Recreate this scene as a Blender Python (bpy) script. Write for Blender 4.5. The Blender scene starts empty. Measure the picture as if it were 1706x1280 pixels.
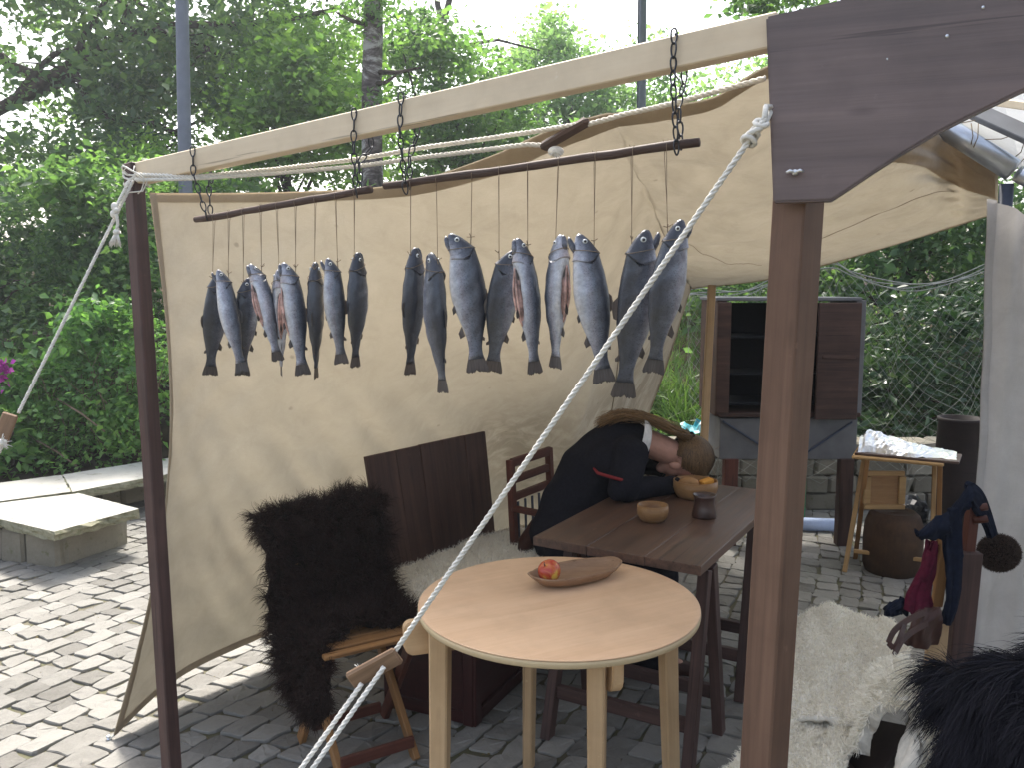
import bpy, bmesh, math, random
import numpy as np
from mathutils import Vector, Matrix, Euler

random.seed(7)
RNG = np.random.default_rng(11)
SC = bpy.context.scene
COL = SC.collection
R = math.radians

# ------------------------------------------------------------------ camera, sky, sun, exposure
F = 1420.0
PITCH = R(6.5)
CAMH = 1.65
cam_d = bpy.data.cameras.new('camera')
cam_d.sensor_width = 36.0
cam_d.lens = 36.0 * F / 1706.0
cam_d.clip_start = 0.05
cam_d.clip_end = 600.0
cam = bpy.data.objects.new('camera', cam_d)
COL.objects.link(cam)
cam.location = (0, 0, CAMH)
cam.rotation_euler = (R(90) - PITCH, 0, 0)
SC.camera = cam

SUN_EL, SUN_AZ = R(54), R(-14)          # azimuth measured from +Y towards +X
world = bpy.data.worlds.new('World')
SC.world = world
world.use_nodes = True
wt = world.node_tree
sky = wt.nodes.new('ShaderNodeTexSky')
sky.sky_type = 'NISHITA'
sky.sun_disc = False
sky.sun_elevation = SUN_EL
sky.sun_rotation = SUN_AZ
sky.air_density = 1.0
sky.dust_density = 5.0
sky.ozone_density = 1.0
bg = wt.nodes['Background']
hazy = wt.nodes.new('ShaderNodeHueSaturation')
hazy.inputs['Saturation'].default_value = 0.62      # thin bright haze
wt.links.new(sky.outputs[0], hazy.inputs['Color'])
wt.links.new(hazy.outputs[0], bg.inputs[0])
bg.inputs[1].default_value = 0.15

sun_d = bpy.data.lights.new('sun', 'SUN')
sun_d.energy = 3.1
sun_d.angle = R(7.0)
sun_d.color = (1.0, 0.95, 0.87)
sun = bpy.data.objects.new('sun', sun_d)
COL.objects.link(sun)
sdir = Vector((math.sin(SUN_AZ) * math.cos(SUN_EL), math.cos(SUN_AZ) * math.cos(SUN_EL), math.sin(SUN_EL)))
sun.rotation_euler = sdir.to_track_quat('Z', 'Y').to_euler()
sun.location = sdir * 20

vs = SC.view_settings
vs.view_transform = 'Standard'
vs.look = 'None'
vs.gamma = 1.0
vs.use_curve_mapping = False
vs.exposure = 1.60
SC.cycles.max_bounces = 8
SC.cycles.diffuse_bounces = 4
SC.cycles.transmission_bounces = 6

# ------------------------------------------------------------------ pixel helpers
CT, ST = math.cos(PITCH), math.sin(PITCH)
CAM = Vector((0, 0, CAMH))


def ray(x, y):
    u, v = (x - 853.0) / F, (y - 640.0) / F
    return Vector((u, CT - v * ST, -ST - v * CT))


def P(x, y, Y):
    """point of the photograph's pixel at world distance Y"""
    d = ray(x, y)
    return CAM + d * (Y / d.y)


def G(x, y, z=0.0):
    """point of the photograph's pixel at height z"""
    d = ray(x, y)
    return CAM + d * ((z - CAMH) / d.z)


def PP(x, y, p0, n):
    """point of the pixel on the plane through p0 with normal n"""
    d = ray(x, y)
    return CAM + d * ((p0 - CAM).dot(n) / d.dot(n))


def proj(p):
    q = Vector(p) - CAM
    ax = q.y * CT - q.z * ST
    up = q.y * ST + q.z * CT
    return 853 + q.x / ax * F, 640 - up / ax * F, ax


# ------------------------------------------------------------------ object helpers
WM = {}


def link(name, me, material=None, parent=None, M=None, kind=None, smooth=None):
    o = bpy.data.objects.new(name, me)
    COL.objects.link(o)
    M = M or Matrix()
    WM[o.name] = M.copy()
    if parent is not None:
        o.parent = parent
        o.matrix_local = WM[parent.name].inverted() @ M
    else:
        o.matrix_world = M
    if material is not None and me is not None and len(me.materials) == 0:
        me.materials.append(material)
    if kind:
        o['kind'] = kind
    if smooth:
        me.polygons.foreach_set('use_smooth', [True] * len(me.polygons))
    return o


def tag(o, label, cat, group=None):
    o['label'] = label
    o['category'] = cat
    if group:
        o['group'] = group
    return o


def thing(name, loc, label, cat, group=None):
    o = bpy.data.objects.new(name, None)
    o.empty_display_size = 0.05
    COL.objects.link(o)
    M = Matrix.Translation(Vector(loc))
    o.matrix_world = M
    WM[o.name] = M
    return tag(o, label, cat, group)


def mesh(name, V, faces, smooth=False):
    me = bpy.data.meshes.new(name)
    me.from_pydata([tuple(v) for v in V], [], [tuple(int(i) for i in f) for f in faces])
    if smooth:
        me.polygons.foreach_set('use_smooth', [True] * len(me.polygons))
    me.update()
    return me


def mesh_np(name, V, Fa, smooth=False):
    """V (n,3), Fa (m,k) constant k"""
    V = np.asarray(V, dtype=np.float32)
    Fa = np.asarray(Fa, dtype=np.int32)
    me = bpy.data.meshes.new(name)
    m, k = Fa.shape
    me.vertices.add(len(V))
    me.vertices.foreach_set('co', V.ravel())
    me.loops.add(m * k)
    me.loops.foreach_set('vertex_index', Fa.ravel())
    me.polygons.add(m)
    me.polygons.foreach_set('loop_start', np.arange(0, m * k, k, dtype=np.int32))
    try:
        me.polygons.foreach_set('loop_total', np.full(m, k, dtype=np.int32))
    except Exception:
        pass
    if smooth:
        me.polygons.foreach_set('use_smooth', np.ones(m, dtype=bool))
    me.update(calc_edges=True)
    me.validate()
    return me


def bm_mesh(name, bm, smooth=False):
    me = bpy.data.meshes.new(name)
    bm.normal_update()
    bm.to_mesh(me)
    bm.free()
    if smooth:
        me.polygons.foreach_set('use_smooth', [True] * len(me.polygons))
    return me


def box_bm(lx, ly, lz, bev=0.003, seg=1):
    bm = bmesh.new()
    bmesh.ops.create_cube(bm, size=1.0)
    for v in bm.verts:
        v.co.x *= lx
        v.co.y *= ly
        v.co.z *= lz
    if bev > 0:
        bmesh.ops.bevel(bm, geom=list(bm.edges), offset=bev, segments=seg, affect='EDGES', profile=0.6)
    return bm


def frame(x, up=Vector((0, 0, 1))):
    x = Vector(x).normalized()
    up = Vector(up)
    if abs(x.dot(up.normalized())) > 0.98:
        up = Vector((0, 1, 0)) if abs(x.y) < 0.9 else Vector((1, 0, 0))
    y = up.cross(x).normalized()
    z = x.cross(y)
    return Matrix((x, y, z)).transposed()


def bar(name, p0, p1, w, h, m, parent=None, up=(0, 0, 1), bev=0.003, kind=None):
    """a bevelled board from p0 to p1; its grain runs along local x"""
    p0, p1 = Vector(p0), Vector(p1)
    L = (p1 - p0).length
    M = Matrix.Translation((p0 + p1) / 2) @ frame(p1 - p0, up).to_4x4()
    return link(name, bm_mesh(name, box_bm(L, w, h, min(bev, w / 3, h / 3))), m, parent, M, kind)


def tube_geo(pts, rad, seg=8, closed=False, caps=True):
    pts = [Vector(p) for p in pts]
    n = len(pts)
    if not hasattr(rad, '__len__'):
        rad = [rad] * n
    V, Fc = [], []
    prev = None
    for i, p in enumerate(pts):
        if closed:
            t = pts[(i + 1) % n] - pts[i - 1]
        else:
            t = pts[min(i + 1, n - 1)] - pts[max(i - 1, 0)]
        t = t.normalized() if t.length > 1e-9 else Vector((0, 0, 1))
        if prev is None:
            a = Vector((0, 0, 1)) if abs(t.z) < 0.9 else Vector((1, 0, 0))
            u = t.cross(a).normalized()
        else:
            u = prev - t * prev.dot(t)
            u = u.normalized() if u.length > 1e-6 else t.orthogonal().normalized()
        prev = u
        w = t.cross(u)
        for k in range(seg):
            a = 2 * math.pi * k / seg
            V.append(p + (u * math.cos(a) + w * math.sin(a)) * rad[i])
    m = n if closed else n - 1
    for i in range(m):
        j = (i + 1) % n
        for k in range(seg):
            k2 = (k + 1) % seg
            Fc.append((i * seg + k, i * seg + k2, j * seg + k2, j * seg + k))
    if caps and not closed:
        Fc.append(tuple(range(seg))[::-1])
        Fc.append(tuple((n - 1) * seg + k for k in range(seg)))
    return V, Fc


class MB:
    """collects pieces of ONE part"""
    def __init__(self):
        self.V, self.F = [], []

    def add(self, V, Fc):
        o = len(self.V)
        self.V += [Vector(v) for v in V]
        self.F += [tuple(i + o for i in f) for f in Fc]
        return self

    def tube(self, pts, rad, seg=8, closed=False):
        return self.add(*tube_geo(pts, rad, seg, closed))

    def ball(self, c, r, sx=1, sy=1, sz=1, u=12, v=8, rot=None):
        bm = bmesh.new()
        bmesh.ops.create_uvsphere(bm, u_segments=u, v_segments=v, radius=r)
        c = Vector(c)
        V = []
        for q in bm.verts:
            p = Vector((q.co.x * sx, q.co.y * sy, q.co.z * sz))
            if rot is not None:
                p = rot @ p
            V.append(p + c)
        Fc = [tuple(q.index for q in f.verts) for f in bm.faces]
        bm.free()
        return self.add(V, Fc)

    def box(self, p0, p1, w, h, up=(0, 0, 1), bev=0.002):
        p0, p1 = Vector(p0), Vector(p1)
        M = Matrix.Translation((p0 + p1) / 2) @ frame(p1 - p0, up).to_4x4()
        bm = box_bm((p1 - p0).length, w, h, min(bev, w / 3, h / 3))
        bm.verts.index_update()
        V = [M @ v.co for v in bm.verts]
        Fc = [tuple(v.index for v in f.verts) for f in bm.faces]
        bm.free()
        return self.add(V, Fc)

    def build(self, name, m, parent=None, smooth=True, kind=None, origin=None):
        o = Vector(origin) if origin is not None else (self.V[0].copy() if self.V else Vector())
        me = mesh(name, [v - o for v in self.V], self.F, smooth)
        return link(name, me, m, parent, Matrix.Translation(o), kind)


def tube(name, pts, rad, m, parent=None, seg=8, closed=False, kind=None):
    return MB().tube(pts, rad, seg, closed).build(name, m, parent, True, kind)


def lathe(name, prof, M, m, parent=None, seg=28, wob=0.0):
    V, Fc = [], []
    n = len(prof)
    for i, (r, z) in enumerate(prof):
        for k in range(seg):
            a = 2 * math.pi * k / seg
            rr = r * (1 + wob * math.sin(3 * a + 1) + wob * 0.6 * math.sin(2 * a))
            V.append((rr * math.cos(a), rr * math.sin(a), z))
    for i in range(n - 1):
        for k in range(seg):
            k2 = (k + 1) % seg
            Fc.append((i * seg + k, i * seg + k2, (i + 1) * seg + k2, (i + 1) * seg + k))
    if prof[0][0] > 1e-5:
        Fc.append(tuple(range(seg))[::-1])
    if prof[-1][0] > 1e-5:
        Fc.append(tuple((n - 1) * seg + k for k in range(seg)))
    return link(name, mesh(name, V, Fc, True), m, parent, M)


def rope_geo(pts, r, pitch=None, seg=5, per=9):
    """three strands twisted round each other along a polyline"""
    pts = [Vector(p) for p in pts]
    pitch = pitch or r * 7
    d = [0]
    for a, b in zip(pts, pts[1:]):
        d.append(d[-1] + (b - a).length)
    n = max(6, int(d[-1] / pitch * per))
    S = []
    j = 0
    for i in range(n + 1):
        s = d[-1] * i / n
        while j < len(pts) - 2 and d[j + 1] < s:
            j += 1
        t = (s - d[j]) / max(1e-9, d[j + 1] - d[j])
        S.append((pts[j].lerp(pts[j + 1], t), s))
    mb = MB()
    for q in range(3):
        L = []
        prev = None
        for i, (p, s) in enumerate(S):
            tt = (S[min(i + 1, n)][0] - S[max(i - 1, 0)][0]).normalized()
            if prev is None:
                u = tt.orthogonal().normalized()
            else:
                u = (prev - tt * prev.dot(tt)).normalized()
            prev = u
            w = tt.cross(u)
            a = 2 * math.pi * (s / pitch + q / 3)
            L.append(p + (u * math.cos(a) + w * math.sin(a)) * r * 0.52)
        mb.tube(L, r * 0.56, seg)
    return mb


# ------------------------------------------------------------------ material helpers
class NT:
    def __init__(self, name):
        self.m = bpy.data.materials.new(name)
        self.m.use_nodes = True
        self.t = self.m.node_tree
        self.b = self.t.nodes['Principled BSDF']
        self.out = self.t.nodes['Material Output']
        self.b.inputs['Specular IOR Level'].default_value = 0.3

    def n(self, typ, **kw):
        nd = self.t.nodes.new('ShaderNode' + typ)
        for k, v in kw.items():
            if k.startswith('_'):
                setattr(nd, k[1:], v)
            else:
                self.put(nd.inputs[k if not k.startswith('i') or not k[1:].isdigit() else int(k[1:])], v)
        return nd

    def put(self, sock, v):
        if isinstance(v, bpy.types.NodeSocket):
            self.t.links.new(v, sock)
        elif isinstance(v, bpy.types.Node):
            self.t.links.new(v.outputs[0], sock)
        else:
            if isinstance(v, (tuple, list)) and len(v) == 3 and sock.type == 'RGBA':
                v = (*v, 1)
            sock.default_value = v

    def coord(self, which='Object', scale=(1, 1, 1), rand=False):
        tc = self.n('TexCoord')
        v = tc.outputs[which]
        if rand:
            oi = self.n('ObjectInfo')
            mul = self.n('VectorMath', _operation='SCALE', Scale=37.0)
            cmb = self.n('CombineXYZ', X=oi.outputs['Random'], Y=oi.outputs['Random'], Z=oi.outputs['Random'])
            self.put(mul.inputs[0], cmb)
            ad = self.n('VectorMath', _operation='ADD')
            self.put(ad.inputs[0], v)
            self.put(ad.inputs[1], mul.outputs[0])
            v = ad.outputs[0]
        mp = self.n('Mapping', Vector=v, Scale=scale)
        return mp.outputs[0]

    def noise(self, vec, scale, detail=4, rough=0.55, dist=0.0):
        return self.n('TexNoise', Vector=vec, Scale=scale, Detail=detail, Roughness=rough, Distortion=dist).outputs[0]

    def ramp(self, fac, *stops):
        r = self.n('ValToRGB')
        self.put(r.inputs[0], fac)
        e = r.color_ramp.elements
        while len(e) < len(stops):
            e.new(0.5)
        for k, (p, c) in enumerate(stops):
            e[k].position = p
            e[k].color = (*c, 1) if len(c) == 3 else c
        return r.outputs[0]

    def mix(self, fac, a, b, mode='MIX'):
        x = self.n('Mix', _data_type='RGBA', _blend_type=mode)
        self.put(x.inputs[0], fac)
        self.put(x.inputs[6], a)
        self.put(x.inputs[7], b)
        return x.outputs[2]

    def math(self, op, a, b=0.0, c=0.0):
        x = self.n('Math', _operation=op)
        self.put(x.inputs[0], a)
        self.put(x.inputs[1], b)
        self.put(x.inputs[2], c)
        return x.outputs[0]

    def bump(self, h, strength=0.3, dist=0.01):
        b = self.n('Bump', Height=h, Strength=strength, Distance=dist)
        self.put(self.b.inputs['Normal'], b.outputs[0])
        return b.outputs[0]

    def set(self, color=None, rough=None, spec=None, metal=None):
        if color is not None:
            self.put(self.b.inputs['Base Color'], color)
        if rough is not None:
            self.put(self.b.inputs['Roughness'], rough)
        if spec is not None:
            self.b.inputs['Specular IOR Level'].default_value = spec
        if metal is not None:
            self.put(self.b.inputs['Metallic'], metal)
        return self

    def translucent(self, color, fac):
        tr = self.n('BsdfTranslucent', Color=color)
        mx = self.n('MixShader', Fac=fac)
        self.t.links.new(self.b.outputs[0], mx.inputs[1])
        self.t.links.new(tr.outputs[0], mx.inputs[2])
        self.t.links.new(mx.outputs[0], self.out.inputs[0])
        return tr


g = lambda *c: tuple(c)


def wood(name, dark, light, rough=0.6, grain=(2.0, 38, 38), contrast=1.0, knots=True, bump=0.15, spec=0.25):
    T = NT(name)
    v = T.coord('Object', grain, rand=True)
    n1 = T.noise(v, 1.0, 6, 0.6, 0.6)
    n2 = T.noise(T.coord('Object', (0.9, 7, 7), rand=True), 1.0, 3, 0.5, 1.2)
    n3 = T.noise(T.coord('Object', (5, 160, 160), rand=True), 1.0, 2, 0.5)
    f = T.math('ADD', T.math('MULTIPLY', n1, 0.55), T.math('MULTIPLY', n2, 0.45))
    f = T.math('ADD', T.math('MULTIPLY', n3, 0.18), T.math('SUBTRACT', f, 0.09))
    lo, hi = 0.5 - 0.22 / contrast, 0.5 + 0.22 / contrast
    c = T.ramp(f, (lo, dark), (hi, light))
    if knots:
        vo = T.n('TexVoronoi', Vector=T.coord('Object', (3.5, 11, 11), rand=True), Scale=1.0)
        k = T.ramp(vo.outputs[0], (0.0, (1, 1, 1)), (0.13, (0, 0, 0)))
        kd = tuple(x * 0.45 for x in dark)
        c = T.mix(T.math('MULTIPLY', k, 0.55), c, kd)
    if knots:
        ck_ = T.noise(T.coord('Object', (1.1, 48, 48), rand=True), 1.0, 3, 0.5, 0.4)
        c = T.mix(T.math('MULTIPLY', T.ramp(ck_, (0.665, (0, 0, 0)), (0.70, (1, 1, 1))), 0.6), c, tuple(x * 0.35 for x in dark))
        sc_ = T.noise(T.coord('Object', (14, 14, 14), rand=True), 1.0, 5, 0.7)
        c = T.mix(T.math('MULTIPLY', T.ramp(sc_, (0.66, (0, 0, 0)), (0.74, (1, 1, 1))), 0.30), c, tuple(min(1, x * 1.9 + .02) for x in light))
    oi = T.n('ObjectInfo')
    hs = T.n('HueSaturation', Color=c, Value=T.math('ADD', T.math('MULTIPLY', oi.outputs['Random'], 0.28), 0.86))
    dirt = T.noise(T.coord('Object', (6, 6, 6), rand=True), 1.0, 5, 0.6)
    c = T.mix(T.ramp(dirt, (0.45, (0, 0, 0)), (0.75, (0.35, 0.35, 0.35))), hs.outputs[0], tuple(x * 0.6 for x in dark))
    T.set(c, T.math('ADD', T.math('MULTIPLY', n1, 0.25), rough - 0.12), spec)
    T.bump(f, bump, 0.004)
    return T.m


def plain(name, c, rough=0.6, spec=0.3, metal=0.0, var=0.15, scale=40, bump=0.0):
    T = NT(name)
    n = T.noise(T.coord('Object', rand=True), scale, 4)
    c1 = T.ramp(n, (0.3, tuple(x * (1 - var) for x in c)), (0.7, tuple(min(1, x * (1 + var)) for x in c)))
    T.set(c1, rough, spec, metal)
    if bump:
        T.bump(n, bump, 0.003)
    return T.m


def leaf_mat(name, c0, c1, c2, trans=0.42, rough=0.45):
    T = NT(name)
    ge = T.n('NewGeometry')
    rnd = ge.outputs['Random Per Island']
    big = T.noise(T.coord('Object'), 1.1, 2)
    f = T.math('ADD', T.math('MULTIPLY', rnd, 0.6), T.math('MULTIPLY', T.ramp(big, (0.35, (0, 0, 0)), (0.65, (1, 1, 1))), 0.4))
    c = T.ramp(f, (0.05, c0), (0.5, c1), (0.95, c2))
    T.set(c, rough, 0.35)
    tc = T.mix(1.0, c, (1.9, 2.1, 1.0), 'MULTIPLY')
    T.translucent(tc, trans)
    return T.m


def fur_mat(name, a, b, rough=0.75, spec=0.15):
    T = NT(name)
    rnd = T.n('NewGeometry').outputs['Random Per Island']
    big = T.noise(T.coord('Object'), 9.0, 3)
    f = T.math('ADD', T.math('MULTIPLY', rnd, 0.55), T.math('MULTIPLY', big, 0.45))
    T.set(T.ramp(f, (0.2, a), (0.8, b)), rough, spec)
    return T.m


M = {}
M['dark_wood'] = wood('dark_stained_wood', (0.040, 0.024, 0.021), (0.112, 0.063, 0.054), 0.55, contrast=1.2)
M['brace_wood'] = wood('brace_stained_wood', (0.086, 0.062, 0.059), (0.182, 0.133, 0.126), 0.42, grain=(1.2, 30, 30), contrast=1.0, spec=0.5, bump=.3)
M['post_wood'] = wood('post_stained_wood', (0.088, 0.050, 0.034), (0.192, 0.113, 0.076), 0.55)
M['table_wood'] = wood('old_table_wood', (0.045, 0.024, 0.017), (0.140, 0.078, 0.052), 0.42, contrast=1.3, spec=0.4)
M['board_wood'] = wood('brown_board_wood', (0.030, 0.016, 0.013), (0.092, 0.050, 0.038), 0.6, contrast=1.3)
M['chest_wood'] = wood('red_chest_wood', (0.020, 0.006, 0.006), (0.060, 0.016, 0.014), 0.4, spec=0.4)
M['black_barrel'] = wood('dark_barrel_wood', (0.010, 0.006, 0.006), (0.030, 0.017, 0.015), 0.6)
M['pale_wood'] = wood('pale_planed_wood', (0.60, 0.48, 0.33), (0.76, 0.66, 0.50), 0.6, contrast=0.6, bump=0.05)
M['birch_leg'] = wood('birch_leg_wood', (0.40, 0.255, 0.13), (0.60, 0.42, 0.245), 0.5, contrast=0.7, bump=0.05)
M['beech_top'] = wood('beech_top_wood', (0.62, 0.390, 0.225), (0.74, 0.510, 0.325), 0.42, grain=(3, 60, 60), contrast=1.0, knots=False, bump=0.02)
M['edge_band'] = wood('pale_edge_band', (0.50, 0.38, 0.22), (0.60, 0.48, 0.30), 0.5, knots=False, contrast=0.6, bump=0.02)
M['yellow_wood'] = wood('yellowish_wood', (0.30, 0.175, 0.070), (0.50, 0.32, 0.145), 0.45)
M['oiled_wood'] = wood('oiled_chair_wood', (0.20, 0.095, 0.035), (0.36, 0.19, 0.075), 0.45)
M['red_wood'] = wood('reddish_chair_wood', (0.055, 0.018, 0.013), (0.13, 0.045, 0.030), 0.5)
M['oak_toggle'] = wood('oak_toggle_wood', (0.13, 0.075, 0.042), (0.30, 0.19, 0.115), 0.55, grain=(6, 90, 90), contrast=1.4, knots=False)
M['bowl_wood'] = wood('turned_bowl_wood', (0.22, 0.11, 0.045), (0.42, 0.24, 0.105), 0.4, grain=(6, 40, 40), knots=False)
M['dish_wood'] = wood('carved_dish_wood', (0.24, 0.135, 0.075), (0.40, 0.25, 0.15), 0.45, grain=(8, 60, 60))
M['rod_wood'] = wood('dark_rod_wood', (0.045, 0.027, 0.022), (0.11, 0.07, 0.055), 0.65, grain=(4, 120, 120), knots=False)
M['stick_wood'] = wood('bare_stick_wood', (0.10, 0.07, 0.045), (0.20, 0.145, 0.10), 0.8)
M['iron'] = plain('black_iron', (0.045, 0.047, 0.055), 0.45, 0.5, 0.7)
M['steel'] = plain('galvanised_steel', (0.50, 0.53, 0.57), 0.35, 0.5, 0.85, 0.12, 15)
M['rope'] = plain('white_cotton_rope', (0.70, 0.68, 0.62), 0.9, 0.1, 0, 0.12, 120)
M['twine'] = plain('brown_twine', (0.20, 0.155, 0.11), 0.9, 0.1)
M['net'] = plain('pale_net_cord', (0.27, 0.275, 0.25), 0.9, 0.1)
M['pole_paint'] = plain('grey_lamp_paint', (0.13, 0.15, 0.20), 0.5, 0.4, 0, 0.08, 12)
M['cable'] = plain('dark_cable', (0.05, 0.06, 0.09), 0.6)
M['bark'] = plain('rough_brown_bark', (0.060, 0.045, 0.036), 0.95, 0.1, 0, 0.5, 14, 0.8)
M['soil'] = plain('dark_soil', (0.055, 0.042, 0.030), 1.0, 0.05, 0, 0.5, 6, 0.6)
M['black_cloth'] = plain('black_wool_cloth', (0.012, 0.012, 0.017), 0.95, 0.08, 0, 0.25, 90)
M['white_cloth'] = plain('white_linen', (0.72, 0.70, 0.68), 0.9, 0.1)
M['red_trim'] = plain('red_braid', (0.20, 0.025, 0.028), 0.9, 0.1)
M['skin'] = plain('skin', (0.50, 0.27, 0.20), 0.55, 0.35, 0, 0.10, 30)
M['navy'] = plain('navy_wool', (0.010, 0.013, 0.024), 0.95, 0.08, 0, 0.3, 60)
M['crimson'] = plain('crimson_wool', (0.075, 0.009, 0.022), 0.95, 0.08, 0, 0.3, 60)
M['leather'] = plain('brown_leather', (0.046, 0.016, 0.011), 0.5, 0.4, 0, 0.3, 40)
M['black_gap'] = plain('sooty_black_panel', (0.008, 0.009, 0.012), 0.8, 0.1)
M['grey_panel'] = plain('grey_painted_panel', (0.13, 0.13, 0.135), 0.6, 0.3, 0, 0.15, 10)
M['pot'] = wood('brown_basket', (0.035, 0.018, 0.010), (0.10, 0.055, 0.030), 0.8, grain=(60, 60, 14), knots=False)
M['stoneware'] = plain('dark_brown_glaze', (0.055, 0.028, 0.022), 0.28, 0.6, 0, 0.4, 18)
M['pvc'] = plain('pale_blue_pipe', (0.42, 0.50, 0.68), 0.4, 0.4, 0, 0.05)
M['teal'] = plain('teal_plastic_sheet', (0.02, 0.22, 0.26), 0.35, 0.5, 0, 0.3, 20)
M['green_plastic'] = plain('green_plastic', (0.02, 0.22, 0.09), 0.4, 0.4)
M['black_plastic'] = plain('black_plastic_bag', (0.012, 0.013, 0.016), 0.25, 0.5)
M['zinc'] = plain('bright_zinc', (0.62, 0.64, 0.66), 0.3, 0.5, 1.0)
M['flower'] = plain('magenta_petal', (0.42, 0.05, 0.34), 0.6, 0.2)
M['bread'] = plain('brown_bread', (0.34, 0.19, 0.085), 0.85, 0.15, 0, 0.3, 25)
M['cheese'] = plain('orange_cheese', (0.70, 0.33, 0.06), 0.5, 0.3, 0, 0.06)
M['eye_ring'] = plain('pale_fish_eye', (0.55, 0.58, 0.58), 0.15, 0.7)
M['pupil'] = plain('black_pupil', (0.01, 0.01, 0.012), 0.08, 0.8)
M['flesh'] = plain('pink_fish_flesh', (0.47, 0.29, 0.245), 0.35, 0.5, 0, 0.65, 16)
M['litter'] = plain('dry_litter', (0.17, 0.14, 0.07), 0.9, 0.1, 0, 0.4, 20)


def m_foil():
    T = NT('crumpled_foil')
    n = T.noise(T.coord('Object'), 40, 3)
    T.set((0.78, 0.78, 0.77), 0.28, 0.5, 1.0)
    T.bump(n, 0.5, 0.01)
    return T.m


M['foil'] = m_foil()


def m_canvas(name, c_lo, c_hi, trans, fac, stain_and_shade=False):
    T = NT(name)
    v = T.coord('Object')
    n1 = T.noise(v, 2.2, 5, 0.6)
    n2 = T.noise(v, 9.0, 6, 0.65, 0.8)
    f = T.math('ADD', T.math('MULTIPLY', n1, 0.35), T.math('MULTIPLY', n2, 0.65))
    c = T.ramp(f, (0.32, c_lo), (0.68, c_hi))
    # small dark spots and smudges
    vo = T.n('TexVoronoi', Vector=v, Scale=5.0)
    wob = T.noise(v, 30, 3)
    sp = T.math('ADD', vo.outputs[0], T.math('MULTIPLY', wob, 0.10))
    spots = T.ramp(sp, (0.075, (1, 1, 1)), (0.105, (0, 0, 0)))
    c = T.mix(T.math('MULTIPLY', spots, 0.45), c, tuple(x * 0.35 for x in c_lo))
    sm = T.noise(T.coord('Object', (1.6, 1.6, 0.7)), 3.2, 6, 0.7, 1.0)
    smf = T.ramp(sm, (0.54, (0, 0, 0)), (0.80, (0.30, 0.30, 0.30)))
    c = T.mix(smf, c, tuple(x * 0.5 for x in c_lo))
    if stain_and_shade:
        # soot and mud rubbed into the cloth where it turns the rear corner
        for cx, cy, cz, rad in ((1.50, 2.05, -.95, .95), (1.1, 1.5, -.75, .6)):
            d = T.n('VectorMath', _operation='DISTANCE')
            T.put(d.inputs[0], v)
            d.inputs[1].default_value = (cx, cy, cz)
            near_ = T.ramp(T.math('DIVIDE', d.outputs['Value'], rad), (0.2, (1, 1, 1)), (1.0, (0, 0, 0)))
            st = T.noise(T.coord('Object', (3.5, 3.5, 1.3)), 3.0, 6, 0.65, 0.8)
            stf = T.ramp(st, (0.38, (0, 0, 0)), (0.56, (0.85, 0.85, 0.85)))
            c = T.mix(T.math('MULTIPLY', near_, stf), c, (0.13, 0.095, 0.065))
    if stain_and_shade:
        # shade of the lower wall painted in as blotchy grey-green, stronger towards the ground
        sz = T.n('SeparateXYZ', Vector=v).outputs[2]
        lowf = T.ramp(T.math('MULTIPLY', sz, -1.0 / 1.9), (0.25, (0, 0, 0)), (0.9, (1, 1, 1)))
        shade_n = T.noise(T.coord('Object', (1.0, 1.0, 0.8)), 4.5, 6, 0.7, 0.6)
        shade_f = T.ramp(shade_n, (0.30, (0.25, 0.25, 0.25)), (0.70, (1, 1, 1)))
        c = T.mix(T.math('MULTIPLY', T.math('MULTIPLY', lowf, shade_f), 0.75), c, (0.245, 0.238, 0.200))
    wv = T.n('TexNoise', Vector=T.coord('Object', (420, 420, 60)), Scale=1.0, Detail=1).outputs[0]
    wv2 = T.n('TexNoise', Vector=T.coord('Object', (60, 60, 420)), Scale=1.0, Detail=1).outputs[0]
    weave = T.math('ADD', wv, wv2)
    c = T.mix(T.math('MULTIPLY', T.math('SUBTRACT', weave, 0.7), 0.25), c, tuple(x * 0.75 for x in c_lo))
    T.set(c, 0.95, 0.08)
    cr = T.noise(v, 16.0, 5, 0.6, 1.5)
    T.bump(T.math('ADD', T.math('MULTIPLY', cr, 0.8), T.math('MULTIPLY', weave, 0.05)), 0.12, 0.012)
    T.translucent(T.mix(1.0, c, trans, 'MULTIPLY'), fac)
    return T.m


M['canvas'] = m_canvas('beige_tent_canvas', (0.385, 0.350, 0.290), (0.470, 0.432, 0.368), (1.0, 0.94, 0.83), 0.19, stain_and_shade=True)
M['seam'] = m_canvas('doubled_canvas_hem', (0.38, 0.325, 0.25), (0.46, 0.405, 0.32), (1.0, 0.88, 0.72), 0.32)
M['curtain'] = m_canvas('offwhite_curtain', (0.50, 0.48, 0.46), (0.62, 0.60, 0.58), (1, 0.95, 0.9), 0.25)
M['white_roof'] = m_canvas('white_plastic_roof', (0.74, 0.75, 0.77), (0.80, 0.81, 0.82), (1, 1, 1), 0.6)
M['patch'] = m_canvas('brown_canvas_patch', (0.42, 0.35, 0.275), (0.50, 0.43, 0.345), (1, 0.90, 0.74), 0.45)


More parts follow.
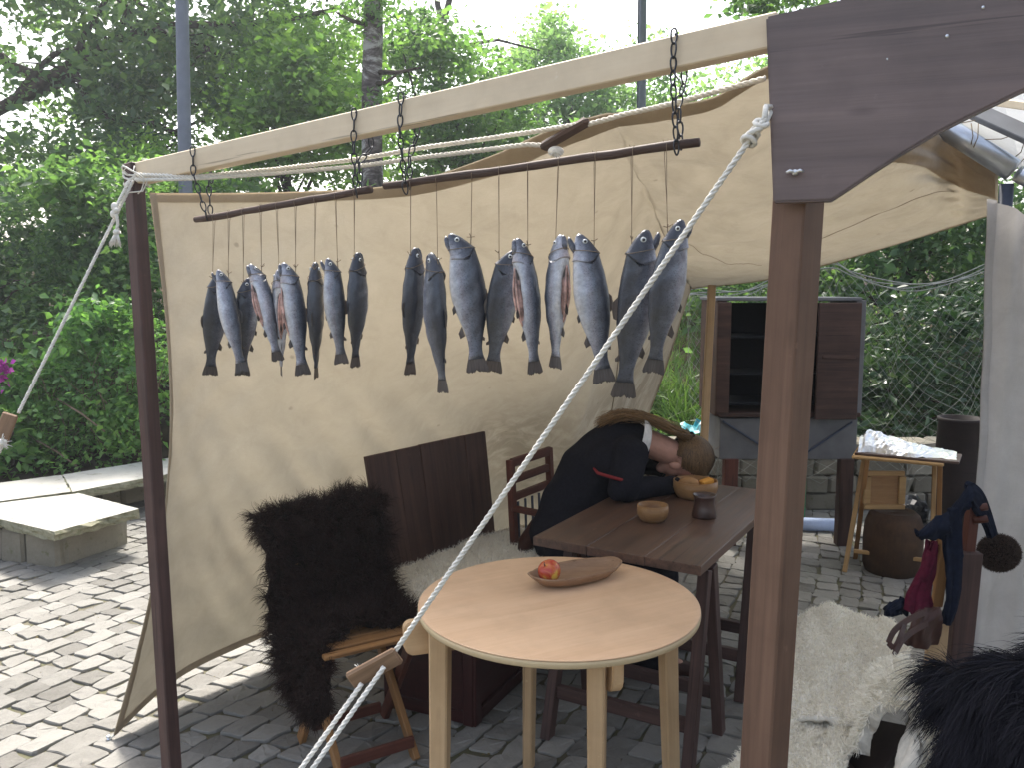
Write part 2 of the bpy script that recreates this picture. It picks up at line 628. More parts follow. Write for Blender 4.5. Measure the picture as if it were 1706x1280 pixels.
def m_stone(name, a, b, moss=0.0, scale=6, rand=True, lichen=False):
    T = NT(name)
    v = T.coord('Object', rand=rand)
    n1 = T.noise(v, scale, 6, 0.65)
    n2 = T.noise(v, scale * 9, 5, 0.6)
    oi = T.n('ObjectInfo')
    isl = T.n('NewGeometry').outputs['Random Per Island']
    rv = T.math('FRACT', T.math('ADD', isl, T.math('MULTIPLY', oi.outputs['Random'], 3.7)))
    f = T.math('ADD', T.math('ADD', T.math('MULTIPLY', n1, 0.5), T.math('MULTIPLY', n2, 0.25)), T.math('MULTIPLY', rv, 0.5))
    c = T.ramp(f, (0.3, a), (0.85, b))
    if moss:
        mo = T.noise(v, scale * 2.2, 5, 0.7)
        c = T.mix(T.ramp(mo, (0.62 - moss * 0.2, (0, 0, 0)), (0.72, (0.7, 0.7, 0.7))), c, (0.09, 0.10, 0.035))
    T.set(c, 0.85, 0.2)
    T.bump(T.math('ADD', n1, T.math('MULTIPLY', n2, 0.5)), 0.45, 0.006)
    return T.m


M['cobble'] = m_stone('grey_sandstone_sett', (0.125, 0.118, 0.105), (0.250, 0.240, 0.218), 0.0, 11)
M['joint'] = m_stone('gritty_joint_soil', (0.055, 0.050, 0.034), (0.14, 0.125, 0.088), 0.8, 9)
M['slab'] = m_stone('pale_stone_slab', (0.27, 0.262, 0.238), (0.42, 0.41, 0.38), 0.2, 5)
M['slab_edge'] = m_stone('mossy_stone_edge', (0.16, 0.15, 0.10), (0.34, 0.33, 0.24), 0.7, 14)
M['wall_stone'] = m_stone('rough_wall_stone', (0.14, 0.125, 0.095), (0.28, 0.255, 0.205), 0.15, 8)
M['birch_bark'] = None


def m_birch():
    T = NT('birch_bark')
    v = T.coord('Object', (1.2, 1.2, 2.6))
    n = T.noise(v, 1.9, 6, 0.7, 1.0)
    c = T.ramp(n, (0.42, (0.045, 0.035, 0.035)), (0.52, (0.13, 0.11, 0.11)), (0.60, (0.42, 0.41, 0.41)))
    T.set(c, 0.8, 0.2)
    T.bump(n, 0.6, 0.03)
    return T.m


M['birch_bark'] = m_birch()
M['leaf_dark'] = leaf_mat('dark_chestnut_leaf', (0.048, 0.092, 0.058), (0.088, 0.152, 0.074), (0.140, 0.215, 0.088), 0.46)
M['leaf_mid'] = leaf_mat('mid_green_leaf', (0.055, 0.110, 0.050), (0.095, 0.175, 0.064), (0.150, 0.245, 0.080), 0.48)
M['leaf_light'] = leaf_mat('fresh_hazel_leaf', (0.080, 0.160, 0.048), (0.140, 0.245, 0.064), (0.205, 0.310, 0.090), 0.52)
M['leaf_far'] = leaf_mat('far_tree_leaf', (0.105, 0.185, 0.100), (0.150, 0.245, 0.120), (0.200, 0.290, 0.145), 0.50)
M['leaf_rose'] = leaf_mat('rose_leaf', (0.065, 0.150, 0.058), (0.125, 0.240, 0.078), (0.215, 0.340, 0.110), 0.46)
M['leaf_laurel'] = leaf_mat('glossy_laurel_leaf', (0.022, 0.048, 0.026), (0.042, 0.080, 0.038), (0.090, 0.120, 0.060), 0.26, 0.35)
M['grass'] = leaf_mat('grass_blade', (0.040, 0.085, 0.028), (0.065, 0.120, 0.036), (0.110, 0.150, 0.055), 0.30)
M['fur_dark'] = fur_mat('dark_brown_wool', (0.009, 0.0055, 0.005), (0.046, 0.026, 0.021))
M['fur_black'] = fur_mat('black_long_wool', (0.006, 0.006, 0.010), (0.020, 0.019, 0.027))
M['fur_white'] = fur_mat('cream_wool', (0.80, 0.735, 0.60), (0.95, 0.915, 0.80))
M['fur_hat'] = fur_mat('brown_hat_fur', (0.028, 0.018, 0.014), (0.085, 0.058, 0.046))
M['hide'] = plain('dark_hide', (0.012, 0.008, 0.007), 0.9, 0.1)
M['hide_pale'] = plain('pale_hide', (0.72, 0.68, 0.60), 0.9, 0.1)
M['hair'] = fur_mat('light_brown_hair', (0.055, 0.030, 0.014), (0.200, 0.118, 0.054), 0.5, 0.35)


M['hair_light'] = fur_mat('light_brown_hair_ends', (0.09, 0.050, 0.022), (0.30, 0.180, 0.080), 0.5, 0.35)


def m_fish(name, head=False):
    T = NT(name)
    tc = T.n('TexCoord')
    sep = T.n('SeparateXYZ', Vector=tc.outputs['Object'])
    v = T.coord('Object', rand=True)
    n1 = T.noise(v, 9, 4, 0.6)
    # x runs from belly (-) to back (+); countershading of a trout's skin
    f = T.math('ADD', T.math('MULTIPLY', sep.outputs[0], 4.6), 0.52)
    f = T.math('ADD', f, T.math('MULTIPLY', T.math('SUBTRACT', n1, 0.5), 0.34))
    oc = T.n('SeparateColor', Color=T.n('ObjectInfo').outputs['Color'])
    f = T.math('ADD', f, T.math('SUBTRACT', oc.outputs[0], 0.435))       # some fish are darker all over
    if head:
        c = T.ramp(f, (0.12, (0.42, 0.35, 0.33)), (0.36, (0.42, 0.42, 0.45)), (0.54, (0.12, 0.125, 0.15)), (0.7, (0.030, 0.034, 0.046)))
    else:
        c = T.ramp(f, (0.10, (0.64, 0.61, 0.58)), (0.30, (0.46, 0.47, 0.50)), (0.48, (0.20, 0.215, 0.25)), (0.64, (0.085, 0.094, 0.118)), (0.88, (0.032, 0.037, 0.050)))
        pk = T.ramp(T.math('ABSOLUTE', T.math('SUBTRACT', f, 0.42)), (0.0, (0.30, 0.30, 0.30)), (0.14, (0, 0, 0)))
        c = T.mix(T.math('MULTIPLY', pk, n1), c, (0.42, 0.26, 0.26))
    vo = T.n('TexVoronoi', Vector=T.coord('Object', (1, 1, 1), rand=True), Scale=85.0)
    vo.inputs['Randomness'].default_value = 1.0
    sp = T.ramp(vo.outputs[0], (0.16, (1, 1, 1)), (0.42, (0, 0, 0)))
    bf = T.ramp(f, (0.25, (0, 0, 0)), (0.5, (1, 1, 1)))
    c = T.mix(T.math('MULTIPLY', T.math('MULTIPLY', sp, bf), 0.55), c, (0.018, 0.02, 0.026))
    oi = T.n('ObjectInfo')
    hs = T.n('HueSaturation', Color=c, Value=T.math('ADD', T.math('MULTIPLY', oi.outputs['Random'], 0.35), 0.85))
    sc = T.n('TexVoronoi', Vector=v, Scale=150.0)
    mot = T.noise(v, 34, 5, 0.7)
    cc = T.mix(1.0, hs.outputs[0], T.ramp(mot, (0.28, (0.58, 0.60, 0.65)), (0.72, (1.04, 1.08, 1.15))), 'MULTIPLY')
    T.set(cc, T.math('ADD', T.math('MULTIPLY', n1, 0.3), 0.20), 0.6, 0.2)
    T.b.inputs['Coat Weight'].default_value = 0.12 if head else 0.4
    T.b.inputs['Coat Roughness'].default_value = 0.16
    n2 = T.noise(v, 26, 4, 0.6, 0.5)
    T.bump(T.math('ADD', T.math('MULTIPLY', sc.outputs[0], .25), T.math('ADD', T.math('MULTIPLY', n1, 1.2), T.math('MULTIPLY', n2, .8))), 0.20, 0.012)
    return T.m


M['fish'] = m_fish('speckled_trout_skin')
M['fish_head'] = m_fish('trout_head_skin', True)


def m_fin():
    T = NT('translucent_fin')
    n = T.noise(T.coord('Object', (140, 30, 8), rand=True), 1.0, 3)
    T.set(T.ramp(n, (0.3, (0.050, 0.048, 0.050)), (0.75, (0.155, 0.138, 0.125))), 0.4, 0.4)
    T.translucent((0.24, 0.17, 0.12), 0.3)
    return T.m


M['fin'] = m_fin()


def m_apple():
    T = NT('red_yellow_apple')
    n = T.noise(T.coord('Object'), 22, 4, 0.6, 0.6)
    T.set(T.ramp(n, (0.42, (0.42, 0.045, 0.025)), (0.53, (0.52, 0.14, 0.04)), (0.62, (0.68, 0.42, 0.07))), 0.25, 0.5)
    return T.m


M['apple'] = m_apple()


# ------------------------------------------------------------------ fur strands and leaves
def norm(a):
    return a / np.maximum(np.linalg.norm(a, axis=1, keepdims=True), 1e-9)


def strands_geo(p, nrm, length, width, lean=0.5, curl=0.3, grav=0.4, seg=4, rng=RNG, clump=None):
    """ribbons growing from points p along normals, bent by lean, curl and weight"""
    n = len(p)
    d = norm(nrm + rng.normal(0, lean, (n, 3)))
    if clump is not None:
        d = norm(d + clump)
    L = length * rng.uniform(0.55, 1.15, (n, 1))
    side = norm(np.cross(d, rng.normal(0, 1, (n, 3))))
    cdir = norm(np.cross(d, side))
    pts = [p]
    cur = p.copy()
    dd = d.copy()
    ph = rng.uniform(0, 6.28, (n, 1))
    for k in range(seg):
        t = (k + 1) / seg
        dd = norm(dd + np.array([0, 0, -grav]) * (1.0 / seg) + curl * (np.sin(ph + t * 5) * cdir + np.cos(ph + t * 5) * side) / seg)
        cur = cur + dd * L / seg
        pts.append(cur)
    V = []
    for k in range(seg + 1):
        w = width * (1 - (k / seg) ** 1.6) * 0.5 + 0.0002
        V.append(pts[k] - side * w)
        V.append(pts[k] + side * w)
    V = np.stack(V, 1)
    nv = 2 * (seg + 1)
    base = np.arange(n)[:, None] * nv
    Fa = []
    for k in range(seg):
        Fa.append(base + np.array([[2 * k, 2 * k + 1, 2 * k + 3, 2 * k + 2]]))
    return V.reshape(-1, 3), np.concatenate(Fa, 0)


def leaves_geo(c, size, rng, droop=0.3, fold=0.25, aspect=0.55, up=0.6):
    key_ = np.floor(np.asarray(c) / .55)
    size = size * (.62 + .75 * (np.abs(np.sin(key_ @ np.array([12.9898, 78.233, 37.719])) * 43758.5453) % 1))[:, None]
    """folded four-point leaves at points c"""
    n = len(c)
    d = rng.normal(0, 1, (n, 3))
    d[:, 2] = d[:, 2] * 0.6 - droop
    d = norm(d)
    nn = rng.normal(0, 0.7, (n, 3))
    nn[:, 2] += up
    nn = norm(nn - d * np.sum(nn * d, 1, keepdims=True))
    s = np.cross(d, nn)
    L = size * rng.uniform(0.6, 1.25, (n, 1))
    W = L * aspect * rng.uniform(0.75, 1.2, (n, 1)) * 0.5
    b = c - d * L * 0.5
    t = c + d * L * 0.5 - nn * L * 0.08
    l = c + s * W + nn * W * fold - d * L * 0.06
    r = c - s * W + nn * W * fold - d * L * 0.06
    V = np.stack([b, l, t, r], 1).reshape(-1, 3)
    k = np.arange(n)[:, None] * 4
    Fa = np.concatenate([k + np.array([[0, 1, 2]]), k + np.array([[0, 2, 3]])], 0)
    return V, Fa


def cluster_points(centres, radius, per, rng, flat=0.55):
    out = []
    for c in centres:
        r = radius * rng.uniform(0.55, 1.3)
        k = max(3, int(per * rng.uniform(0.5, 1.4)))
        q = rng.normal(0, 0.5, (k, 3)) * r
        q[:, 2] *= flat
        q[:, 2] -= 0.25 * (q[:, 0] ** 2 + q[:, 1] ** 2) / max(r, 0.01)
        out.append(q + np.array(c))
    return np.concatenate(out, 0)


def px_cloud(n, rect, ydep, rng):
    x0, y0, x1, y1 = rect
    return [P(rng.uniform(x0, x1), rng.uniform(y0, y1), rng.uniform(*ydep)) for _ in range(n)]


def make_tree(name, label, cat, base, clouds, leaf, lmat, bark, trunk_r=0.12, seed=1, group=None, per=60, rad=0.45,
              top=None, limbs=10, aspect=0.55, flat=0.55, stem_name='trunk', up=0.6, droop=0.3):
    """clouds: list of (count, pixel rect, depth range); trunk with limbs to some of the leaf clumps"""
    rng = np.random.default_rng(seed)
    base = Vector(base)
    cen = []
    for n, rect, dep in clouds:
        cen += px_cloud(n, rect, dep, rng)
    t = thing(name, base, label, cat, group)
    if top is None:
        top = sum(cen, Vector()) / len(cen)
    top = Vector(top)
    mb = MB()
    N = 9
    tp = []
    for i in range(N):
        s = i / (N - 1)
        w = Vector((rng.normal(0, 1), rng.normal(0, 1), 0)) * trunk_r * 0.35 * math.sin(s * 3.14)
        tp.append(base.lerp(top, s) + w)
    mb.tube(tp, [trunk_r * (1.15 - 0.8 * i / (N - 1)) for i in range(N)], 9)
    idx = rng.choice(len(cen), min(limbs, len(cen)), replace=False)
    for k in idx:
        c = cen[k]
        s = rng.uniform(0.35, 0.98)
        a = base.lerp(top, s)
        mid = a.lerp(c, 0.5) + Vector((rng.normal(0, .15), rng.normal(0, .15), rng.uniform(0, .3))) * (c - a).length * 0.4
        pts = [a, a.lerp(mid, 0.5), mid, mid.lerp(c, 0.55), c]
        r0 = trunk_r * rng.uniform(0.28, 0.5) * (1.1 - 0.6 * s)
        mb.tube(pts, [r0, r0 * 0.8, r0 * 0.6, r0 * 0.42, r0 * 0.2], 6)
    mb.build(stem_name, bark, t)
    pts = cluster_points(cen, rad, per, rng, flat)
    V, Fa = leaves_geo(pts, leaf, rng, aspect=aspect, up=up, droop=droop)
    o = np.array(base)
    crown = link('crown', mesh_np('crown', V - o, Fa), lmat, t, Matrix.Translation(base))
    return t


# ------------------------------------------------------------------ thin summer haze
def build_haze():
    x0, x1, y0, y1, z0, z1 = -30, 30, -6, 48, -1.1, 24
    V = [(x, y, z) for x in (x0, x1) for y in (y0, y1) for z in (z0, z1)]
    Fc = [(0, 1, 3, 2), (4, 6, 7, 5), (0, 4, 5, 1), (2, 3, 7, 6), (0, 2, 6, 4), (1, 5, 7, 3)]
    T = NT('thin_haze')
    T.t.nodes.remove(T.b)
    pv = T.t.nodes.new('ShaderNodeVolumePrincipled')
    pv.inputs['Color'].default_value = (0.86, 0.93, 1.0, 1)
    pv.inputs['Density'].default_value = 0.0024
    pv.inputs['Anisotropy'].default_value = 0.45
    T.t.links.new(pv.outputs[0], T.out.inputs['Volume'])
    link('haze', mesh('haze', V, Fc), T.m, None, None, 'stuff')


build_haze()

# ------------------------------------------------------------------ the setting
def build_ground():
    S = 260.0
    n = 60
    V, Fc = [], []
    xs = np.sign(np.linspace(-1, 1, n)) * np.abs(np.linspace(-1, 1, n)) ** 2.2 * S
    ys = np.sign(np.linspace(-1, 1, n)) * np.abs(np.linspace(-1, 1, n)) ** 2.2 * S + 6
    for y in ys:
        for x in xs:
            V.append((x, y, -0.06))
    for j in range(n - 1):
        for i in range(n - 1):
            Fc.append((j * n + i, j * n + i + 1, (j + 1) * n + i + 1, (j + 1) * n + i))
    link('ground', mesh('ground', V, Fc), M['soil'], None, None, 'structure')


def hill_z(x, y):
    # planting bank rising behind the paved yard
    edge = 7.0 if x > -0.4 else 6.6
    s = max(0.0, y - edge)
    z = 1.7 * (1 - math.exp(-s / 3.2)) + 0.04 * s
    return z + 0.05 * math.sin(x * 2.1) * min(1, s)


def build_hill():
    nx, ny = 90, 50
    V, Fc = [], []
    for j in range(ny):
        y = 6.5 + (j / (ny - 1)) ** 1.6 * 40
        for i in range(nx):
            x = -26 + 52 * i / (nx - 1)
            V.append((x, y, hill_z(x, y) - 0.05 + 0.03 * random.random()))
    for j in range(ny - 1):
        for i in range(nx - 1):
            Fc.append((j * nx + i, j * nx + i + 1, (j + 1) * nx + i + 1, (j + 1) * nx + i))
    link('hillside', mesh('hillside', V, Fc, True), M['soil'], None, None, 'structure')


def build_paving():
    base = link('paving', mesh('paving', [(-9, -3, 0), (8, -3, 0), (8, 7.2, 0), (-9, 7.2, 0)], [(0, 1, 2, 3)]),
                M['joint'], None, Matrix.Translation((0, 0, -0.0085)), 'structure')
    rng = np.random.default_rng(5)
    ph = R(66)
    e1 = np.array([math.cos(ph), math.sin(ph)])
    e2 = np.array([e1[1], -e1[0]])
    org = np.array([-0.5, 3.0])
    stones = []
    v = -6.2
    while v < 6.0:
        wdt = rng.uniform(0.098, 0.122)
        s = -5.5 + rng.uniform(0, 0.12)
        while s < 7.5:
            ln = rng.uniform(0.095, 0.155)
            if rng.random() < 0.06:
                ln = rng.uniform(0.16, 0.20)
            def wp(a, b):
                bb = b + 0.09 * math.sin(a * 0.9 + 0.4) + 0.03 * math.sin(a * 2.3 + b)
                aa = a + 0.05 * math.sin(b * 1.7)
                return org + e1 * aa + e2 * bb
            c = wp(s + ln / 2, v + wdt / 2)
            if -5.6 < c[0] < 4.6 and 1.0 < c[1] < 6.9:
                stones.append((c, [wp(s, v), wp(s + ln, v), wp(s + ln, v + wdt), wp(s, v + wdt)]))
            s += ln
        v += wdt

    def stone_geo(c, quad):
        gap = rng.uniform(0.0018, 0.005)
        cc = np.array(c)
        ring = []
        q = [np.array(p) for p in quad]
        # shrink, jitter and cut the corners: eight-sided outline
        q = [p + (cc - p) / np.linalg.norm(cc - p) * (gap * 1.4) + rng.normal(0, 0.0075, 2) for p in q]
        for k in range(4):
            a, b = q[k], q[(k + 1) % 4]
            cut = rng.uniform(0.05, 0.14)
            ring.append(a + (b - a) * cut)
            ring.append((a + b) / 2 + rng.normal(0, 0.0035, 2))
            ring.append(a + (b - a) * (1 - rng.uniform(0.05, 0.14)) + rng.normal(0, 0.002, 2))
        h = rng.uniform(-0.003, 0.003)
        tilt = rng.normal(0, 0.022, 2)
        V = []
        for (sc, z) in ((1.0, -0.03), (0.99, -0.003), (0.955, 0.0010), (0.5, 0.0015)):
            for p in ring:
                d = (p - cc) * sc
                V.append((d[0], d[1], z + h + tilt[0] * d[0] + tilt[1] * d[1] + (rng.normal(0, 0.0012) if z > -0.01 else 0)))
        V.append((0, 0, 0.002 + h))
        Fc = []
        for l in range(3):
            for k in range(12):
                k2 = (k + 1) % 12
                Fc.append((l * 12 + k, l * 12 + k2, (l + 1) * 12 + k2, (l + 1) * 12 + k))
        for k in range(12):
            Fc.append((36 + k, 36 + (k + 1) % 12, 48))
        return V, Fc

    # the 300 that show largest become parts of their own
    clear = [((-10, 905), (185, 960), (228, 880), (205, 1140), (430, 1075), (415, 1010), (470, 1190), (520, 1290), (-10, 1290))]
    rects = [(-5, 950, 205, 1285), (205, 1130, 265, 1285), (290, 1085, 430, 1285), (430, 1165, 700, 1285), (755, 1160, 970, 1285),
             (1020, 1110, 1110, 1285), (1290, 900, 1480, 1010), (880, 1100, 980, 1285)]
    score = []
    for i, (c, quad) in enumerate(stones):
        x, y, ax = proj((c[0], c[1], 0))
        vis = ax > 0 and any(a <= x <= b2 and b <= y <= d for a, b, b2, d in rects)
        pa = [proj((p[0], p[1], 0)) for p in quad]
        ar = abs(sum(pa[k][0] * pa[(k + 1) % 4][1] - pa[(k + 1) % 4][0] * pa[k][1] for k in range(4))) / 2
        score.append((ar if vis else -1, i))
    best = set(i for a, i in sorted(score, reverse=True)[:298] if a > 0)
    rest = MB()
    for i, (c, quad) in enumerate(stones):
        V, Fc = stone_geo(c, quad)
        if i in best:
            link('cobble', mesh('cobble', V, Fc, False), M['cobble'], base, Matrix.Translation((c[0], c[1], 0)))
        else:
            rest.V += [Vector((a + c[0], b + c[1], z)) for a, b, z in V]
            o = len(rest.V) - len(V)
            rest.F += [tuple(k + o for k in f) for f in Fc]
    rest.build('cobbles', M['cobble'], base, False, 'stuff', (0, 0, 0))
    # grit and dry bits lying in the joints
    n = 5200
    q = rng.uniform(0, 1, (n, 2)) * np.array([8.0, 5.6]) + np.array([-4.4, 1.2])
    p = np.stack([q[:, 0], q[:, 1], np.full(n, -0.003)], 1)
    V, Fa = leaves_geo(p, 0.014, rng, 0.0, 0.4, 0.6, 2.5)
    link('litter', mesh_np('litter', V, Fa), M['litter'], None, None, 'stuff')


def rough_slab(name, outline, z0, z1, top_mat, edge_mat, parent, seed=1, jit=0.012, step=0.05):
    """a stone slab with a broken edge: polygon outline, flat top face, layered rim"""
    rng = np.random.default_rng(seed)
    pts = []
    n = len(outline)
    for i in range(n):
        a, b = np.array(outline[i][:2]), np.array(outline[(i + 1) % n][:2])
        k = max(2, int(np.linalg.norm(b - a) / step))
        for j in range(k):
            pts.append(a + (b - a) * j / k)
    cen = np.mean(pts, 0)
    m = len(pts)
    lay = [(z1, 0.0, 0.15), (z1 - (z1 - z0) * 0.3, 0.25, 1), (z1 - (z1 - z0) * 0.6, 0.0, 1), (z0, -0.9, 0.7)]
    V, Fc, mi = [], [], []
    for (z, off, jj) in lay:
        for p in pts:
            d = p - cen
            d = d / np.linalg.norm(d)
            q = p + d * (off * 0.012 + rng.normal(0, jit) * jj)
            V.append((q[0] - cen[0], q[1] - cen[1], z - z0 + rng.normal(0, 0.003) * jj))
    Fc.append(tuple(range(m)))
    mi.append(0)
    for l in range(len(lay) - 1):
        for k in range(m):
            k2 = (k + 1) % m
            Fc.append((l * m + k, (l + 1) * m + k, (l + 1) * m + k2, l * m + k2))
            mi.append(1)
    Fc.append(tuple((len(lay) - 1) * m + k for k in range(m))[::-1])
    mi.append(1)
    me = mesh(name, V, Fc)
    me.materials.append(top_mat)
    me.materials.append(edge_mat)
    me.polygons.foreach_set('material_index', mi)
    bm = bmesh.new()
    bm.from_mesh(me)
    bmesh.ops.recalc_face_normals(bm, faces=bm.faces)
    bm.to_mesh(me)
    bm.free()
    return link(name, me, None, parent, Matrix.Translation((cen[0], cen[1], z0)))


def rock(name, p0, p1, w, h, m, parent, seed, jit=0.14):
    """a roughly squared stone between p0 and p1"""
    rng = np.random.default_rng(seed)
    p0, p1 = Vector(p0), Vector(p1)
    L = (p1 - p0).length
    bm = bmesh.new()
    bmesh.ops.create_cube(bm, size=1.0)
    bmesh.ops.bevel(bm, geom=list(bm.edges), offset=0.09, segments=1, affect='EDGES')
    for v in bm.verts:
        v.co += Vector(rng.normal(0, 0.03, 3)) * jit / 0.14
        v.co.x *= L
        v.co.y *= w
        v.co.z *= h
    return link(name, bm_mesh(name, bm), m, parent, Matrix.Translation((p0 + p1) / 2) @ frame(p1 - p0).to_4x4())


def build_bench():
    zt = 0.27
    A = [G(-160, 838, zt), G(130, 819, zt), G(246, 798, zt), G(420, 768, zt), G(420, 742, zt), G(246, 769, zt), G(0, 802, zt), G(-170, 826, zt)]
    c = thing('stone_bench', G(150, 830, 0), 'low L-shaped stone bench topped with pale slabs, its edges mossy and chipped', 'bench')
    m1, m2 = G(102, 792, zt), G(118, 820, zt)
    rough_slab('slab', [G(-170, 826, zt), G(-160, 850, zt), G(0, 836, zt), m2, m1, G(0, 805, zt)], zt - 0.06, zt, M['slab'], M['slab_edge'], c, 3)
    e = 3
    rough_slab('slab', [G(104.5, 791.6, zt), G(121, 820, zt), G(244, 797, zt), G(420, 766, zt), G(420, 742, zt), G(246, 769, zt)], zt - 0.06, zt, M['slab'], M['slab_edge'], c, 4)
    rough_slab('slab', [G(0, 838, zt), G(-160, 852, zt), G(-150, 872, zt), G(0, 865, zt), G(90, 886, zt), G(232, 848, zt), G(131, 822, zt)], zt - 0.062, zt - 0.002, M['slab'], M['slab_edge'], c, 5)
    # stones carrying the slabs
    zb = zt - 0.07
    k = 0
    def course(px, y_off):
        nonlocal k
        for (a, b) in zip(px, px[1:]):
            p, q = G(*a, 0), G(*b, 0)
            d = (q - p).normalized() * 0.004
            nrm = Vector((-(q - p).y, (q - p).x, 0)).normalized()
            if nrm.y < 0:
                nrm.negate()
            up = Vector((0, 0, zb / 2 - 0.008)) + nrm * 0.11
            rock('stone', p + d + up, q - d + up, 0.22, zb + 0.02, M['wall_stone'], c, 100 + k, 0.06)
            k += 1
    course([(-120, 925), (-60, 930), (0, 935), (40, 940), (98, 946)], 0)
    course([(103, 944), (216, 906)], 0)
    course([(130, 862), (168, 852), (205, 842), (250, 832), (330, 815)], 0)


build_ground()
build_hill()
build_paving()
build_bench()

# ------------------------------------------------------------------ trees, shrubs, plants
def gz(p):
    return Vector((p.x, p.y, hill_z(p.x, p.y) - 0.05))


ch = make_tree('chestnut_tree', 'tall dark broad-leaved tree filling the upper left, sky showing through its branches', 'tree',
               gz(P(-330, 500, 11.5)),
               [(56, (-300, -220, 130, 40), (10.5, 12.8)), (54, (120, -220, 470, 60), (10.5, 12.8)), (20, (-200, 90, 110, 250), (10.2, 12.2)),
                (56, (110, 60, 330, 250), (10.3, 12.2)), (26, (330, 60, 440, 200), (11, 12.5)), (20, (430, -200, 560, 10), (11, 12.8)), (50, (-250, 235, 330, 330), (10, 12)),
                (50, (-900, -600, -200, 100), (9.5, 12.5))],
               0.125, M['leaf_dark'], M['bark'], 0.24, 21, per=112, rad=0.56, top=P(-120, -150, 11.5), limbs=0)
# its long boughs, reaching across the gap of sky
bt = MB()
for pts, r in (([(-300, 330, 11.5), (-120, 240, 11.4), (20, 170, 11.2), (120, 105, 11.1), (260, 45, 11.1), (420, 40, 11.2), (560, 15, 11.3)], 0.10),
               ([(-200, 260, 11.5), (60, 155, 11.3), (130, 130, 11.2), (170, 190, 11.1), (260, 205, 11.0), (330, 250, 11.0)], 0.075),
               ([(-120, -20, 11.5), (20, 110, 11.3), (110, 115, 11.2), (140, 60, 11.1), (200, -40, 11.1)], 0.08),
               ([(230, 45, 11.1), (300, 60, 11.0), (370, 95, 11.0), (430, 150, 11.1)], 0.045),
               ([(20, 170, 11.2), (90, 90, 11.2), (180, 70, 11.1), (230, -30, 11.1)], 0.05)):
    q = [P(*a) for a in pts]
    # smooth the bough
    sm = []
    for i in range(len(q) - 1):
        p0, p1, p2, p3 = q[max(i - 1, 0)], q[i], q[i + 1], q[min(i + 2, len(q) - 1)]
        for s in (0, .34, .67):
            sm.append(0.5 * ((2 * p1) + (p2 - p0) * s + (2 * p0 - 5 * p1 + 4 * p2 - p3) * s * s + (3 * p1 - p0 - 3 * p2 + p3) * s ** 3))
    sm.append(q[-1])
    bt.tube(sm, [r * (1 - 0.75 * i / len(sm)) for i in range(len(sm))], 7)
    for j in range(5):
        a = sm[random.randrange(3, len(sm))]
        b = a + Vector((random.uniform(-.8, .9), random.uniform(-.4, .4), random.uniform(-.6, .5)))
        bt.tube([a, a.lerp(b, .5) + Vector((0, 0, .08)), b], [r * .35, r * .25, r * .1], 5)
bt.build('bough', M['bark'], ch)

hz = make_tree('hazel_tree', 'bright green hazel tree left of the mottled birch trunk', 'tree', gz(P(480, 420, 10.5)),
               [(60, (395, 70, 610, 190), (10, 12)), (48, (390, 170, 620, 300), (10, 11.5)), (26, (440, 30, 580, 90), (10.5, 12)), (20, (230, 230, 420, 330), (9.5, 10.5))],
               0.10, M['leaf_light'], M['bark'], 0.07, 22, per=140, rad=0.5, limbs=14)
bi = thing('birch_tree', gz(P(620, 400, 9.7)), 'mottled birch trunk with ivy leaves rising behind the pale beam', 'tree')
tp = [gz(P(622, 400, 9.7)), P(620, 250, 9.7), P(619, 150, 9.7), P(622, 50, 9.7), P(621, -60, 9.7), P(616, -260, 9.7), P(622, -600, 9.7)]
tube('trunk', tp, [0.135, 0.115, 0.11, 0.106, 0.10, 0.085, 0.05], M['birch_bark'], bi, 14)
for a, b in (((632, 120), (700, 112)), ((612, 40), (560, 20)), ((626, 140), (660, 125)), ((618, -80), (500, -200)), ((618, -150), (760, -260))):
    tube('branch', [P(*a, 9.65), P((a[0] + b[0]) / 2, (a[1] + b[1]) / 2 + 4, 9.5), P(*b, 9.4)], [.03, .022, .01], M['bark'], bi, 6)
rb = np.random.default_rng(61)
cl = [P(rb.normal(618, 14), rb.uniform(-60, 40), rb.uniform(9.45, 9.65)) for _ in range(12)] + [P(rb.normal(628, 14), rb.uniform(130, 180), 9.5) for _ in range(3)]
cl += [P(rb.uniform(760, 1050), rb.uniform(-700, -260), rb.uniform(10.0, 11.5)) for _ in range(40)]
V, Fa = leaves_geo(cluster_points(cl, 0.28, 50, rb), 0.09, rb)
link('crown', mesh_np('crown', V - np.array(bi.location), Fa), M['leaf_mid'], bi, Matrix.Translation(bi.location))

make_tree('bushy_tree', 'dense blue-green tree right of the mottled birch trunk', 'tree', gz(P(760, 420, 12.5)),
          [(58, (640, 70, 800, 300), (11.8, 13.5)), (40, (780, 110, 880, 300), (11.8, 13.5)), (20, (655, 20, 740, 90), (12, 13)), (16, (700, 200, 930, 320), (11.5, 12.5))],
          0.105, M['leaf_mid'], M['bark'], 0.10, 23, per=125, rad=0.5, limbs=14)
fk = thing('bare_tree', gz(P(728, 420, 14.5)), 'slender bare-topped tree with a forked stem against the white sky', 'tree')
tube('trunk', [gz(P(728, 420, 14.5)), P(730, 200, 14.5), P(734, 60, 14.5), P(738, 32, 14.5)], [.14, .10, .085, .075], M['bark'], fk, 9)
tube('limb', [P(738, 34, 14.5), P(730, 12, 14.5), P(725, -20, 14.5), P(716, -120, 14.5)], [.06, .05, .045, .02], M['bark'], fk, 7)
tube('limb', [P(738, 34, 14.5), P(746, 12, 14.5), P(752, -15, 14.5), P(770, -140, 14.5)], [.06, .055, .05, .02], M['bark'], fk, 7)
tube('limb', [P(735, 80, 14.5), P(790, 72, 14.4), P(830, 66, 14.3), P(900, 84, 14.2)], [.035, .03, .024, .01], M['bark'], fk, 6)

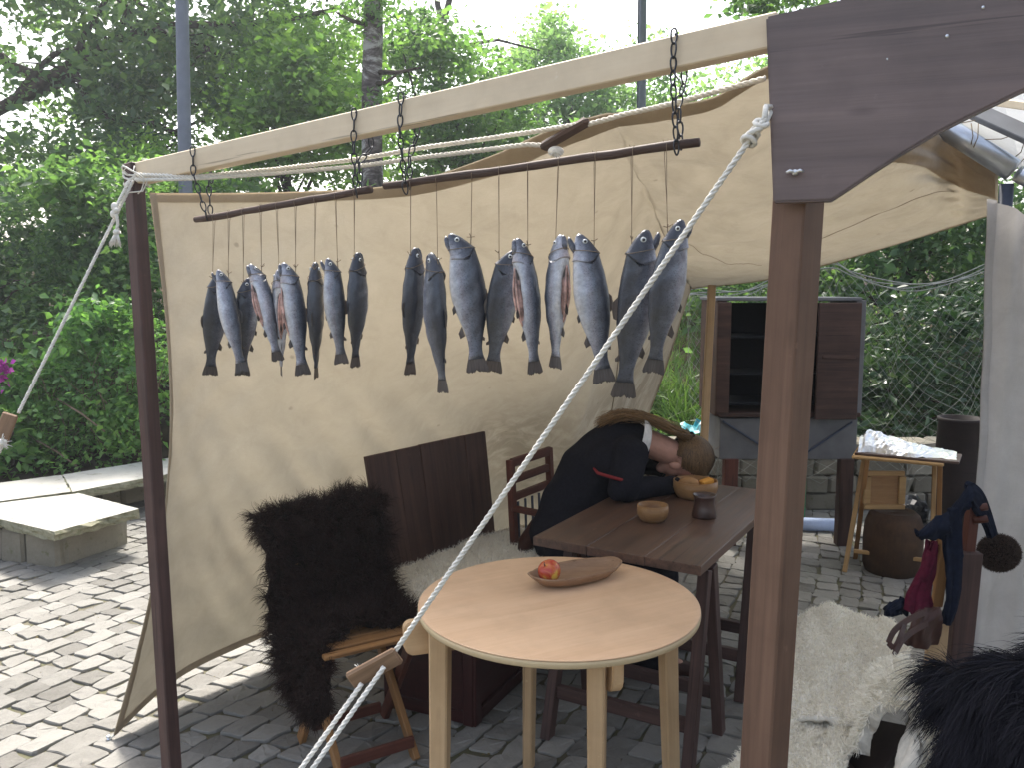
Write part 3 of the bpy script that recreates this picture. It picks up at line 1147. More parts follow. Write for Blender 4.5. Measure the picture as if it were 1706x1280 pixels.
make_tree('pale_tree', 'pale green tree seen just above the middle of the pale beam', 'tree', gz(P(930, 420, 17)),
          [(50, (840, 90, 1000, 240), (16, 18.5)), (30, (960, 95, 1050, 230), (16, 18.5)), (12, (870, 45, 960, 110), (16, 18)), (8, (905, 30, 935, 90), (16.5, 17.5)), (16, (850, 200, 1060, 300), (15.5, 17))],
          0.13, M['leaf_far'], M['bark'], 0.12, 24, per=115, rad=0.62, limbs=14)
make_tree('young_tree', 'light green tree low behind the grey pole with the cable', 'tree', gz(P(1140, 420, 16)),
          [(26, (1050, 100, 1300, 190), (15, 17)), (12, (1030, 160, 1160, 240), (15, 16.5)), (5, (1075, 55, 1105, 100), (15.5, 16.5)), (16, (1180, 130, 1420, 300), (15, 17))],
          0.13, M['leaf_far'], M['bark'], 0.09, 25, per=85, rad=0.55, limbs=10)
make_tree('overhanging_tree', 'green tree whose lowest leaves hang above the dark arched brace', 'tree', gz(P(1500, 420, 12)),
          [(34, (1235, -170, 1560, -5), (10.5, 12.5)), (10, (1235, -30, 1330, 12), (10.8, 12)), (60, (1200, -600, 1900, -150), (10, 14)), (150, (1150, -700, 2200, -90), (7.6, 10)), (110, (640, -600, 1200, -170), (7.8, 9.5)), (190, (900, -2600, 2700, -700), (5, 8.5)), (40, (1480, 60, 1900, 330), (11, 14))],
          0.12, M['leaf_mid'], M['bark'], 0.16, 26, per=70, rad=0.5, limbs=14)
# shrubs behind the stone bench
make_tree('dark_shrub', 'big dark green shrub at the left edge under the tall tree', 'shrub', gz(P(30, 720, 8.2)),
          [(60, (-200, 300, 120, 480), (7.6, 9)), (50, (-200, 460, 110, 640), (7.4, 8.6)), (22, (-120, 600, 60, 730), (7.2, 8))],
          0.085, M['leaf_dark'], M['bark'], 0.05, 31, per=125, rad=0.36, limbs=16, stem_name='stem')
make_tree('leafy_shrub', 'mid green shrub close behind the left tent pole, reaching up to the beam', 'shrub', gz(P(200, 700, 8.4)),
          [(56, (100, 280, 250, 440), (7.8, 9)), (50, (90, 420, 260, 580), (7.6, 8.8)), (26, (230, 290, 420, 420), (8.4, 9.4)), (30, (240, 330, 700, 560), (9, 10.5))],
          0.085, M['leaf_mid'], M['bark'], 0.05, 32, per=125, rad=0.36, limbs=16, stem_name='stem')
make_tree('rose_bush', 'wild rose bush with fresh green sprays right behind the stone bench', 'bush', gz(P(180, 735, 7.2)),
          [(42, (120, 490, 235, 600), (6.9, 7.6)), (60, (90, 570, 245, 690), (6.8, 7.5)), (24, (150, 640, 250, 745), (6.8, 7.3)), (14, (30, 600, 110, 690), (6.8, 7.3)), (24, (250, 520, 420, 700), (6.9, 7.8))],
          0.07, M['leaf_rose'], M['stick_wood'], 0.015, 33, per=52, rad=0.24, limbs=36, aspect=0.6, stem_name='stem', up=1.1)
fb = make_tree('flowering_bush', 'low bush with a magenta bloom at the left edge beside the wooden rope slider', 'bush', gz(P(20, 770, 7.0)),
          [(30, (-140, 590, 60, 690), (6.7, 7.2)), (44, (-120, 670, 130, 780), (6.7, 7.2)), (20, (60, 690, 210, 770), (6.8, 7.2))],
          0.075, M['leaf_rose'], M['stick_wood'], 0.014, 34, per=44, rad=0.24, limbs=26, aspect=0.6, stem_name='stem', up=1.0)
rf = np.random.default_rng(77)
fp = np.array([P(3 + rf.normal(0, 7), 617 + rf.normal(0, 9), 6.65) for _ in range(60)])
V, Fa = leaves_geo(fp, 0.055, rf, aspect=0.9)
link('bloom', mesh_np('bloom', V - fp[0], Fa), M['flower'], fb, Matrix.Translation(Vector(fp[0])))
for k, (a, b) in enumerate((((62, 735), (128, 778)), ((95, 665), (175, 720)))):
    tag(tube('dry_stick', [P(*a, 6.75), P((a[0] + b[0]) / 2, (a[1] + b[1]) / 2 - 3, 6.68), P(*b, 6.6)], [.007, .009, .006], M['stick_wood'], None, 6),
        ('bare pale stick leaning at the foot of the low bush behind the bench', 'longer thin twig slanting across the shrubs, higher of the two bare sticks')[k], 'stick')
# understorey twigs
tw = MB()
for i in range(150):
    a = P(random.uniform(60, 260), random.uniform(640, 775), random.uniform(6.75, 7.4))
    b = a + Vector((random.uniform(-.25, .25), random.uniform(-.1, .1), random.uniform(.1, .45)))
    tw.tube([a, a.lerp(b, .5) + Vector((random.uniform(-.04, .04), 0, 0)), b], [.004, .003, .002], 4)
tw.build('undergrowth', M['stick_wood'], None, True, 'stuff')
# right side, behind the net
make_tree('laurel_bush', 'glossy dark laurel bush behind the fishing net', 'bush', gz(P(1540, 780, 7.4)),
          [(70, (1400, 490, 1660, 640), (6.9, 8)), (70, (1390, 620, 1680, 760), (6.8, 7.8)), (30, (1640, 450, 1850, 800), (6.9, 8)), (30, (1300, 560, 1440, 800), (7.4, 8.2))],
          0.11, M['leaf_laurel'], M['bark'], 0.03, 41, per=40, rad=0.3, limbs=24, aspect=0.36, stem_name='stem', up=0.5)
make_tree('yew_tree', 'almost black-green tree under the rear edge of the canvas roof', 'tree', gz(P(1450, 700, 9.5)),
          [(80, (1360, 330, 1700, 500), (8.8, 10.2)), (40, (1150, 420, 1400, 520), (9.4, 10.5)), (40, (1640, 250, 1900, 560), (8.8, 10.2))],
          0.10, M['leaf_dark'], M['bark'], 0.1, 42, per=90, rad=0.42, limbs=14)
make_tree('rear_shrub', 'dark shrub above the grass slope left of the wooden pole', 'shrub', gz(P(1120, 520, 11)),
          [(50, (960, 380, 1200, 505), (10.4, 12)), (30, (700, 350, 960, 520), (10.4, 12))],
          0.09, M['leaf_mid'], M['bark'], 0.05, 43, per=70, rad=0.4, limbs=12, stem_name='stem')


def build_grass():
    rng = np.random.default_rng(51)
    pts, big = [], []
    while len(pts) < 9000:
        x, y = rng.uniform(0.4, 4.6), rng.uniform(7.4, 12.0)
        pts.append((x, y, hill_z(x, y) - 0.05))
    p = np.array(pts)
    nr = np.tile(np.array([[0, 0, 1.0]]), (len(p), 1))
    V1, F1 = strands_geo(p, nr, 0.20, 0.012, 0.35, 0.1, 0.7, 3, rng)
    # coarse tufts at the foot of the slope
    q = []
    for cx, cy in ((1.55, 7.9), (1.9, 7.7), (1.35, 8.2), (2.2, 7.6), (1.75, 8.3), (1.1, 8.0), (1.5, 7.6)):
        for _ in range(170):
            x, y = cx + rng.normal(0, .1), cy + rng.normal(0, .1)
            q.append((x, y, hill_z(x, y) - 0.05))
    q = np.array(q)
    V2, F2 = strands_geo(q, np.tile(np.array([[0, 0, 1.0]]), (len(q), 1)), 0.42, 0.016, 0.38, 0.1, 1.1, 4, rng)
    link('grass', mesh_np('grass', np.concatenate([V1, V2]), np.concatenate([F1, F2 + len(V1)])), M['grass'], None, None, 'stuff')


build_grass()

# ------------------------------------------------------------------ lamp poles
lp = thing('lamp_post', gz(P(306, 420, 8.0)), 'grey-blue lamp post behind the left end of the pale beam', 'lamp post')
tube('pole', [gz(P(311, 420, 8.0)), P(309, 310, 8.0), P(303, 0, 8.0), P(297, -300, 8.0), P(294, -500, 8.0)], [.062, .06, .057, .054, .05], M['pole_paint'], lp, 16)
lathe('lamp_head', [(0.0, 0), (.10, .02), (.20, .1), (.22, .16), (.06, .3), (0, .32)], Matrix.Translation(P(294, -505, 8.0)), M['pole_paint'], lp)
fp_ = thing('flagpole', gz(P(1069, 420, 12.0)), 'slim grey pole with a thin dark cable behind the chain nearest the brace', 'pole')
tube('pole', [gz(P(1068, 420, 12.0)), P(1069, 170, 12.0), P(1071, 0, 12.0), P(1073, -400, 12.0)], [.062, .058, .052, .045], M['pole_paint'], fp_, 14)
tube('cable', [P(1061, 330, 11.9), P(1062, 170, 11.9), P(1064, 0, 11.9), P(1067, -400, 11.9)], .012, M['cable'], fp_, 6)

# ------------------------------------------------------------------ tent frame: pole, beam, post, brace
BL = P(226, 288, 2.88)                       # beam axis, left end
BR = P(1290, 53, 1.80)                       # beam axis, right end
bdir = (BR - BL)
bdir_h = Vector((bdir.x, bdir.y, 0)).normalized()
bn = Vector((bdir_h.y, -bdir_h.x, 0))        # horizontal normal of the beam, towards the camera
if bn.y > 0:
    bn.negate()

tent_pole = bar('tent_pole', G(288, 1310, 0.0) + Vector((0, 0.0, -0.01)), P(222, 272, 2.86), 0.048, 0.048, M['dark_wood'], None, up=bn, bev=0.004)
tag(tent_pole, 'slender dark brown square tent pole at the left, cords knotted round its top', 'tent pole')
beam = bar('ridge_beam', P(234, 289, 2.86), P(1300, 51, 1.79), 0.045, 0.068, M['pale_wood'], None, up=(0, 0, 1), bev=0.003)
tag(beam, 'long pale planed beam from the left tent pole to the dark brace', 'beam')

post_top = P(1331, 320, 1.82)
post_bot = Vector(G(1258, 1500, 0.0))
post_bot = Vector((P(1271, 1280, 1.84).x - 0.012, 1.84, 0.0))
post = bar('corner_post', post_bot, post_top + (post_top - post_bot).normalized() * 0.2, 0.078, 0.078, M['post_wood'], None, up=Vector((-.77, -.64, 0)), bev=0.004)
tag(post, 'thick brown square post right of the round table, carrying the arched brace', 'post')

# the arched brace, sawn out of thick planks, fixed to the front of the post
bd = Vector((0.93, -0.36, 0)).normalized()
bpn = Vector((-0.36, -0.93, 0)).normalized()
bp0 = P(1290, 338, 1.755)
outline = [(1276, 27), (1288, 337), (1385, 334), (1420, 311), (1460, 284), (1510, 252), (1560, 222), (1610, 196), (1660, 172), (1706, 150),
           (1800, 112), (1900, 85), (1960, -140), (1706, -72), (1560, -36), (1400, -1)]
fr = [PP(x, y, bp0, bpn) for x, y in outline]
o0 = fr[0]
ux, uz = bd, Vector((0, 0, 1))
Vb, n = [], len(fr)
for d_ in (0, 0.042):
    for p in fr:
        q = p - o0
        Vb.append((q.dot(ux), d_, q.z))
Fb = [tuple(range(n)), tuple(range(2 * n - 1, n - 1, -1))] + [(i, i + n, (i + 1) % n + n, (i + 1) % n) for i in range(n)]
bm = bmesh.new()
vv = [bm.verts.new(v) for v in Vb]
for f in Fb:
    bm.faces.new([vv[i] for i in f])
bmesh.ops.recalc_face_normals(bm, faces=bm.faces)
bmesh.ops.bevel(bm, geom=[e for e in bm.edges if len(e.link_faces) == 2 and e.calc_face_angle() > 0.6], offset=0.004, segments=2, affect='EDGES')
Mb = Matrix((ux, -bpn, uz)).transposed().to_4x4()
Mb.translation = o0
# grain follows the brace: its local x runs along the plank
brace = thing('arched_brace', o0, 'broad dark brown arched brace board with a steel wing nut near its lower left corner', 'brace')
link('board', bm_mesh('board', bm), M['brace_wood'], brace, Mb)
wn = PP(1325, 288, bp0, bpn) + bpn * 0.004
wb = MB()
wb.tube([wn, wn + bpn * 0.012], 0.006, 10)
for s in (-1, 1):
    wb.tube([wn + bpn * .008, wn + bpn * .012 + bd * s * .010 + Vector((0, 0, .003)), wn + bpn * .010 + bd * s * .016], [.0035, .004, .003], 6)
wb.build('wing_nut', M['zinc'], brace)
kb = MB()
for (x, y, r) in ((1578, 60, .004), (1638, 12, .0035), (1478, 98, .002)):
    q = PP(x, y, bp0, bpn)
    kb.ball(q + bpn * 0.001, r, 1, .4, 1, 8, 6)
kb.build('nail_heads', M['zinc'], brace, kind='stuff')

# unseen board roof, added to keep sky light off the right foreground
er = thing('shade_roof', P(1500, -60, 1.6), 'added unseen board roof that shades the right foreground', 'roof')
for k in range(22):
    y_ = 1.72 - k * .152
    bar('board', (1.45, y_, 2.53), (4.6, y_, 2.62), .148, .022, M['brace_wood'], er)  # boards of the added shade roof
for x_ in (1.5, 2.5, 3.5, 4.5):
    bar('shade_roof_rafter', (x_, 1.80, 2.44 + (x_ - .55) * .03), (x_, -1.7, 2.44 + (x_ - .55) * .03), .06, .09, M['brace_wood'], er)

# ------------------------------------------------------------------ the canvas: wall and roof in one sheet
def crom(pts, n):
    """Catmull-Rom through control points, evenly in parameter"""
    pts = [np.array(p) for p in pts]
    m = len(pts)
    out = []
    for i in range(n):
        t = i / (n - 1) * (m - 1)
        k = min(int(t), m - 2)
        s = t - k
        p0, p1, p2, p3 = pts[max(k - 1, 0)], pts[k], pts[k + 1], pts[min(k + 2, m - 1)]
        out.append(0.5 * (2 * p1 + (p2 - p0) * s + (2 * p0 - 5 * p1 + 4 * p2 - p3) * s * s + (3 * p1 - p0 - 3 * p2 + p3) * s ** 3))
    return np.array(out)


def vnoise(x, y, seed=0):
    return (np.sin(x * 1.3 + seed) * np.cos(y * 1.7 - seed * 2) + 0.5 * np.sin(x * 2.9 - y * 1.1 + seed * 3) + 0.33 * np.sin(x * 4.3 + y * 5.1 + seed))


TOPC = [P(250, 321, 2.98), P(350, 321, 2.93), P(480, 319, 2.86), P(620, 312, 2.76), P(715, 294, 2.66), P(820, 258, 2.55), P(910, 218, 2.42), P(1000, 190, 2.31), P(1030, 187, 2.28),
        P(1110, 175, 2.18), P(1190, 160, 2.08), P(1272, 112, 1.98), P(1420, 60, 2.05), P(1570, 204, 3.26), P(1664, 270, 3.14)]
BOTC = [G(188, 1228, 0.015), G(300, 1128, 0.10), G(450, 1056, 0.12), G(640, 972, 0.11), G(850, 884, 0.06), G(1000, 868, 0.05), P(1094, 655, 5.5), P(1146, 494, 5.27), P(1156, 480, 5.22),
        P(1210, 474, 5.05), P(1290, 463, 4.8), P(1420, 428, 4.4), P(1560, 386, 3.95), P(1612, 370, 3.75), P(1662, 354, 3.55)]
NU, NV = 230, 110
top = crom(TOPC, NU)
bot = crom(BOTC, NU)
u = np.linspace(0, 1, NU)[:, None]
v = np.linspace(0, 1, NV)[None, :]
S = top[:, None, :] * (1 - v)[..., None] + bot[:, None, :] * v[..., None]
# the free front edge is pulled taut between pole top and peg: it bows inwards
bow = (np.clip(1 - u / 0.13, 0, 1) ** 1.5) * np.sin(np.pi * v) * 0.13
S[..., 0] += bow
# belly of the sheet
du = np.gradient(S, axis=0)
dv = np.gradient(S, axis=1)
nrm = np.cross(du, dv)
nrm /= np.linalg.norm(nrm, axis=2, keepdims=True)
if nrm[30, 50, 1] > 0:
    nrm = -nrm
U = u * np.ones_like(v)
Vv = np.ones_like(u) * v
edge = np.clip(np.minimum(np.minimum(Vv, 1 - Vv) * 9, np.minimum(U, 1 - U) * 30), 0, 1)
# long soft folds running down to the right across the wall (strongest low in the middle)
fold_w = np.exp(-((U - 0.205) / 0.085) ** 2) * np.clip((Vv - 0.32) * 2.6, 0, 1)
ph_ = U * 175 - Vv * 27 + 1.4 * np.sin(Vv * 4 + 1) + .8 * np.sin(U * 31)
fold = (np.sin(ph_) + .35 * np.sin(2 * ph_ + 1)) * 0.017 * fold_w
fold += np.sin(U * 290 - Vv * 50 + 1.3 + np.sin(U * 40 + Vv * 6)) * 0.0045 * fold_w
# creases where the sheet turns the corner
cor_w = np.exp(-((U - 0.40) / 0.07) ** 2) * np.clip((Vv - 0.3) * 2, 0, 1)
fold += np.sin(U * 150 + Vv * 7) * 0.016 * cor_w
# tension lines on the roof, fanning from the post
roof_w = np.clip((U - 0.5) / 0.15, 0, 1) * np.clip((1.0 - U) / 0.16, 0.12, 1)
fold += roof_w * 0.010 * np.sin(Vv * 34 + U * 7 + 1.2 * np.sin(U * 23))
fold += roof_w * 0.005 * np.sin(Vv * 71 - U * 12)
fold += (0.006 * vnoise(U * 26, Vv * 15, 2) + 0.003 * vnoise(U * 60, Vv * 40, 5)) * np.clip((1.0 - U) / 0.16, 0.1, 1)
sag = 0.05 * np.sin(np.pi * Vv) * roof_w
S = S + nrm * ((fold - .024 * fold_w) * edge)[..., None]
S[..., 2] -= sag
FLAT = S.reshape(-1, 3)
_q = FLAT - np.array(CAM)
_ax = _q[:, 1] * CT - _q[:, 2] * ST
_px = np.stack([853 + _q[:, 0] / _ax * F, 640 - (_q[:, 1] * ST + _q[:, 2] * CT) / _ax * F], 1)


def uv_at(x, y):
    """sheet parameters of the place seen at a pixel of the photograph"""
    k = int(np.argmin((_px[:, 0] - x) ** 2 + (_px[:, 1] - y) ** 2))
    return np.array([(k // NV) / (NU - 1), (k % NV) / (NV - 1)])


# two hard diagonal creases at the rear corner
for (x0, y0, x1, y1, w_, h_) in ((1000, 585, 850, 790, .010, .030), (960, 560, 822, 760, .016, -.022), (700, 560, 560, 800, .02, .012), (640, 640, 520, 830, .02, .014)):
    a_, b_ = uv_at(x0, y0), uv_at(x1, y1)
    ab = b_ - a_
    tt_ = np.clip(((U - a_[0]) * ab[0] + (Vv - a_[1]) * ab[1]) / (ab @ ab), -.15, 1.15)
    dd_ = (U - a_[0] - tt_ * ab[0]) * (-ab[1]) + (Vv - a_[1] - tt_ * ab[1]) * ab[0]
    dd_ = dd_ / np.linalg.norm(ab)
    S = S + nrm * (h_ * np.exp(-(dd_ / w_) ** 2) * np.sin(np.pi * np.clip((tt_ + .15) / 1.3, 0, 1)) * edge)[..., None]
idx = np.arange(NU * NV).reshape(NU, NV)
Fa = np.stack([idx[:-1, :-1], idx[:-1, 1:], idx[1:, 1:], idx[1:, :-1]], -1).reshape(-1, 4)
tent_o = Vector(top[0])
tarp = thing('canvas_tarp', tent_o, 'large beige canvas sheet hung as tent wall and roof behind the fish', 'canvas')
O3 = np.array(tent_o)
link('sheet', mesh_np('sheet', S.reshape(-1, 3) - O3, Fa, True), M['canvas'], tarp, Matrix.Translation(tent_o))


def strip(rows_a, rows_b, off, name, m):
    """a hem: a second layer lying 4 mm in front of the sheet"""
    A, B, O = np.array(rows_a), np.array(rows_b), np.array(off)
    n = len(A)
    mid = (A + B) / 2
    V = np.concatenate([A + O * 0.004, mid + O * 0.006, B + O * 0.004])
    Fq = []
    for k in range(n - 1):
        Fq.append((k, k + 1, n + k + 1, n + k))
        Fq.append((n + k, n + k + 1, 2 * n + k + 1, 2 * n + k))
    return link(name, mesh_np(name, V - O3, Fq, True), m, tarp, Matrix.Translation(tent_o))


tvar = np.interp(np.linspace(0, 1, NU), [0, .2, .33, .42, .5, .6, .8, 1], [4, 4, 5, 8, 10, 7, 5, 4]).astype(int)
tf = np.interp(np.linspace(0, 1, NU), [0, .2, .33, .42, .5, .6, .8, 1], [1.8, 1.8, 2.2, 3.2, 4.2, 3.0, 2.2, 1.8])
t0i = tf.astype(int)
tfr = (tf - t0i)[:, None]
ar_ = np.arange(NU)
strip(S[:, 0], S[ar_, t0i] * (1 - tfr) + S[ar_, t0i + 1] * tfr, nrm[:, 2], 'top_hem', M['seam'])
strip(S[0, :], S[3, :] if True else 0, nrm[2, :], 'front_hem', M['seam'])
strip(S[:, -1], S[:, -3], nrm[:, -3], 'bottom_hem', M['seam'])
# sewn seams standing proud as thin cords
for path, r_ in ((([(U0, V0) for U0, V0 in zip(np.linspace(.44, .335, 40), np.linspace(.42, .93, 40))]), .0025),
                 ([tuple(uv_at(1290, 432) * (1 - q) + uv_at(1588, 318) * q) for q in np.linspace(0, 1, 40)], .0012),
                 ([tuple(uv_at(1120, 395) * (1 - q) + uv_at(1270, 440) * q) for q in np.linspace(0, 1, 40)], .0009)):
    pts = []
    for a, b in path:
        i, j = int(a * (NU - 1)), int(b * (NV - 1))
        fa = a * (NU - 1) - i
        fb_ = b * (NV - 1) - j
        q = (S[i, j] * (1 - fa) * (1 - fb_) + S[i + 1, j] * fa * (1 - fb_) + S[i, j + 1] * (1 - fa) * fb_ + S[i + 1, j + 1] * fa * fb_)
        pts.append(Vector(q + nrm[i, j] * 0.003))
    tube('seam', pts, r_, M['twine'], tarp, 5)
# brown reinforcing patch sewn on near the steel pipe
ia = np.arange(int(NU * .80), NU - 1)
k1, k2 = len(ia), 50
pa = np.zeros((k1, k2, 3))
for a_, i_ in enumerate(ia):
    vend = np.interp(i_ / (NU - 1), [.80, .86, .92, 1.0], [.30, .40, .52, .66])
    for b_, f_ in enumerate(np.linspace(.015, vend, k2)):
        fj = f_ * (NV - 1)
        j_ = int(fj)
        pa[a_, b_] = S[i_, j_] * (1 - fj + j_) + S[i_, j_ + 1] * (fj - j_) + nrm[i_, j_] * .006
ix = np.arange(k1 * k2).reshape(k1, k2)
Fp = np.stack([ix[:-1, :-1], ix[:-1, 1:], ix[1:, 1:], ix[1:, :-1]], -1).reshape(-1, 4)
link('patch', mesh_np('patch', pa.reshape(-1, 3) - O3, Fp, True), M['patch'], tarp, Matrix.Translation(tent_o))
# tie cord from the sheet's front corner to a peg in the paving
pg = G(181, 1234, 0.0)
rp = rope_geo([Vector(S[0, -1]), pg + Vector((.02, 0, .02)), pg], .004)
rp.build('corner_tie', M['rope'], tarp)
peg = MB().tube([pg + Vector((0, 0, -.03)), pg + Vector((0, 0, .012))], .006, 8).ball(pg + Vector((0, 0, .014)), .009, 1, 1, .6)
tag(peg.build('tent_peg', M['zinc'], None), 'small bright tent peg between cobbles at the canvas corner', 'peg')

# ------------------------------------------------------------------ ropes, toggles
PA = P(224, 296, 2.80)
rA = [P(226, 290, 2.80), P(320, 294, 2.72), P(460, 281, 2.62), P(600, 264, 2.50), P(700, 246, 2.42), P(800, 232, 2.34), P(900, 217, 2.26), P(960, 207, 2.20), P(972, 205, 2.20)]
rB = [P(226, 299, 2.80), P(320, 297, 2.72), P(460, 288, 2.62), P(600, 276, 2.50), P(700, 262, 2.42), P(800, 250, 2.34), P(880, 240, 2.28), P(918, 243, 2.26)]
ro = thing('ridge_rope', PA, 'doubled twisted rope running below the beam from the left pole to the wooden toggle', 'rope')
rope_geo(rA, .0065).build('strand', M['rope'], ro)
rope_geo(rB, .0065).build('strand', M['rope'], ro)
rope_geo([P(975, 208, 2.2), P(1040, 190, 2.14), P(1120, 172, 2.07), P(1200, 150, 1.99), P(1275, 130, 1.93)], .0065).build('strand', M['rope'], ro)
kn = MB()
kn.ball(P(926, 252, 2.24), .016, 1.3, 1, .9)
for k in range(14):
    kn.tube([P(924, 252, 2.24), P(924 + random.uniform(-8, 14), 256 + random.uniform(-4, 8), 2.22)], [.003, .001], 4)
kn.build('knot', M['rope'], ro)
tg = bar('rope_toggle', P(902, 246, 2.26), P(981, 200, 2.19), 0.026, 0.026, M['rod_wood'], None, bev=0.009)
tag(tg, 'dark round wooden toggle on the ridge rope under the canvas edge', 'toggle')
# lashings round the top of the left pole
la = MB()
for k in range(5):
    c0 = P(224 + k, 284 + k * 5, 2.86)
    pts = []
    for a in np.linspace(0, 2 * math.pi, 15)[:-1]:
        pts.append(c0 + Vector((math.cos(a) * .037, math.sin(a) * .037, .012 * math.sin(a * 2 + k) + .01 * math.cos(a) * (k % 2))))
    la.tube(pts, .0035, 5, True)
la.tube([P(213, 290, 2.80), P(206, 284, 2.79), P(210, 278, 2.78), P(228, 288, 2.77), P(246, 300, 2.78), P(238, 318, 2.79), P(216, 320, 2.80)], .0022, 5)
la.tube([P(224, 276, 2.79), P(222, 284, 2.78), P(240, 302, 2.78), P(236, 316, 2.79), P(230, 322, 2.80)], .0022, 5)
tag(la.build('lashing', M['rope'], None), 'pale cord lashing wound round the top of the left tent pole', 'cord')
# left guy rope, with a knot and a tassel
gl0 = P(222, 300, 2.80)
gl1 = P(8, 735, 2.55)
gd = (gl1 - gl0)
glr = thing('guy_rope', gl0, 'thin guy rope with a tasselled knot running down left from the tent pole', 'rope')
rope_geo([gl0, gl0 + gd * .9], .0052).build('strand', M['rope'], glr)
rope_geo([gl0 + Vector((-.012, 0, .0)), P(193, 345, 2.75)], .0052).build('strand', M['rope'], glr)
rope_geo([gl0 + gd * .99, gl0 + gd * 1.5, gl0 + gd * 2.0, gl0 + gd * 2.45], .0052).build('strand', M['rope'], glr)
kk = MB().ball(P(191, 344, 2.75), .011, 1, 1, 1.3).ball(P(190, 356, 2.75), .011, 1.1, 1, 1.2).ball(P(194, 350, 2.74), .009)
kk.build('knot', M['rope'], glr)
rope_geo([P(194, 356, 2.74), P(196, 372, 2.74), P(194, 384, 2.74)], .0052).build('tail', M['rope'], glr)
ts = MB().ball(P(194, 386, 2.74), .010, 1.1, 1, .9)
for k in range(46):
    a = P(194 + random.uniform(-3, 3), 388, 2.74)
    b = P(192 + random.uniform(-11, 10), 408 + random.uniform(-5, 5), 2.74 + random.uniform(-.02, .02))
    ts.tube([a, a.lerp(b, .5) + Vector((0, 0, .002)), b], [.0016, .0016, .0008], 4)
ts.build('tassel', M['rope'], glr)
tl = bar('rope_slider', P(-2, 742, 2.54), P(18, 690, 2.56), 0.012, 0.045, M['oak_toggle'], None, up=Vector((0.8, 0.2, 0)), bev=0.004)
tag(tl, 'short wooden rope slider on the thin guy rope at the left edge', 'rope slider')
fz = MB().ball(P(2, 738, 2.52), .014, 1.2, 1, .8)
for k in range(30):
    a = P(2, 738, 2.52)
    fz.tube([a, a + Vector((random.uniform(-.03, .03), random.uniform(-.02, .01), random.uniform(-.02, .03)))], [.002, .0008], 4)
fz.build('end_knot', M['rope'], glr)

# the near guy rope with the wooden slider
ga = P(1274, 196, 1.72)
gb = G(330, 1560, 0.0)
def on_rope(px):
    best = min(range(2001), key=lambda i: abs(proj(ga.lerp(gb, i / 2000))[0] - px))
    return ga.lerp(gb, best / 2000)
t1 = on_rope(655)
near = thing('guy_rope', ga, 'thick white twisted guy rope slanting across the picture in front of the fish', 'rope')
rope_geo([ga, t1], .0062, .045).build('strand', M['rope'], near)
s2 = on_rope(590)
e1 = P(500, 1285, s2.y - 0.07)
e2 = P(530, 1285, s2.y - 0.07)
sd = (s2 - t1).normalized()
w1a, w1b = P(640, 1112, t1.y - .02), P(516, 1288, t1.y - .13)
w2a, w2b = P(603, 1140, t1.y - .02), P(497, 1288, t1.y - .13)
for a, b in ((w1a, w1b), (w2a, w2b)):
    g_end = a + (b - a) * (a.z / (a.z - b.z))
    rope_geo([a, g_end], .0058, .042).build('strand', M['rope'], near)
kt = MB()
for k in range(5):
    pts = []
    for a in np.linspace(0, 2 * math.pi, 12)[:-1]:
        pts.append(ga + (gb - ga).normalized() * (.012 + k * .010) + Vector((math.cos(a) * .012, math.sin(a) * .012, .008 * math.sin(a + k))))
    kt.tube(pts, .0055, 5, True)
lp0 = ga + Vector((.03, .05, .03))
kt.tube([ga, ga.lerp(lp0, .5) + Vector((-.006, 0, .012)), lp0], .006, 6)
kt.tube([ga + (gb - ga).normalized() * .03, ga + Vector((.012, .03, .0)), lp0], .006, 6)
kt.build('knot', M['rope'], near)
sl = bar('rope_slider', P(583, 1136, t1.y - .005), P(664, 1092, t1.y - .005), 0.016, 0.046, M['oak_toggle'], None, up=(0.4, -0.12, 0.9), bev=0.005)
tag(sl, 'oak rope slider with two holes on the thick white guy rope', 'rope slider')
fzz = MB().ball(P(600, 1115, t1.y + .012), .006)
for k in range(26):
    a = P(600, 1115, t1.y + .012)
    fzz.tube([a, a + Vector((random.uniform(-.016, .01), random.uniform(-.01, .01), random.uniform(-.006, .012)))], [.0014, .0006], 4)
fzz.build('frayed_end', M['rope'], near)

# ------------------------------------------------------------------ rods, chains, twine, fish
BP0 = P(760, 200, 2.23)
BP0 = (BL + BR) / 2


def onplane(x, y, off=0.0):
    return PP(x, y, BP0 + bn * (-off), bn)


r1a, r1b = onplane(326, 366), onplane(618, 315)
r2a, r2b = onplane(641, 310), onplane(1165, 236)


def stick(name, a, b, r, label):
    pts, rr = [], []
    for k in range(14):
        s = k / 13
        pts.append(a.lerp(b, s) + Vector((0, 0, random.uniform(-.0015, .0015))))
        rr.append(r * random.uniform(.93, 1.06))
    V, Fc = tube_geo(pts, rr, 12)
    Mx = Matrix.Translation(a) @ frame(b - a).to_4x4()
    Mi = Mx.inverted()
    o = link(name, mesh(name, [Mi @ q for q in V], Fc, True), M['rod_wood'], None, Mx)
    return tag(o, label, 'rod')


stick('hanging_rod', r1a, r1b, .0105, 'shorter dark wooden rod hung by two chains, holding the smaller trout')
stick('hanging_rod', r2a, r2b, .0105, 'longer dark wooden rod hung by two chains, holding the larger trout')

# one chain link, shared by all
LK = .021
lkp = []
for a in np.linspace(0, 2 * math.pi, 15)[:-1]:
    cx, cz = math.cos(a), math.sin(a)
    lkp.append(Vector((.0072 * cx * (1.0 - .25 * cz), 0, .0165 * cz)))
V, Fc = tube_geo(lkp, .0021, 5, True)
LINK = mesh('link', V, Fc, True)
LINK.materials.append(M['iron'])


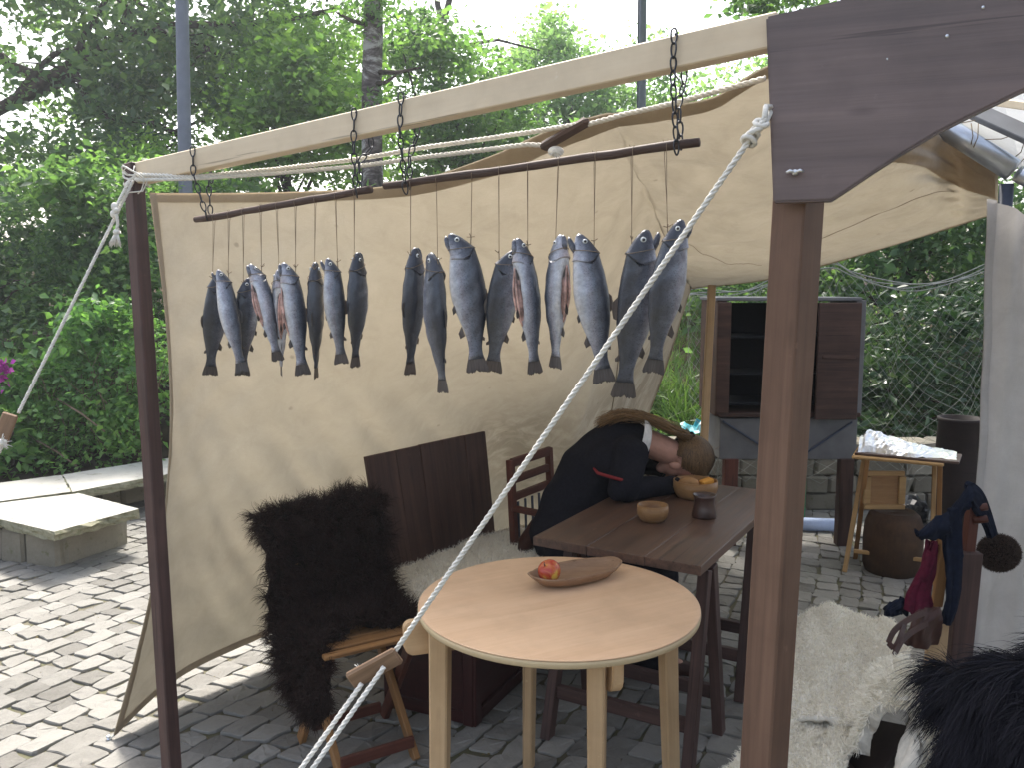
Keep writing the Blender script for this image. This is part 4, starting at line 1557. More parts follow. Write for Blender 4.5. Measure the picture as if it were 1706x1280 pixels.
def chain_path(t, pts):
    pts = [Vector(p) for p in pts]
    d = [0]
    for a, b in zip(pts, pts[1:]):
        d.append(d[-1] + (b - a).length)
    nn = max(2, int(d[-1] / .0265))
    j = 0
    for i in range(nn):
        s = (i + .5) / nn * d[-1]
        while j < len(pts) - 2 and d[j + 1] < s:
            j += 1
        q = pts[j].lerp(pts[j + 1], (s - d[j]) / (d[j + 1] - d[j]))
        ax = (pts[j + 1] - pts[j]).normalized()
        Fm = frame(ax, bn)
        rot = Fm @ Euler((R(90) * (i % 2) + R(35) + random.uniform(-.25, .25), 0, 0)).to_matrix()
        # local z of the link lies along the chain
        Z = rot @ Vector((1, 0, 0))
        X = rot @ Vector((0, 0, 1))
        Y = Z.cross(X)
        Mx = Matrix((X, Y, Z)).transposed().to_4x4()
        Mx.translation = q
        link('link', LINK, None, t, Mx)


CH = [((321, 254), (322, 290), (343, 356), 'thin black chain at the far left end of the shorter rod', (347, 300)),
      ((590, 191), (589, 240), (593, 318), 'black chain at the right end of the shorter rod, next to the gap between rods', (598, 270)),
      ((668, 166), (666, 220), (675, 312), 'black chain at the left end of the longer rod, next to the gap between rods', (682, 262)),
      ((1123, 62), (1121, 130), (1127, 246), 'longest black chain, at the end of the longer rod beside the dark brace', (1131, 170))]
for (tp_, md, en, lab, bk) in CH:
    tpp = onplane(*tp_, -.034) + Vector((0, 0, .002))
    t = thing('chain', tpp, lab, 'chain', 'chains holding up the fish rods')
    back_top = tpp - bn * .066 + Vector((0, 0, .004))
    chain_path(t, [back_top, tpp + Vector((0, 0, .006)), onplane(*md, -.034), onplane(*en, -.014), onplane(en[0] + 2, en[1] + 10, -.010)])
    chain_path(t, [back_top, back_top - Vector((0, 0, .085)), onplane(*bk, .016), onplane(en[0] + 8, en[1] + 2, .014)])

# --- trout
PRO = [(.00, .010, .010, .009), (.012, .022, .021, .018), (.05, .042, .043, .031), (.10, .058, .064, .044), (.155, .069, .080, .053), (.20, .075, .088, .058),
       (.28, .086, .098, .063), (.38, .094, .108, .066), (.47, .094, .106, .063), (.56, .087, .094, .055), (.64, .074, .075, .044), (.71, .058, .056, .033),
       (.77, .046, .043, .024), (.83, .040, .037, .017), (.875, .044, .041, .011), (.90, .048, .046, .008)]


def fish_loft(t0, t1, n, swell=1.0, slit=False, bendx=0.0, bendy=0.0, belly=1.0):
    T_ = [p[0] for p in PRO]
    V, Fc = [], []
    S_ = 20
    for i in range(n):
        t = t0 + (t1 - t0) * i / (n - 1)
        up, dn, th = (np.interp(t, T_, [p[k] for p in PRO]) for k in (1, 2, 3))
        for k in range(S_):
            a = 2 * math.pi * k / S_
            c, s = math.cos(a), math.sin(a)
            x = (up if c > 0 else dn) * abs(c) ** .9 * (1 if c > 0 else -1)
            y = th * abs(s) ** .85 * (1 if s > 0 else -1)
            if slit and c < -.86 and .2 < t < .66:
                dpt = math.sin((t - .2) / .46 * math.pi)
                x += dn * .55 * dpt * ((-c - .86) / .14)
            if x < 0 and .18 < t < .7:
                x *= 1 + (belly - 1) * math.sin((t - .18) / .52 * math.pi)
            w_ = math.sin(max(0, min(1, (t - .14) / .74)) * math.pi)
            V.append((x * swell + bendx * w_, y * swell + bendy * w_ + .003 * math.sin(t * 40 + k) * (t > .2), -t))
    for i in range(n - 1):
        for k in range(S_):
            k2 = (k + 1) % S_
            Fc.append((i * S_ + k, (i + 1) * S_ + k, (i + 1) * S_ + k2, i * S_ + k2))
    Fc.append(tuple(range(S_)))
    Fc.append(tuple((n - 1) * S_ + k for k in range(S_))[::-1])
    return mesh('body', V, Fc, True)


def fin_mesh(name, pts, thick=.0016, bend=0.0):
    """outline in the x-z plane, thin plate with tapering edge"""
    n = len(pts)
    cx = sum(p[0] for p in pts) / n
    cz = sum(p[1] for p in pts) / n
    V = [(p[0], bend * (p[0] - cx), p[1]) for p in pts] + [(cx, thick * 2, cz), (cx, -thick * 2, cz)]
    Fc = []
    for k in range(n):
        k2 = (k + 1) % n
        Fc.append((k, k2, n))
        Fc.append((k2, k, n + 1))
    return mesh(name, V, Fc)


def tail_mesh(seed):
    rr = random.Random(seed)
    pts = [(.040, -.850), (.048, -.89), (.058, -.93), (.066, -.965), (.068, -.982)]
    m = 16
    for k in range(m + 1):
        s = 1 - 2 * k / m
        z = -.996 + .014 * (1 - abs(s)) ** 2 + .012 * abs(s) ** 4 - (rr.uniform(-.014, .010) if k % 2 else rr.uniform(-.002, .010))
        pts.append((.066 * s, z))
    pts += [(-.066, -.982), (-.064, -.965), (-.056, -.93), (-.046, -.89), (-.037, -.850)]
    return fin_mesh('tail_fin', pts, .0022)


FM = {('body', q): fish_loft(.135, .90, 30, 1, False, bx, by, be) for q, (bx, by, be) in enumerate(((0, 0, 1), (.012, .012, 1.08), (-.010, -.012, .93)))}
FM.update({('slit', q): fish_loft(.135, .90, 30, 1, True, 0, by, be) for q, (by, be) in enumerate(((0, .9), (.010, 1.0), (-.010, .85)))})
HEADM = fish_loft(0, .175, 14, 1.04)
for v_ in HEADM.vertices:
    # the gill cover sweeps back over the flank and stands a little proud
    s_ = max(0.0, (-v_.co.z - .09) / .085)
    lat = 1 - min(1, abs(v_.co.x + .004) / .075)
    v_.co.z -= .040 * s_ ** 2 * lat - .018 * s_ ** 2 * (1 - lat)
    v_.co.y *= 1 + .10 * s_ ** 3
    v_.co.x *= 1 + .05 * s_ ** 3
TAILS = [tail_mesh(k) for k in range(5)]
DORS = fin_mesh('dorsal_fin', [(.085, -.40), (.110, -.435), (.112, -.47), (.106, -.50), (.098, -.53), (.078, -.54)])
ADI = fin_mesh('adipose_fin', [(.045, -.735), (.066, -.762), (.064, -.782), (.040, -.775)])
ANAL = fin_mesh('anal_fin', [(-.062, -.665), (-.086, -.715), (-.078, -.752), (-.060, -.742), (-.047, -.735)])
PELV = fin_mesh('pelvic_fin', [(-.085, -.50), (-.108, -.545), (-.104, -.585), (-.080, -.560)])
PECT = fin_mesh('pectoral_fin', [(-.055, -.20), (-.075, -.235), (-.078, -.30), (-.060, -.31), (-.045, -.24)])
for me_ in TAILS + [DORS, ADI, ANAL, PELV, PECT]:
    me_.materials.append(M['fin'])
for k in FM:
    FM[k].materials.append(M['fish'])
HEADM.materials.append(M['fish_head'])
# lower jaw: a small trough hinged under the snout
V, Fc = tube_geo([Vector((-.050, 0, -.105)), Vector((-.044, 0, -.06)), Vector((-.030, 0, -.02)), Vector((-.020, 0, -.002))], [.020, .019, .014, .004], 10)
JAWM = mesh('jaw', [(v.x, v.y * 1.25, v.z) for v in V], Fc, True)
JAWM.materials.append(M['fish_head'])
eb = MB().ball((0, 0, 0), .0155, 1, .45, 1, 14, 8)
EYEM = mesh('eye', eb.V, eb.F, True)
EYEM.materials.append(M['eye_ring'])
eb = MB().ball((0, 0, 0), .0085, 1, .5, 1, 12, 8)
PUPM = mesh('pupil', eb.V, eb.F, True)
PUPM.materials.append(M['pupil'])
# gill cover edge
gp = []
for a in np.linspace(-1.25, 1.9, 12):
    gp.append(Vector((-.006 + .066 * -math.sin(a * .86), .0, -.150 - .032 * math.cos(a))))
# flesh lips of the opened belly
lip = MB()
for s in (-1, 1):
    pts, rr = [], []
    for k in range(12):
        t = .22 + .42 * k / 11
        dn = np.interp(t, [p[0] for p in PRO], [p[2] for p in PRO])
        w = .018 * math.sin(math.pi * k / 11) + .002
        pts.append(Vector((-dn * .90, s * w, -t)))
        rr.append(.0075 * math.sin(math.pi * (k + .6) / 12.2) + .002)
    lip.tube(pts, rr, 6)
pts = [Vector((-np.interp(t, [p[0] for p in PRO], [p[2] for p in PRO]) * .62, 0, -t)) for t in np.linspace(.22, .64, 10)]
lip.tube(pts, [.004, .012, .018, .022, .024, .024, .022, .018, .012, .004], 8)
LIPM = mesh('belly_cut', lip.V, lip.F, True)
LIPM.materials.append(M['flesh'])

# head px, tail px, yaw (direction of the back seen from above, degrees), depth offset, deep factor, head bend, slit, jaw, string px at the rod, label
FISH = [
    ((362, 452), (350, 627), 208, .005, .92, -8, 0, 0, (356, 361), 'leftmost dark trout on the shorter rod, its back half turned to us'),
    ((369, 446), (404, 622), 12, -.030, .80, 14, 0, 1, (381, 356), 'slanting silvery trout on the shorter rod, overlapping the far left one'),
    ((411, 462), (404, 627), 206, .025, .98, -6, 0, 0, (405, 351), 'dark plain-backed trout third from the left on the shorter rod'),
    ((424, 436), (464, 603), 48, -.022, .92, 20, 1, 0, (434, 346), 'slanting trout with reddish opened belly on the shorter rod, tail to the right'),
    ((463, 448), (469, 628), 112, .018, .90, -6, 1, 0, (461, 341), 'thin trout seen edge-on, belly slit, fifth on the shorter rod'),
    ((480, 434), (505, 627), 28, -.020, .90, 16, 1, 0, (492, 336), 'pale opened trout with a wide tail fin in the middle of the shorter rod'),
    ((525, 436), (527, 632), 268, .008, 1.0, 0, 0, 0, (525, 331), 'dark trout seen squarely from the back, tail edge-on like a spike, on the shorter rod'),
    ((553, 427), (569, 608), 6, -.012, .86, 16, 0, 1, (559, 325), 'silver trout with a shiny head, second last on the shorter rod'),
    ((596, 420), (592, 614), 242, .012, .92, 0, 0, 0, (590, 319), 'slim dark trout seen from the back, last on the shorter rod at the gap'),
    ((692, 412), (683, 627), 236, .0, .92, 0, 0, 0, (684, 304), 'slim dark trout, first on the longer rod at the gap'),
    ((722, 418), (738, 657), -52, -.006, .92, 10, 0, 0, (727, 298), 'long narrow trout hanging lowest on the left half of the longer rod'),
    ((768, 380), (796, 622), 5, -.015, 1.0, 26, 0, 0, (786, 290), 'plump trout with its dark head bent left, third on the longer rod'),
    ((846, 410), (820, 622), 183, .020, 1.0, -20, 0, 0, (831, 283), 'trout with a bright silver gill facing right, fourth on the longer rod'),
    ((868, 394), (892, 625), 32, -.018, .86, 12, 1, 0, (879, 276), 'opened trout with a white belly flap and fanned tail, middle of the longer rod'),
    ((932, 390), (925, 616), 128, -.010, .95, -4, 1, 0, (930, 268), 'white-bellied trout with its tail edge-on, sixth on the longer rod'),
    ((973, 386), (1007, 640), 8, -.014, .98, 12, 0, 1, (991, 259), 'big trout with an open mouth facing left on the longer rod'),
    ((1071, 380), (1038, 665), 184, .004, .98, -8, 0, 1, (1053, 250), 'largest trout, hanging lowest, open mouth facing right, behind the thick guy rope'),
    ((1130, 363), (1088, 624), 176, -.016, .90, -8, 0, 1, (1109, 242), 'trout at the far right end of the longer rod, leaning right with open mouth'),
]
TWL = ['leftmost twine loop on the shorter rod', 'second twine loop from the left on the shorter rod', 'third twine loop from the left on the shorter rod',
       'fourth twine loop from the left on the shorter rod', 'twine loop at the middle of the shorter rod', 'fourth twine loop from the right on the shorter rod',
       'third twine loop from the right on the shorter rod', 'second twine loop from the right on the shorter rod', 'rightmost twine loop on the shorter rod, beside its chain',
       'leftmost twine loop on the longer rod, beside its chain', 'second twine loop from the left on the longer rod', 'third twine loop from the left on the longer rod',
       'fourth twine loop from the left on the longer rod', 'twine loop at the middle of the longer rod', 'fourth twine loop from the right on the longer rod',
       'third twine loop from the right on the longer rod', 'second twine loop from the right on the longer rod', 'rightmost twine loop on the longer rod, nearest the dark brace']
for k, (hd, tl_, yaw, off, deep, bend, slit, jaw, st, lab) in enumerate(FISH):
    a, b = onplane(*hd, off), onplane(*tl_, off)
    L = (a - b).length
    zax = (a - b).normalized()
    fx = Vector((math.cos(R(yaw)), math.sin(R(yaw)), 0))
    yax = zax.cross(fx).normalized()
    xax = yax.cross(zax)
    rt = Matrix((xax, yax, zax)).transposed().to_4x4()
    rt.translation = a
    Mw = rt @ Matrix.Diagonal((L * deep * 1.17, L * 1.02, L, 1))
    tone = (.66, .46, .62, .44, .42, .42, .60, .47, .62, .64, .58, .50, .56, .46, .38, .48, .62, .60)[k]
    t = bpy.data.objects.new('trout', None)
    t.empty_display_size = .05
    COL.objects.link(t)
    t.matrix_world = Mw
    WM[t.name] = Mw.copy()
    tag(t, lab, 'fish', 'trout hanging from the rods')
    bo = link('body', FM['slit' if slit else 'body', (k * 5) % 3], None, t, Mw)
    bo.color = (tone, tone, tone, 1)
    # head hinged behind the gills
    hb = math.copysign(min(abs(bend), 30), bend)
    Hm = Mw @ Matrix.Translation((.03, 0, -.165)) @ Matrix.Rotation(R(-abs(hb)) if True else 0, 4, 'Y') @ Matrix.Translation((-.03, 0, .165))
    h = link('head', HEADM, None, t, Hm)
    h.color = (tone, tone, tone, 1)
    Jm = Hm @ Matrix.Translation((-.048, 0, -.10)) @ Matrix.Rotation(R(-22 if jaw else -4), 4, 'Y') @ Matrix.Translation((.048, 0, .10))
    jw = link('jaw', JAWM, None, h, Jm)
    jw.color = (.70, .70, .70, 1)
    for s in (-1, 1):
        e = link('eye', EYEM, None, h, Hm @ Matrix.Translation((.012, s * .0365, -.060)))
        link('pupil', PUPM, None, h, Hm @ Matrix.Translation((.012, s * .0415, -.060)))
    link('tail_fin', TAILS[k % 5], None, t, Mw)
    link('dorsal_fin', DORS, None, t, Mw @ Matrix.Rotation(R(random.uniform(-4, 4)), 4, 'Z'))
    link('adipose_fin', ADI, None, t, Mw)
    link('anal_fin', ANAL, None, t, Mw)
    for s in (-1, 1):
        link('pelvic_fin', PELV, None, t, Mw @ Matrix.Translation((0, s * .012, 0)) @ Matrix.Rotation(R(s * 10), 4, 'Z'))
        link('pectoral_fin', PECT, None, t, Mw @ Matrix.Translation((-.012, s * .040, 0)) @ Matrix.Rotation(R(s * 22), 4, 'Z'))
    if slit:
        link('belly_cut', LIPM, None, t, Mw)
    # twine: a loop over the rod, two strands to the neck, a bight round the gills and a knot
    rc = onplane(*st, 0)
    near_rod = rc
    neck = Mw @ Vector((.045, 0, -.115))
    kn_ = Vector((rc.x, neck.y, neck.z)) * .35 + neck * .65
    kn_.z = neck.z + .018
    tm = MB()
    for s in (-1, 1):
        w = bdir_h * (s * .0062)
        tm.tube([near_rod + w + Vector((0, 0, .0125)), near_rod + w + bn * (.0125 * s), near_rod + w * .9 + bn * (.008 * s) - Vector((0, 0, .02)),
                 kn_.lerp(near_rod, .25), kn_], .0008, 5)
    ringp = []
    for q in np.linspace(0, 2 * math.pi, 15)[:-1]:
        ringp.append(Hm @ Vector((.005 + .073 * math.cos(q), .060 * math.sin(q), -.125 - .035 * math.cos(q))))
    tm.tube(ringp, .0009, 5, True)
    tm.tube([kn_, neck], .0013, 5)
    for q in range(3):
        tm.tube([kn_, kn_ + Vector((random.uniform(-.012, .012), -.004, random.uniform(-.002, .012)))], .0010, 5)
    tag(tm.build('twine', M['twine'], None), TWL[k], 'twine', 'twine loops holding the trout')


# ------------------------------------------------------------------ furniture under the canvas
def loft_rect(name, stations, m, parent, bev=0.006):
    """board of changing section: stations are (centre, x axis, y axis, half x, half y)"""
    V, Fc = [], []
    for (c, xa, ya, hx, hy) in stations:
        for sx, sy, kx, ky in ((-1, -1, 1, 0), (1, -1, -1, 0), (1, -1, 0, 1), (1, 1, 0, -1), (1, 1, -1, 0), (-1, 1, 1, 0), (-1, 1, 0, -1), (-1, -1, 0, 1)):
            V.append(Vector(c) + xa * (sx * hx + kx * bev) + ya * (sy * hy + ky * bev))
    n = len(stations)
    for i in range(n - 1):
        for k in range(8):
            k2 = (k + 1) % 8
            Fc.append((i * 8 + k, i * 8 + k2, (i + 1) * 8 + k2, (i + 1) * 8 + k))
    Fc.append(tuple(range(8))[::-1])
    Fc.append(tuple((n - 1) * 8 + k for k in range(8)))
    c0 = Vector(stations[0][0])
    ax = (Vector(stations[-1][0]) - c0)
    Mx = Matrix.Translation(c0) @ frame(ax).to_4x4()
    Mi = Mx.inverted()
    me = mesh(name, [Mi @ v for v in V], Fc)
    bm_ = bmesh.new()
    bm_.from_mesh(me)
    bmesh.ops.recalc_face_normals(bm_, faces=bm_.faces)
    bm_.to_mesh(me)
    bm_.free()
    return link(name, me, m, parent, Mx)


def plank_end(name, a, b, h, th, m, parent, r_end):
    """upright board from a to b whose end at b is rounded off below"""
    a, b = Vector(a), Vector(b)
    d = (b - a).normalized()
    up = Vector((0, 0, 1))
    sd_ = up.cross(d)
    L = (b - a).length
    pts = [(0, 0), (0, -h)]
    for q in np.linspace(0, math.pi / 2, 7):
        pts.append((L - r_end + r_end * math.sin(q), -h + r_end - r_end * math.cos(q)))
    for q in np.linspace(0, math.pi / 2, 5):
        pts.append((L - .02 + .02 * math.cos(q), -.02 + .02 * math.sin(q)))
    n_ = len(pts)
    V = [(x, s * th / 2, z) for s in (-1, 1) for x, z in pts]
    Fc = [tuple(range(n_)), tuple(range(2 * n_ - 1, n_ - 1, -1))] + [(i, i + n_, (i + 1) % n_ + n_, (i + 1) % n_) for i in range(n_)]
    bm_ = bmesh.new()
    vv_ = [bm_.verts.new(v) for v in V]
    for f in Fc:
        bm_.faces.new([vv_[i] for i in f])
    bmesh.ops.recalc_face_normals(bm_, faces=bm_.faces)
    bmesh.ops.bevel(bm_, geom=[e for e in bm_.edges if len(e.link_faces) == 2 and e.calc_face_angle() > 0.9], offset=.003, segments=2, affect='EDGES')
    Mx = Matrix((d, sd_, up)).transposed().to_4x4()
    Mx.translation = a
    return link(name, bm_mesh(name, bm_), m, parent, Mx)


# --- round table
RT = .73
RC = G(930, 1001, RT)
RR = (G(1163, 1001, RT) - G(697, 1001, RT)).length / 2
rt = thing('round_table', (RC.x, RC.y, 0), 'round pale beech table with a wooden dish on it', 'table')
grain = Matrix.Rotation(R(28), 4, 'Z')
lathe('table_top', [(0, RT - .004), (RR - .02, RT - .004), (RR - .003, RT - .004), (RR - .0012, RT - .0025), (RR - .0012, RT - .001), (RR - .004, RT), (RR - .02, RT), (0, RT)],
      Matrix.Translation((RC.x, RC.y, 0)) @ grain, M['beech_top'], rt, 96)
lathe('edge_band', [(0, RT - .024), (RR - .006, RT - .024), (RR - .001, RT - .021), (RR, RT - .012), (RR - .0006, RT - .0055), (RR - .003, RT - .0045), (0, RT - .0045)],
      Matrix.Translation((RC.x, RC.y, 0)), M['edge_band'], rt, 96)
for ang, r0, r1, hx, hy in ((197, .355, .365, .034, .026), (285, .325, .345, .023, .025), (15, .352, .385, .030, .022), (103, .335, .350, .020, .022)):
    d = Vector((math.cos(R(ang)), math.sin(R(ang)), 0))
    tq = Vector((-d.y, d.x, 0))
    rot_ = {197: 25, 285: 30, 15: 0, 103: 35}[ang]
    xa = (tq * math.cos(R(rot_)) + d * math.sin(R(rot_)))
    ya = Vector((-xa.y, xa.x, 0))
    st_ = []
    for z in (RT - .027, .62, .50, .35, .18, 0.0):
        s = 1 - z / RT
        rr_ = r0 + (r1 - r0) * s ** 1.4
        c = Vector((RC.x, RC.y, 0)) + d * rr_
        c.z = z
        st_.append((c, xa, ya, hx * (1.05 - .22 * s), hy * (1.05 - .15 * s)))
    loft_rect('leg', st_, M['birch_leg'], rt, .005)
zt_ = RT - .0275
cA = Vector((RC.x, RC.y, zt_))
dA = Vector((math.cos(R(198)), math.sin(R(198)), 0))
sA = Vector((-dA.y, dA.x, 0))
plank_end('support_board', cA - dA * .30 - sA * .05, cA + dA * (RR + .040) - sA * .05 + Vector((0, 0, 0)), .100, .030, M['birch_leg'], rt, .030)
dB = Vector((math.cos(R(283)), math.sin(R(283)), 0))
sB = Vector((-dB.y, dB.x, 0))
plank_end('support_board', cA - dB * .05 + sB * .055, cA + dB * (RR - .055) + sB * .058, .105, .032, M['birch_leg'], rt, .045)
plank_end('support_board', cA + dA * .1 + sA * .20, cA - dA * (.30) + sA * .20, .07, .028, M['birch_leg'], rt, .03)

# carved dish
da, db = G(884, 977, RT + .012), G(1030, 947, RT + .012)
dc = (da + db) / 2
dl = (db - da).length / 2
dx = (db - da).normalized()
dyv = Vector((-dx.y, dx.x, 0))
V, Fc = [], []
NA = 44
prof = [(0, .004, 0), (.55, .0, 0), (.78, .008, 0), (.94, .026, 0), (1.0, .036, 0), (.975, .039, 0), (.93, .034, 0), (.82, .017, 0), (.55, .009, 0), (0, .008, 0)]
wid = .076
for (s, z, _) in prof:
    for k in range(NA):
        a = 2 * math.pi * k / NA
        ca, sa = math.cos(a), math.sin(a)
        px_ = math.copysign(abs(ca) ** .8, ca) * dl * .92
        py_ = math.copysign(abs(sa) ** .72, sa) * wid
        hnd = max(0, abs(ca) - .86) / .14
        px_ += math.copysign(.016 * hnd, ca) * (1 if s > .9 else s)
        q = dx * (px_ * s) + dyv * (py_ * s)
        V.append((q.x, q.y, z + (.007 * hnd if s > .9 else 0)))
for i in range(len(prof) - 1):
    for k in range(NA):
        k2 = (k + 1) % NA
        Fc.append((i * NA + k, i * NA + k2, (i + 1) * NA + k2, (i + 1) * NA + k))
dish = link('wooden_dish', mesh('wooden_dish', V, Fc, True), M['dish_wood'], None, Matrix.Translation((dc.x, dc.y, RT + .0005)))
tag(dish, 'long oval carved wooden dish on the round table, an apple in it', 'dish')
ap = PP(915, 954, G(917, 975, RT), Vector((0, 1, 0)))
ar = .036
apo = thing('apple', (ap.x, ap.y, RT + .012), 'red and yellow apple lying in the carved wooden dish', 'apple')
pr = []
for q in np.linspace(-1.0, 1.0, 15):
    a = q * math.pi / 2
    r_ = ar * math.cos(a) ** .82 if abs(q) < 1 else 0
    z_ = ar * .92 * math.sin(a) * (1 - .16 * (1 - min(1, r_ / (ar * .45))) if True else 1)
    pr.append((max(r_, 0), z_))
Ma = Matrix.Translation((ap.x, ap.y, RT + .010 + ar * .93)) @ Euler((R(28), R(-35), 0)).to_matrix().to_4x4()
lathe('fruit', pr, Ma, M['apple'], apo, 24, .02)
tube('stem', [Ma @ Vector((0, 0, ar * .74)), Ma @ Vector((.002, 0, ar * .98)), Ma @ Vector((.006, .001, ar * 1.15))], .0016, M['bark'], apo, 6)

# --- dark trestle table
TZ = .76
NL, FLp, NR = G(888, 895, TZ), G(1078, 796, TZ), G(1168, 945, TZ)
te = (FLp - NL)
te.z = 0
te.normalize()
tw_ = Vector((te.y, -te.x, 0))
if tw_.dot(NR - NL) < 0:
    tw_.negate()
TW = (NR - NL).dot(tw_)
skew = (NR - NL).dot(te)
TL = (FLp - NL).dot(te) + .03
tt = thing('trestle_table', (NL.x + te.x * .5 + tw_.x * TW / 2, NL.y + te.y * .5 + tw_.y * TW / 2, 0), 'long dark plank table on trestles where the person rests', 'table')
cuts = [0, .345, .69, 1.0]
for k in range(3):
    w0, w1 = cuts[k] * TW + (.0006 if k else 0), cuts[k + 1] * TW - .0006
    c = (w0 + w1) / 2
    p0 = NL + tw_ * c + te * (skew * c / TW)
    p1 = p0 + te * (TL - skew * c / TW * .6)
    dz = Vector((0, 0, -.016 - .001 * (k % 2)))
    pk_ = bar('plank', p0 + dz, p1 + dz, w1 - w0, .032, M['table_wood'], tt, bev=.0014)
    yl = (frame(p1 - p0) @ Vector((0, 1, 0))).dot(tw_)
    for v_ in pk_.data.vertices:
        if v_.co.x < 0:
            v_.co.x += skew / TW * v_.co.y * yl
for k, s in enumerate((.22, TL - .28)):
    base_ = NL + te * s
    cA_ = base_ + tw_ * .06
    cB_ = base_ + tw_ * (TW - .05)
    bar('cross_rail', Vector((cA_.x, cA_.y, TZ - .056)), Vector((cB_.x, cB_.y, TZ - .056)), .05, .045, M['dark_wood'], tt)
    for q, c in enumerate((cA_, cB_)):
        for sg in (-1, 1):
            top_ = Vector((c.x, c.y, TZ - .08)) + te * sg * .03
            bot_ = Vector((c.x, c.y, 0)) + te * sg * (.20 if sg < 0 else .16) + tw_ * ((q * 2 - 1) * .01)
            bar('leg', bot_, top_, .038, .048, M['dark_wood'], tt, up=te)
    a_ = Vector((cA_.x, cA_.y, .17)) - te * .155
    b_ = Vector((cB_.x, cB_.y, .17)) - te * .155
    bar('stretcher', a_, b_, .026, .05, M['dark_wood'], tt)
    a_ = Vector((cA_.x, cA_.y, .17)) + te * .13
    b_ = Vector((cB_.x, cB_.y, .17)) + te * .13
    bar('stretcher', a_, b_, .026, .05, M['dark_wood'], tt)


def on_table(px, py):
    return G(px, py, TZ)


def bowl(name, px, py, rpx, hpx, m, label, cat, depth=.75, flare=1.0, foot=.72):
    c = on_table(px, py)
    ax = proj(c)[2]
    r, h = rpx / F * ax, hpx / F * ax
    t_ = .006
    pr_ = [(0, .001), (r * foot, 0), (r * .93, h * .28), (r, h * .55), (r * .985 * flare, h), (r * flare - t_, h), (r - t_ * 1.6, h * .6), (r * .75, h * (1 - depth)), (0, h * (1 - depth) - .002)]
    o = lathe(name, pr_, Matrix.Translation((c.x, c.y, TZ + .0006)), m, None, 32)
    return tag(o, label, cat), c, r, h


bowl('wooden_bowl', 1087, 868, 26, 27, M['bowl_wood'], 'small turned wooden bowl, empty, on the dark table', 'bowl')
_, bc, br_, bh = bowl('wooden_bowl', 1158, 828, 37, 28, M['bowl_wood'], 'larger wooden bowl holding bread and cheese beside the sleeping person', 'bowl', .7, 1.0, .8)
lf = MB().ball((bc.x - .030, bc.y - .005, TZ + bh * .82), .036, 1.25, .9, .72, 18, 12)
for v_ in lf.V:
    v_ += Vector((random.uniform(-.001, .001),) * 3)
tag(lf.build('bread_roll', M['bread'], None), 'round brown bread roll in the larger wooden bowl', 'bread')
ck = G(1181, 806, TZ + bh)
tag(bar('cheese_wedge', Vector((bc.x + .022, bc.y - .01, TZ + bh * .80)), Vector((bc.x + .072, bc.y + .004, TZ + bh * .98)), .04, .024, M['cheese'], None, bev=.004),
    'orange wedge of cheese beside the bread in the larger bowl', 'cheese')
mc = on_table(1173, 862)
ax_ = proj(mc)[2]
k_ = ax_ / F
tag(lathe('stoneware_mug', [(0, .001), (20 * k_, 0), (20.5 * k_, 3 * k_), (18.5 * k_, 14 * k_), (16.5 * k_, 24 * k_), (17 * k_, 33 * k_), (19.5 * k_, 38 * k_), (18 * k_, 38 * k_), (15 * k_, 31 * k_), (15 * k_, 12 * k_), (0, 10 * k_)],
                      Matrix.Translation((mc.x, mc.y, TZ + .0006)), M['stoneware'], None, 32), 'dark glazed waisted beaker on the dark table in front of the bread bowl', 'beaker')

# --- chest with sheepskin, board standing behind it
K0 = G(788, 1214, 0)
K1 = G(640, 1176, 0)
wl = (K1 - K0).normalized()
cl_ = Vector((-wl.y, wl.x, 0))
if cl_.y < 0:
    cl_.negate()
cw, clen, chh = (K1 - K0).length, .86, .41
chest = thing('wooden_chest', ((K0.x + K1.x) / 2, (K0.y + K1.y) / 2, 0), 'dark reddish panelled chest used as a bench, behind the round table', 'chest')
mid_ = (K0 + K1) / 2
bar('body', mid_ + cl_ * .012 + Vector((0, 0, .20)), mid_ + cl_ * (clen - .012) + Vector((0, 0, .20)), cw - .024, .36, M['chest_wood'], chest, bev=.002)
for a, b, hh in (((K0 + wl * .02), K0 + wl * (cw - .02), .03), ((K0 + wl * .02), K0 + wl * (cw - .02), .37)):
    bar('rail', Vector(a) + Vector((0, 0, hh)) - cl_ * .0 + cl_ * .008, Vector(b) + Vector((0, 0, hh)) + cl_ * .008, .016, .05, M['chest_wood'], chest)
for s in (.022, cw - .022):
    q = K0 + wl * s + cl_ * .008
    bar('corner_post', q, q + Vector((0, 0, .40)), .044, .018, M['chest_wood'], chest, up=cl_)
q = K0 + wl * -.001 + cl_ * .030
bar('corner_post', q, q + Vector((0, 0, .40)), .018, .05, M['chest_wood'], chest, up=cl_)
for hh in (.03, .37):
    bar('rail', K0 + cl_ * .06 + Vector((0, 0, hh)) + wl * .003, K0 + cl_ * (clen - .02) + Vector((0, 0, hh)) + wl * .003, .018, .05, M['chest_wood'], chest)
bar('lid', mid_ - cl_ * .012 + Vector((0, 0, chh)), mid_ + cl_ * (clen + .01) + Vector((0, 0, chh)), cw + .03, .022, M['chest_wood'], chest)
